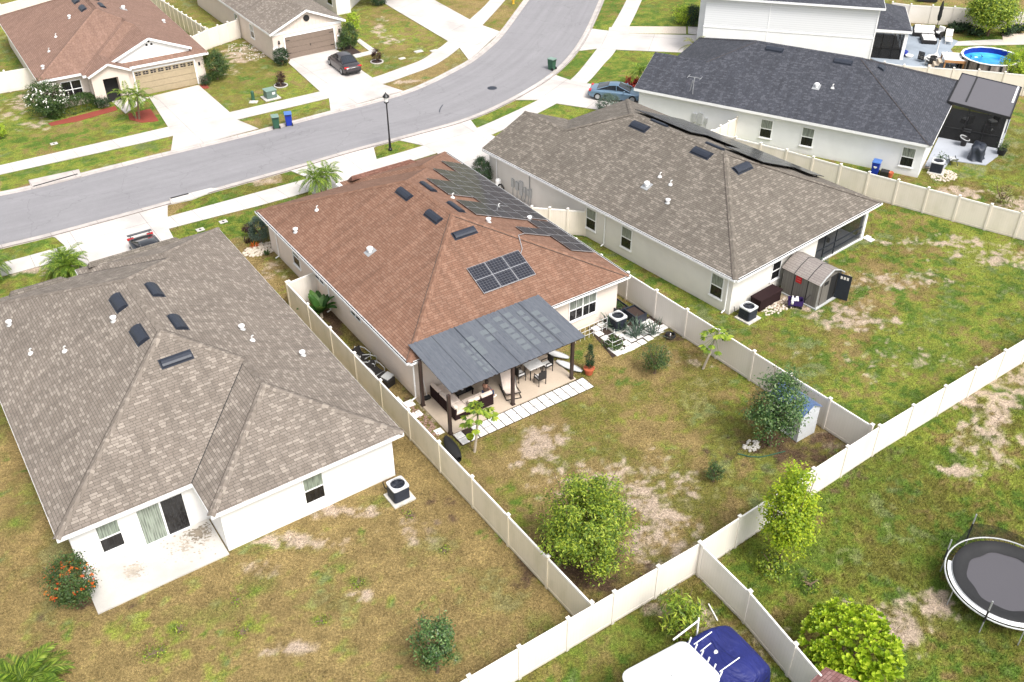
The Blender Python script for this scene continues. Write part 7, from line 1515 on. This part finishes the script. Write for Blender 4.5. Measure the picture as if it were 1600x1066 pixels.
mb = MB(); mb.lathe((0, 0, 0), [(.001, 0), (.16, 0), (.22, .4), (.18, .4), (.001, .3)], 12); o = mb.build('terracotta_pot', 'terracotta'); o.location = (*P(1390, 277), 0); tag(o, 'terracotta pot beside the low black tub', 'pot')
t = thing('street_lamp', 'black street lamp with a lantern head on the grass verge', 'street lamp', (*P(610, 235), 0)); H_ = HT((610, 235), (602.5, 144)); mb = MB()
mb.lathe((0, 0, 0), [(.001, 0), (.16, 0), (.16, .12), (.10, .2), (.085, .9), (.065, 1.0), (.05, H_-.95), (.08, H_-.9), (.05, H_-.86), (.001, H_-.86)], 12); mb.build('pole', 'black_metal', t)
mb = MB(); mb.lathe((0, 0, H_-.86), [(.06, 0), (.19, .06), (.16, .12), (.001, .12)], 12); mb.build('lantern_base', 'black_metal', t); mb = MB(); mb.lathe((0, 0, H_-.74), [(.13, 0), (.2, .36), (.001, .36)], 12); mb.build('lantern_glass', 'cushion_white', t)
mb = MB(); mb.lathe((0, 0, H_-.38), [(.001, -.01), (.27, 0), (.26, .05), (.1, .24), (.03, .3), (.03, .36), (.001, .38)], 12); mb.build('lantern_cap', 'black_metal', t)
t = thing('transformer_box', 'green utility transformer box with white label on a concrete pad', 'utility box', (*P(423, 153), 0), R(34)); mb = MB(); mb.bx(-.45, .45, -.4, .4, .08, .72); mb.build('cabinet', 'utility_green', t, bevel=.03); mb = MB(); mb.bx(-.5, .5, -.46, .44, .72, .79); mb.build('lid', 'bin_lid_pale', t, bevel=.02); mb = MB(); mb.bx(-.7, .7, -.65, .6, -.02, .08); mb.build('pad', 'concrete_walk', t); mb = MB(); mb.bx(.05, .3, -.408, -.401, .4, .6); mb.build('label_plate', 'cushion_white', t)
t = thing('utility_pedestal', 'short dark green utility post left of the transformer box', 'utility post', (*P(396, 157), 0)); mb = MB(); mb.lathe((0, 0, 0), [(.001, 0), (.14, 0), (.14, .75), (.1, .82), (.001, .84)], 14); mb.build('post', 'bin_green', t); mb = MB(); mb.box((.1, -.4, .02), (.35, .25, .03)); mb.build('pad', 'pad_concrete', t)
for i, (x, y) in enumerate(((84.5, 225), (313, 359.5), (349, 347))):
    t = thing('meter_cover', ['white water meter cover in the lawn of the far brown roof house', 'white meter cover nearest the taupe roof', 'white meter cover nearer to the brown roof house, in the green lawn'][i], 'meter cover', (*P(x, y), 0), ANG, 'water meter covers'); mb = MB(); mb.box((0, 0, .02), (.26, .2, .025)); mb.build('plate', 'concrete_walk', t); mb = MB(); mb.lathe((0, 0, .045), [(.09, 0), (.001, .005)], 12); mb.build('hole', 'rubber', t)
for i, (x, y, s) in enumerate(((654, 81, .4), (628, 92, .3), (678, 80, .35))):
    t = thing('utility_cover', ['pale utility cover in the grass beside the curved pavement, middle one', 'pale utility cover furthest left in the grass by the curved pavement', 'pale utility cover touching the curved pavement'][i], 'utility cover', (*P(x, y), 0), ANG, 'utility covers by the curved pavement'); mb = MB(); mb.box((0, 0, .03), (s, s*.6, .04)); mb.build('plate', 'pad_concrete', t)
mb = MB(); mb.lathe((0, 0, 0), [(.42, .0), (.42, .012), (.001, .014)], 24); o = mb.build('manhole_cover', 'vent_black'); o.location = (*P(769, 138), .012); tag(o, 'round dark manhole cover in the asphalt of the bend', 'manhole cover')
mb = MB(); G = []
for k in range(12): q = P(686.5+5.5*(k/11)**2, 176-12*k/11); G.append([(*(q+np.array([-.03, 0])), .0175), (*(q+np.array([.05, 0])), .0175)])
mb.grid(G); o = mb.build('tyre_mark', 'vent_black'); struct(o)
t = thing('fire_hydrant', 'small yellow fire hydrant on the verge at the top edge', 'hydrant', (*P(802, 6), 0)); plain('hydrant_yellow', (.6, .35, .03), .5); mb = MB(); mb.lathe((0, 0, 0), [(.001, 0), (.14, 0), (.11, .08), (.11, .5), (.14, .52), (.1, .66), (.001, .72)], 12); mb.build('barrel', 'hydrant_yellow', t); mb = MB(); mb.tube([(-.2, 0, .4), (.2, 0, .4)], .06, 8); mb.build('nozzle', 'hydrant_yellow', t)
# ---------------------------------------------------------------- patio behind the dark roof house
t = thing('patio_cover', 'flat grey insulated patio cover with a dark seam behind the dark roof house', 'patio cover', at(FD, 0, 0), FD.ang); mb = MB(); c4 = [(8.35, .3, 3.0), (15.1, .3, 3.0), (15.2, -4.25, 2.62), (8.3, -4.2, 2.62)]
plain('cover_grey', (.095, .09, .10), .5, var=.05); mb.poly(c4, up=True); r_ = mb.build('roof_panel', 'cover_grey', t); md = r_.modifiers.new('t', 'SOLIDIFY'); md.thickness = .09
cc4 = [np.array(c) for c in c4]
for i in range(4):
    a_, b_ = cc4[i], cc4[(i+1) % 4]; d = b_-a_; L_ = np.linalg.norm(d); d /= L_; s = np.cross(d, (0, 0, 1)); mb = MB(); mb.box((a_+b_)/2-(0, 0, .05), (L_/2+.04, .04, .10), d, s); mb.build('edge_trim', 'rubber' if i != 1 else 'vent_black', t)
mb = MB(); a_ = cc4[1]*.74+cc4[2]*.26; b_ = cc4[0]*.74+cc4[3]*.26; e_2 = a_+(b_-a_)*.88; mb.box((a_+e_2)/2+(0, 0, .02), (np.linalg.norm(e_2-a_)/2, .06, .015), (e_2-a_)/np.linalg.norm(e_2-a_), (0, 1, 0)); mb.build('seam', 'rubber', t)
a_ = cc4[2]*.95+cc4[1]*.05; b_ = cc4[3]*.55+cc4[2]*.45+(cc4[1]-cc4[2])*.05; mb = MB(); mb.box((a_+b_)/2+(0, 0, .02), (np.linalg.norm(b_-a_)/2, .07, .015), (b_-a_)/np.linalg.norm(b_-a_), (0, 1, 0)); mb.build('flashing', 'trim_white', t)
for a, b, z in ((8.45, -4.05, 2.55), (15.0, -4.1, 2.55), (8.45, .35, 2.9), (11.8, -4.1, 2.55)): mb = MB(); mb.bx(a-.06, a+.06, b-.06, b+.06, 0, z); mb.build('post', 'trim_white' if b < -4 and a < 9 else 'rubber', t)
mb = MB(); mb.poly([(8.45, -4.0, .06), (8.45, .3, .06), (8.45, .3, 2.85), (8.45, -4.0, 2.5)]); mb.poly([(8.5, -4.08, .06), (15, -4.1, .06), (15, -4.1, 2.5), (8.5, -4.08, 2.5)]); mb.build('screen', 'screen_mesh', t)
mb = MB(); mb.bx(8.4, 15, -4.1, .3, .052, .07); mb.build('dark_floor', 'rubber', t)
bars('screen_frame', [((8.44, -2.7, .1), (8.44, -2.7, 2.6)), ((8.44, -1.3, .1), (8.44, -1.3, 2.75)), ((8.44, -4, 1.0), (8.44, .3, 1.0))], 'rubber', t, .03)
for i, (a, b) in enumerate(((9.6, -1.5), (10.6, -2.9), (12.0, -1.2), (12.6, -3.0))):
    t = thing('patio_chair', ['dark cushioned chair nearest the screen under the flat grey cover', 'dark cushioned chair close to the front post of the flat grey cover', 'dark cushioned chair deeper under the flat grey cover', 'dark cushioned chair at the far end under the flat grey cover'][i], 'chair', at(FD, a, b, .07), FD.ang+i*1.3, 'dark chairs under the flat grey cover'); mb = MB(); mb.bx(-.35, .35, -.35, .35, .15, .42); mb.bx(-.35, .35, .28, .38, .42, .85); mb.build('frame', 'wicker_black', t, bevel=.03); mb = MB(); mb.bx(-.28, .28, -.3, .26, .42, .52); mb.build('cushion', 'utility_grey', t, bevel=.03)
for i, (a, b) in enumerate(((7.7, -1.6), (6.9, -2.9))):
    t = thing('wire_chair', ['round grey-rimmed wicker chair in front of the dark screen', 'second round grey-rimmed chair behind the black covered grill'][i], 'chair', at(FD, a, b, .05), FD.ang, 'round-rimmed chairs'); mb = MB(); mb.tube([(.36*cos(q), .36*sin(q), .62+.12*sin(q)) for q in np.linspace(0, 2*pi, 22)], .035, 6); mb.build('rim', 'utility_grey', t)
    mb = MB(); mb.lathe((0, 0, 0), [(.2, .0), (.22, .3), (.34, .62), (.3, .6), (.001, .38)], 14); mb.build('seat', 'wicker_black', t)
def covered(label, p, rz, sx, sy, h, name='covered_grill', cat='grill cover'):
    t = thing(name, label, cat, p, rz); mb = MB(); G = []
    for k, (z, s) in enumerate(((0.05, 1.12), (.2, 1.0), (h*.6, .92), (h*.85, .95), (h, .8), (h+.03, .1))):
        G.append([(sx*s*(1+.1*sin(5*q+k))*cos(q)/max(abs(cos(q)), abs(sin(q)))**.7, sy*s*(1+.1*sin(7*q+k))*sin(q)/max(abs(cos(q)), abs(sin(q)))**.7, z+.05*sin(3*q)*(k > 2)) for q in np.linspace(0, 2*pi, 33)[:-1]])
    mb.grid(G, closed_v=True, flip=True); mb.build('cover', 'vent_black', t, smooth=True); mb = MB(); mb.bx(-sx*.7, sx*.7, -sy*.5, sy*.5, .02, h*.7); mb.build('body', 'rubber', t)
covered('large black covered grill on the grey slab behind the dark roof house', at(FD, 5.9, -2.8, .05), FD.ang, .75, .5, 1.05)
t = thing('folding_chair', 'thin grey folding lounge chair on the grey slab near the air conditioner', 'chair', at(FD, 4.0, -1.4, .05), FD.ang+.4); bars('frame', [((-.5, -.25, .05), (.5, -.25, .4)), ((-.5, .25, .05), (.5, .25, .4)), ((.5, -.25, .05), (-.3, -.25, .5)), ((.5, .25, .05), (-.3, .25, .5))], 'vent_black', t, .02); mb = MB(); mb.grid([[(x, y, z) for y in (-.24, .24)] for x, z in ((-.5, .55), (-.2, .3), (.5, .33))]); mb.build('sling', 'utility_grey', t)
t = thing('pot_plant', 'potted green plant with red leaves beside the pale air conditioner', 'potted plant', at(FD, 2.7, -.7, .05)); mb = MB(); mb.lathe((0, 0, 0), [(.001, 0), (.2, 0), (.28, .38), (.001, .34)], 12); mb.build('pot', 'red_paint', t)
C = rng.normal(size=(220, 3))*np.array([.2, .2, .2])+np.array([0, 0, .75]); mb = MB(); leaves(mb, C, .18, .3, .5); mb.build('foliage', 'leaf_mid', t)
t = thing('pot_plant', 'plant in a dark pot at the front post of the flat grey cover', 'potted plant', at(FD, 7.5, -4.35, 0)); mb = MB(); mb.lathe((0, 0, 0), [(.001, 0), (.26, 0), (.36, .45), (.001, .4)], 12); mb.build('pot', 'rubber', t)
C = rng.normal(size=(200, 3))*np.array([.2, .2, .16])+np.array([0, 0, .7]); mb = MB(); leaves(mb, C, .15, .4, .5); mb.build('foliage', 'leaf_mid', t)
# ---------------------------------------------------------------- pool yard
pc = (P(1505, 88.5, 1.3)+P(1591, 88.5, 1.3))/2; prx = np.linalg.norm(P(1505, 88.5, 1.3)-P(1591, 88.5, 1.3))/2*.99
t = thing('round_pool', 'round above-ground swimming pool with bright blue water', 'pool', (*pc, 0)); mb = MB()
G = [[(prx*cos(q), prx*sin(q), z) for z in (0, 1.3)] for q in np.linspace(0, 2*pi, 49)]; mb.grid(G); m, n, b = newmat('pool_wall'); f = noise(n, objn(n, (3, 3, .3)), 3, 4); n.links.new(ramp(n, f, [(.35, (.16, .13, .12)), (.65, (.34, .30, .28))]), b.inputs['Base Color']); mb.build('wall', 'pool_wall', t, recalc=True)
plain('liner_blue', (.01, .03, .30), .4, var=.25, scale=5); mb = MB(); mb.grid([[((prx-.05)*cos(q), (prx-.05)*sin(q), z) for z in (0.1, 1.3)] for q in np.linspace(0, 2*pi, 49)], flip=True); mb.build('liner', 'liner_blue', t)
m, n, b = newmat('pool_water'); f = noise(n, objn(n), .55, 3); f2 = noise(n, objn(n), 5, 3); cc = ramp(n, f, [(.35, (.015, .19, .62)), (.55, (.04, .36, .74)), (.75, (.12, .55, .78))]); n.links.new(cc, b.inputs['Base Color']); b.inputs['Roughness'].default_value = .05; bump(n, b, f2, .25, .05)
mb = MB(); mb.lathe((0, 0, 0), [(prx-.06, .86), (.001, .86)], 48); mb.build('water', 'pool_water', t)
mb = MB(); mb.grid([[((prx+r)*cos(q), (prx+r)*sin(q), 1.32+z) for r, z in ((-.09, 0), (-.09, .04), (.09, .04), (.09, 0))] for q in np.linspace(0, 2*pi, 17)]); mb.build('rim', 'stucco_cool', t, recalc=True)
for k in range(16): q = 2*pi*k/16; mb = MB(); mb.box(((prx+.04)*cos(q), (prx+.04)*sin(q), .66), (.05, .09, .64), (cos(q), sin(q), 0), (-sin(q), cos(q), 0)); mb.build('upright', 'rubber', t)
dk = P(1490, 88, 1.1); t = thing('pool_deck', 'small pale wooden platform with steps at the left side of the round pool', 'deck', (*dk, 0), R(-12)); plain('deck_wood', (.50, .42, .33), .8); plain('wood_orange', (.42, .22, .10), .8); mb = MB(); mb.bx(-.9, .9, -1.1, 1.0, 1.02, 1.1); mb.build('platform', 'cushion_white', t)
for x in (-.8, .8):
    for y in (-1, .9): mb = MB(); mb.bx(x-.06, x+.06, y-.06, y+.06, 0, 1.02); mb.build('leg', 'wood_orange', t)
mb = MB(); mb.bx(-.9, .9, -1.13, -1.1, .85, 1.08); mb.build('skirt', 'wood_orange', t)
for k in range(3): mb = MB(); mb.bx(-1.3-.35*k, -.95-.35*k, -1.0, .0, .75-.27*k, .82-.27*k); mb.bx(-1.3-.35*k, -1.26-.35*k, -1.0, 0, .5-.2*k if k < 2 else 0, .75-.27*k); mb.build('step', 'deck_wood', t)
GA = R(-13)
def patio_sofa(label, p, rz, w_, cushions, name='patio_sofa', cat='sofa', back=True, group=None):
    t = thing(name, label, cat, (*p, .05), rz, group); mb = MB(); hw = w_/2
    mb.bx(-hw, hw, -.4, .4, .08, .38)
    if back: mb.bx(-hw, -hw+.1, -.4, .4, .38, .62); mb.bx(hw-.1, hw, -.4, .4, .38, .62); mb.bx(-hw, hw, .32, .42, .38, .9)
    mb.build('frame', 'wicker_black', t, bevel=.02); cw = (w_-.2)/cushions
    for k in range(cushions):
        x = -hw+.1+cw*(k+.5); mb = MB(); mb.bx(x-cw/2+.01, x+cw/2-.01, -.38, .3, .38, .5); mb.build('seat_cushion', 'cushion_white', t, bevel=.03)
        if back: mb = MB(); mb.box((x, .25, .74), (cw/2-.01, .08, .24), (1, 0, 0), (0, 1, .25)); mb.build('back_cushion', 'cushion_white', t, bevel=.04)
    return t
patio_sofa('three-seat dark wicker sofa with white cushions in the pool yard', P(1442, 57), GA, 2.1, 3); patio_sofa('white-topped dark ottoman table nearest the white-cushioned sofa', P(1442, 58.5)+np.array([.05, -1.0]), GA, 1.4, 2, 'ottoman', 'ottoman', False, 'ottomans in the pool yard')
patio_sofa('white-topped dark ottoman on the camera side of the other one', P(1442, 62)+np.array([.1, -1.2]), GA, 1.4, 2, 'ottoman', 'ottoman', False, 'ottomans in the pool yard'); patio_sofa('dark wicker armchair with white cushions right of the sofa', P(1466, 58.5), R(-60), .85, 1, 'armchair', 'armchair')
t = thing('parasol', 'closed black parasol standing by the tan fence', 'parasol', (*P(1463, 46), 0)); mb = MB(); mb.tube([(0, 0, 0), (0, 0, 2.7)], .03, 8); mb.build('pole', 'black_metal', t); mb = MB(); mb.lathe((0, 0, 0), [(.14, .9), (.2, 1.3), (.16, 1.9), (.2, 2.1), (.05, 2.8), (.001, 2.85)], 10); mb.build('canopy', 'rubber', t); mb = MB(); mb.lathe((0, 0, 0), [(.001, .0), (.3, 0), (.3, .08), (.05, .14)], 14); mb.build('base', 'rubber', t)
t = thing('sun_lounger', 'slatted pale sun lounger with a raised back beside the lawn', 'sun lounger', (*P(1481, 66), .05), R(70))
for k in range(9): mb = MB(); mb.box((-.9+k*.16, 0, .32), (.06, .32, .02)); mb.build('slat', 'stucco_pale', t)
mb = MB(); mb.box((.85, 0, .62), (.38, .32, .02), (.7, 0, .7), (0, 1, 0)); mb.build('backrest', 'stucco_pale', t)
for x in (-.85, .5):
    for y in (-.28, .28): mb = MB(); mb.bx(x-.03, x+.03, y-.03, y+.03, 0, .3); mb.build('leg', 'stucco_pale', t)
t = thing('fire_pit', 'round pale fire pit table surrounded by white slatted chairs', 'fire pit', (*P(1457, 98), .05)); mb = MB(); mb.lathe((0, 0, 0), [(.001, 0), (.4, 0), (.5, .45), (.62, .5), (.001, .48)], 16); mb.build('table', 'stucco_pale', t); mb = MB(); mb.lathe((0, 0, .5), [(.3, 0), (.3, .05), (.001, .07)], 12); mb.build('burner', 'rubber', t)
for i, (x, y, rz) in enumerate(((1440, 97, 2.2), (1475, 100, -1.1), (1452, 103, 3.3), (1486, 103, -1.6))):
    t = thing('slatted_chair', ['black and white slatted chair left of the round fire pit', 'black and white slatted chair right of the round fire pit', 'black slatted chair on the camera side of the round fire pit', 'slatted chair furthest right of the fire pit'][i], 'chair', (*P(x, y), .05), rz, 'slatted chairs around the fire pit')
    for k in range(5): mb = MB(); mb.box((-.26+k*.13, .3, .6), (.05, .02, .38), (1, 0, 0), (0, 1, .35)); mb.build('slat', 'rubber' if i != 1 or k % 2 else 'cushion_white', t)
    mb = MB(); mb.bx(-.32, .32, -.3, .25, .32, .37); mb.build('seat', 'cushion_white' if i < 2 else 'rubber', t)
    for s in (-.34, .34): mb = MB(); mb.bx(s-.05, s+.05, -.3, .3, .52, .56); mb.bx(s-.03, s+.03, -.28, -.22, 0, .52); mb.build('armrest', 'cushion_white', t)
for i, (x, y) in enumerate(((1507, 104), (1524, 104))):
    t = thing('bicycle', ['black bicycle leaning at the left of the pool wall', 'black bicycle with white seat leaning at the pool wall'][i], 'bicycle', (*P(x, y), .0), R(-12+8*i), 'bicycles at the pool')
    for sx in (-.5, .5): mb = MB(); mb.tube([(sx+.32*cos(q), 0, .33+.32*sin(q)) for q in np.linspace(0, 2*pi, 20)], .035, 6); mb.build('wheel', 'rubber', t)
    bars('frame', [((-.5, 0, .33), (-.15, 0, .75)), ((-.15, 0, .75), (.3, 0, .8)), ((.3, 0, .8), (.5, 0, .33)), ((-.5, 0, .33), (-.05, 0, .3)), ((-.05, 0, .3), (.3, 0, .75)), ((.3, 0, .8), (.32, 0, 1.0)), ((.32, -.25, 1.0), (.32, .25, 1.0))], 'rubber', t, .02); mb = MB(); mb.box((-.18, 0, .85), (.14, .07, .04)); mb.build('saddle', 'cushion_white', t, bevel=.02)
t = thing('patio_heater', 'slim white patio heater with a dark head on the blue concrete', 'patio heater', (*P(1462, 88), .05)); t['label'] = 'slim white patio heater with a dark head on the blue concrete'; t['category'] = 'patio heater'; t.name = 'patio_heater'
mb = MB(); mb.lathe((0, 0, 0), [(.001, 0), (.25, 0), (.2, .15), (.06, .3), (.05, 1.3), (.1, 1.4), (.1, 1.5)], 12); mb.build('column', 'cushion_white', t); mb = MB(); mb.lathe((0, 0, 1.5), [(.08, 0), (.13, .15), (.08, .3), (.001, .32)], 12); mb.build('head', 'rubber', t)
for i, (x, y) in enumerate(((1411, 87), (1420, 90))):
    mb = MB(); mb.lathe((0, 0, 0), [(.001, 0), (.3, 0), (.38, .4 if i == 0 else .18), (.3, .42 if i == 0 else .2), (.001, .35 if i == 0 else .17)], 14); o = mb.build('tub', ['liner_blue', 'cushion_white'][i]); o.location = (*P(x, y), .05); tag(o, ['round blue tub beside the screened porch corner', 'small white basin right of the blue tub'][i], 'tub')
t = thing('garden_bench', 'white cushioned furniture at the top edge behind the tan fence', 'bench', (*P(1448, 3), 0), GA); mb = MB(); mb.bx(-1.0, 1.0, -.3, .3, .1, .5); mb.bx(-1.0, 1.0, .3, .4, .5, .95); mb.build('frame', 'rubber', t); mb = MB(); mb.bx(-.9, .9, -.28, .25, .5, .6); mb.build('cushion', 'cushion_white', t)
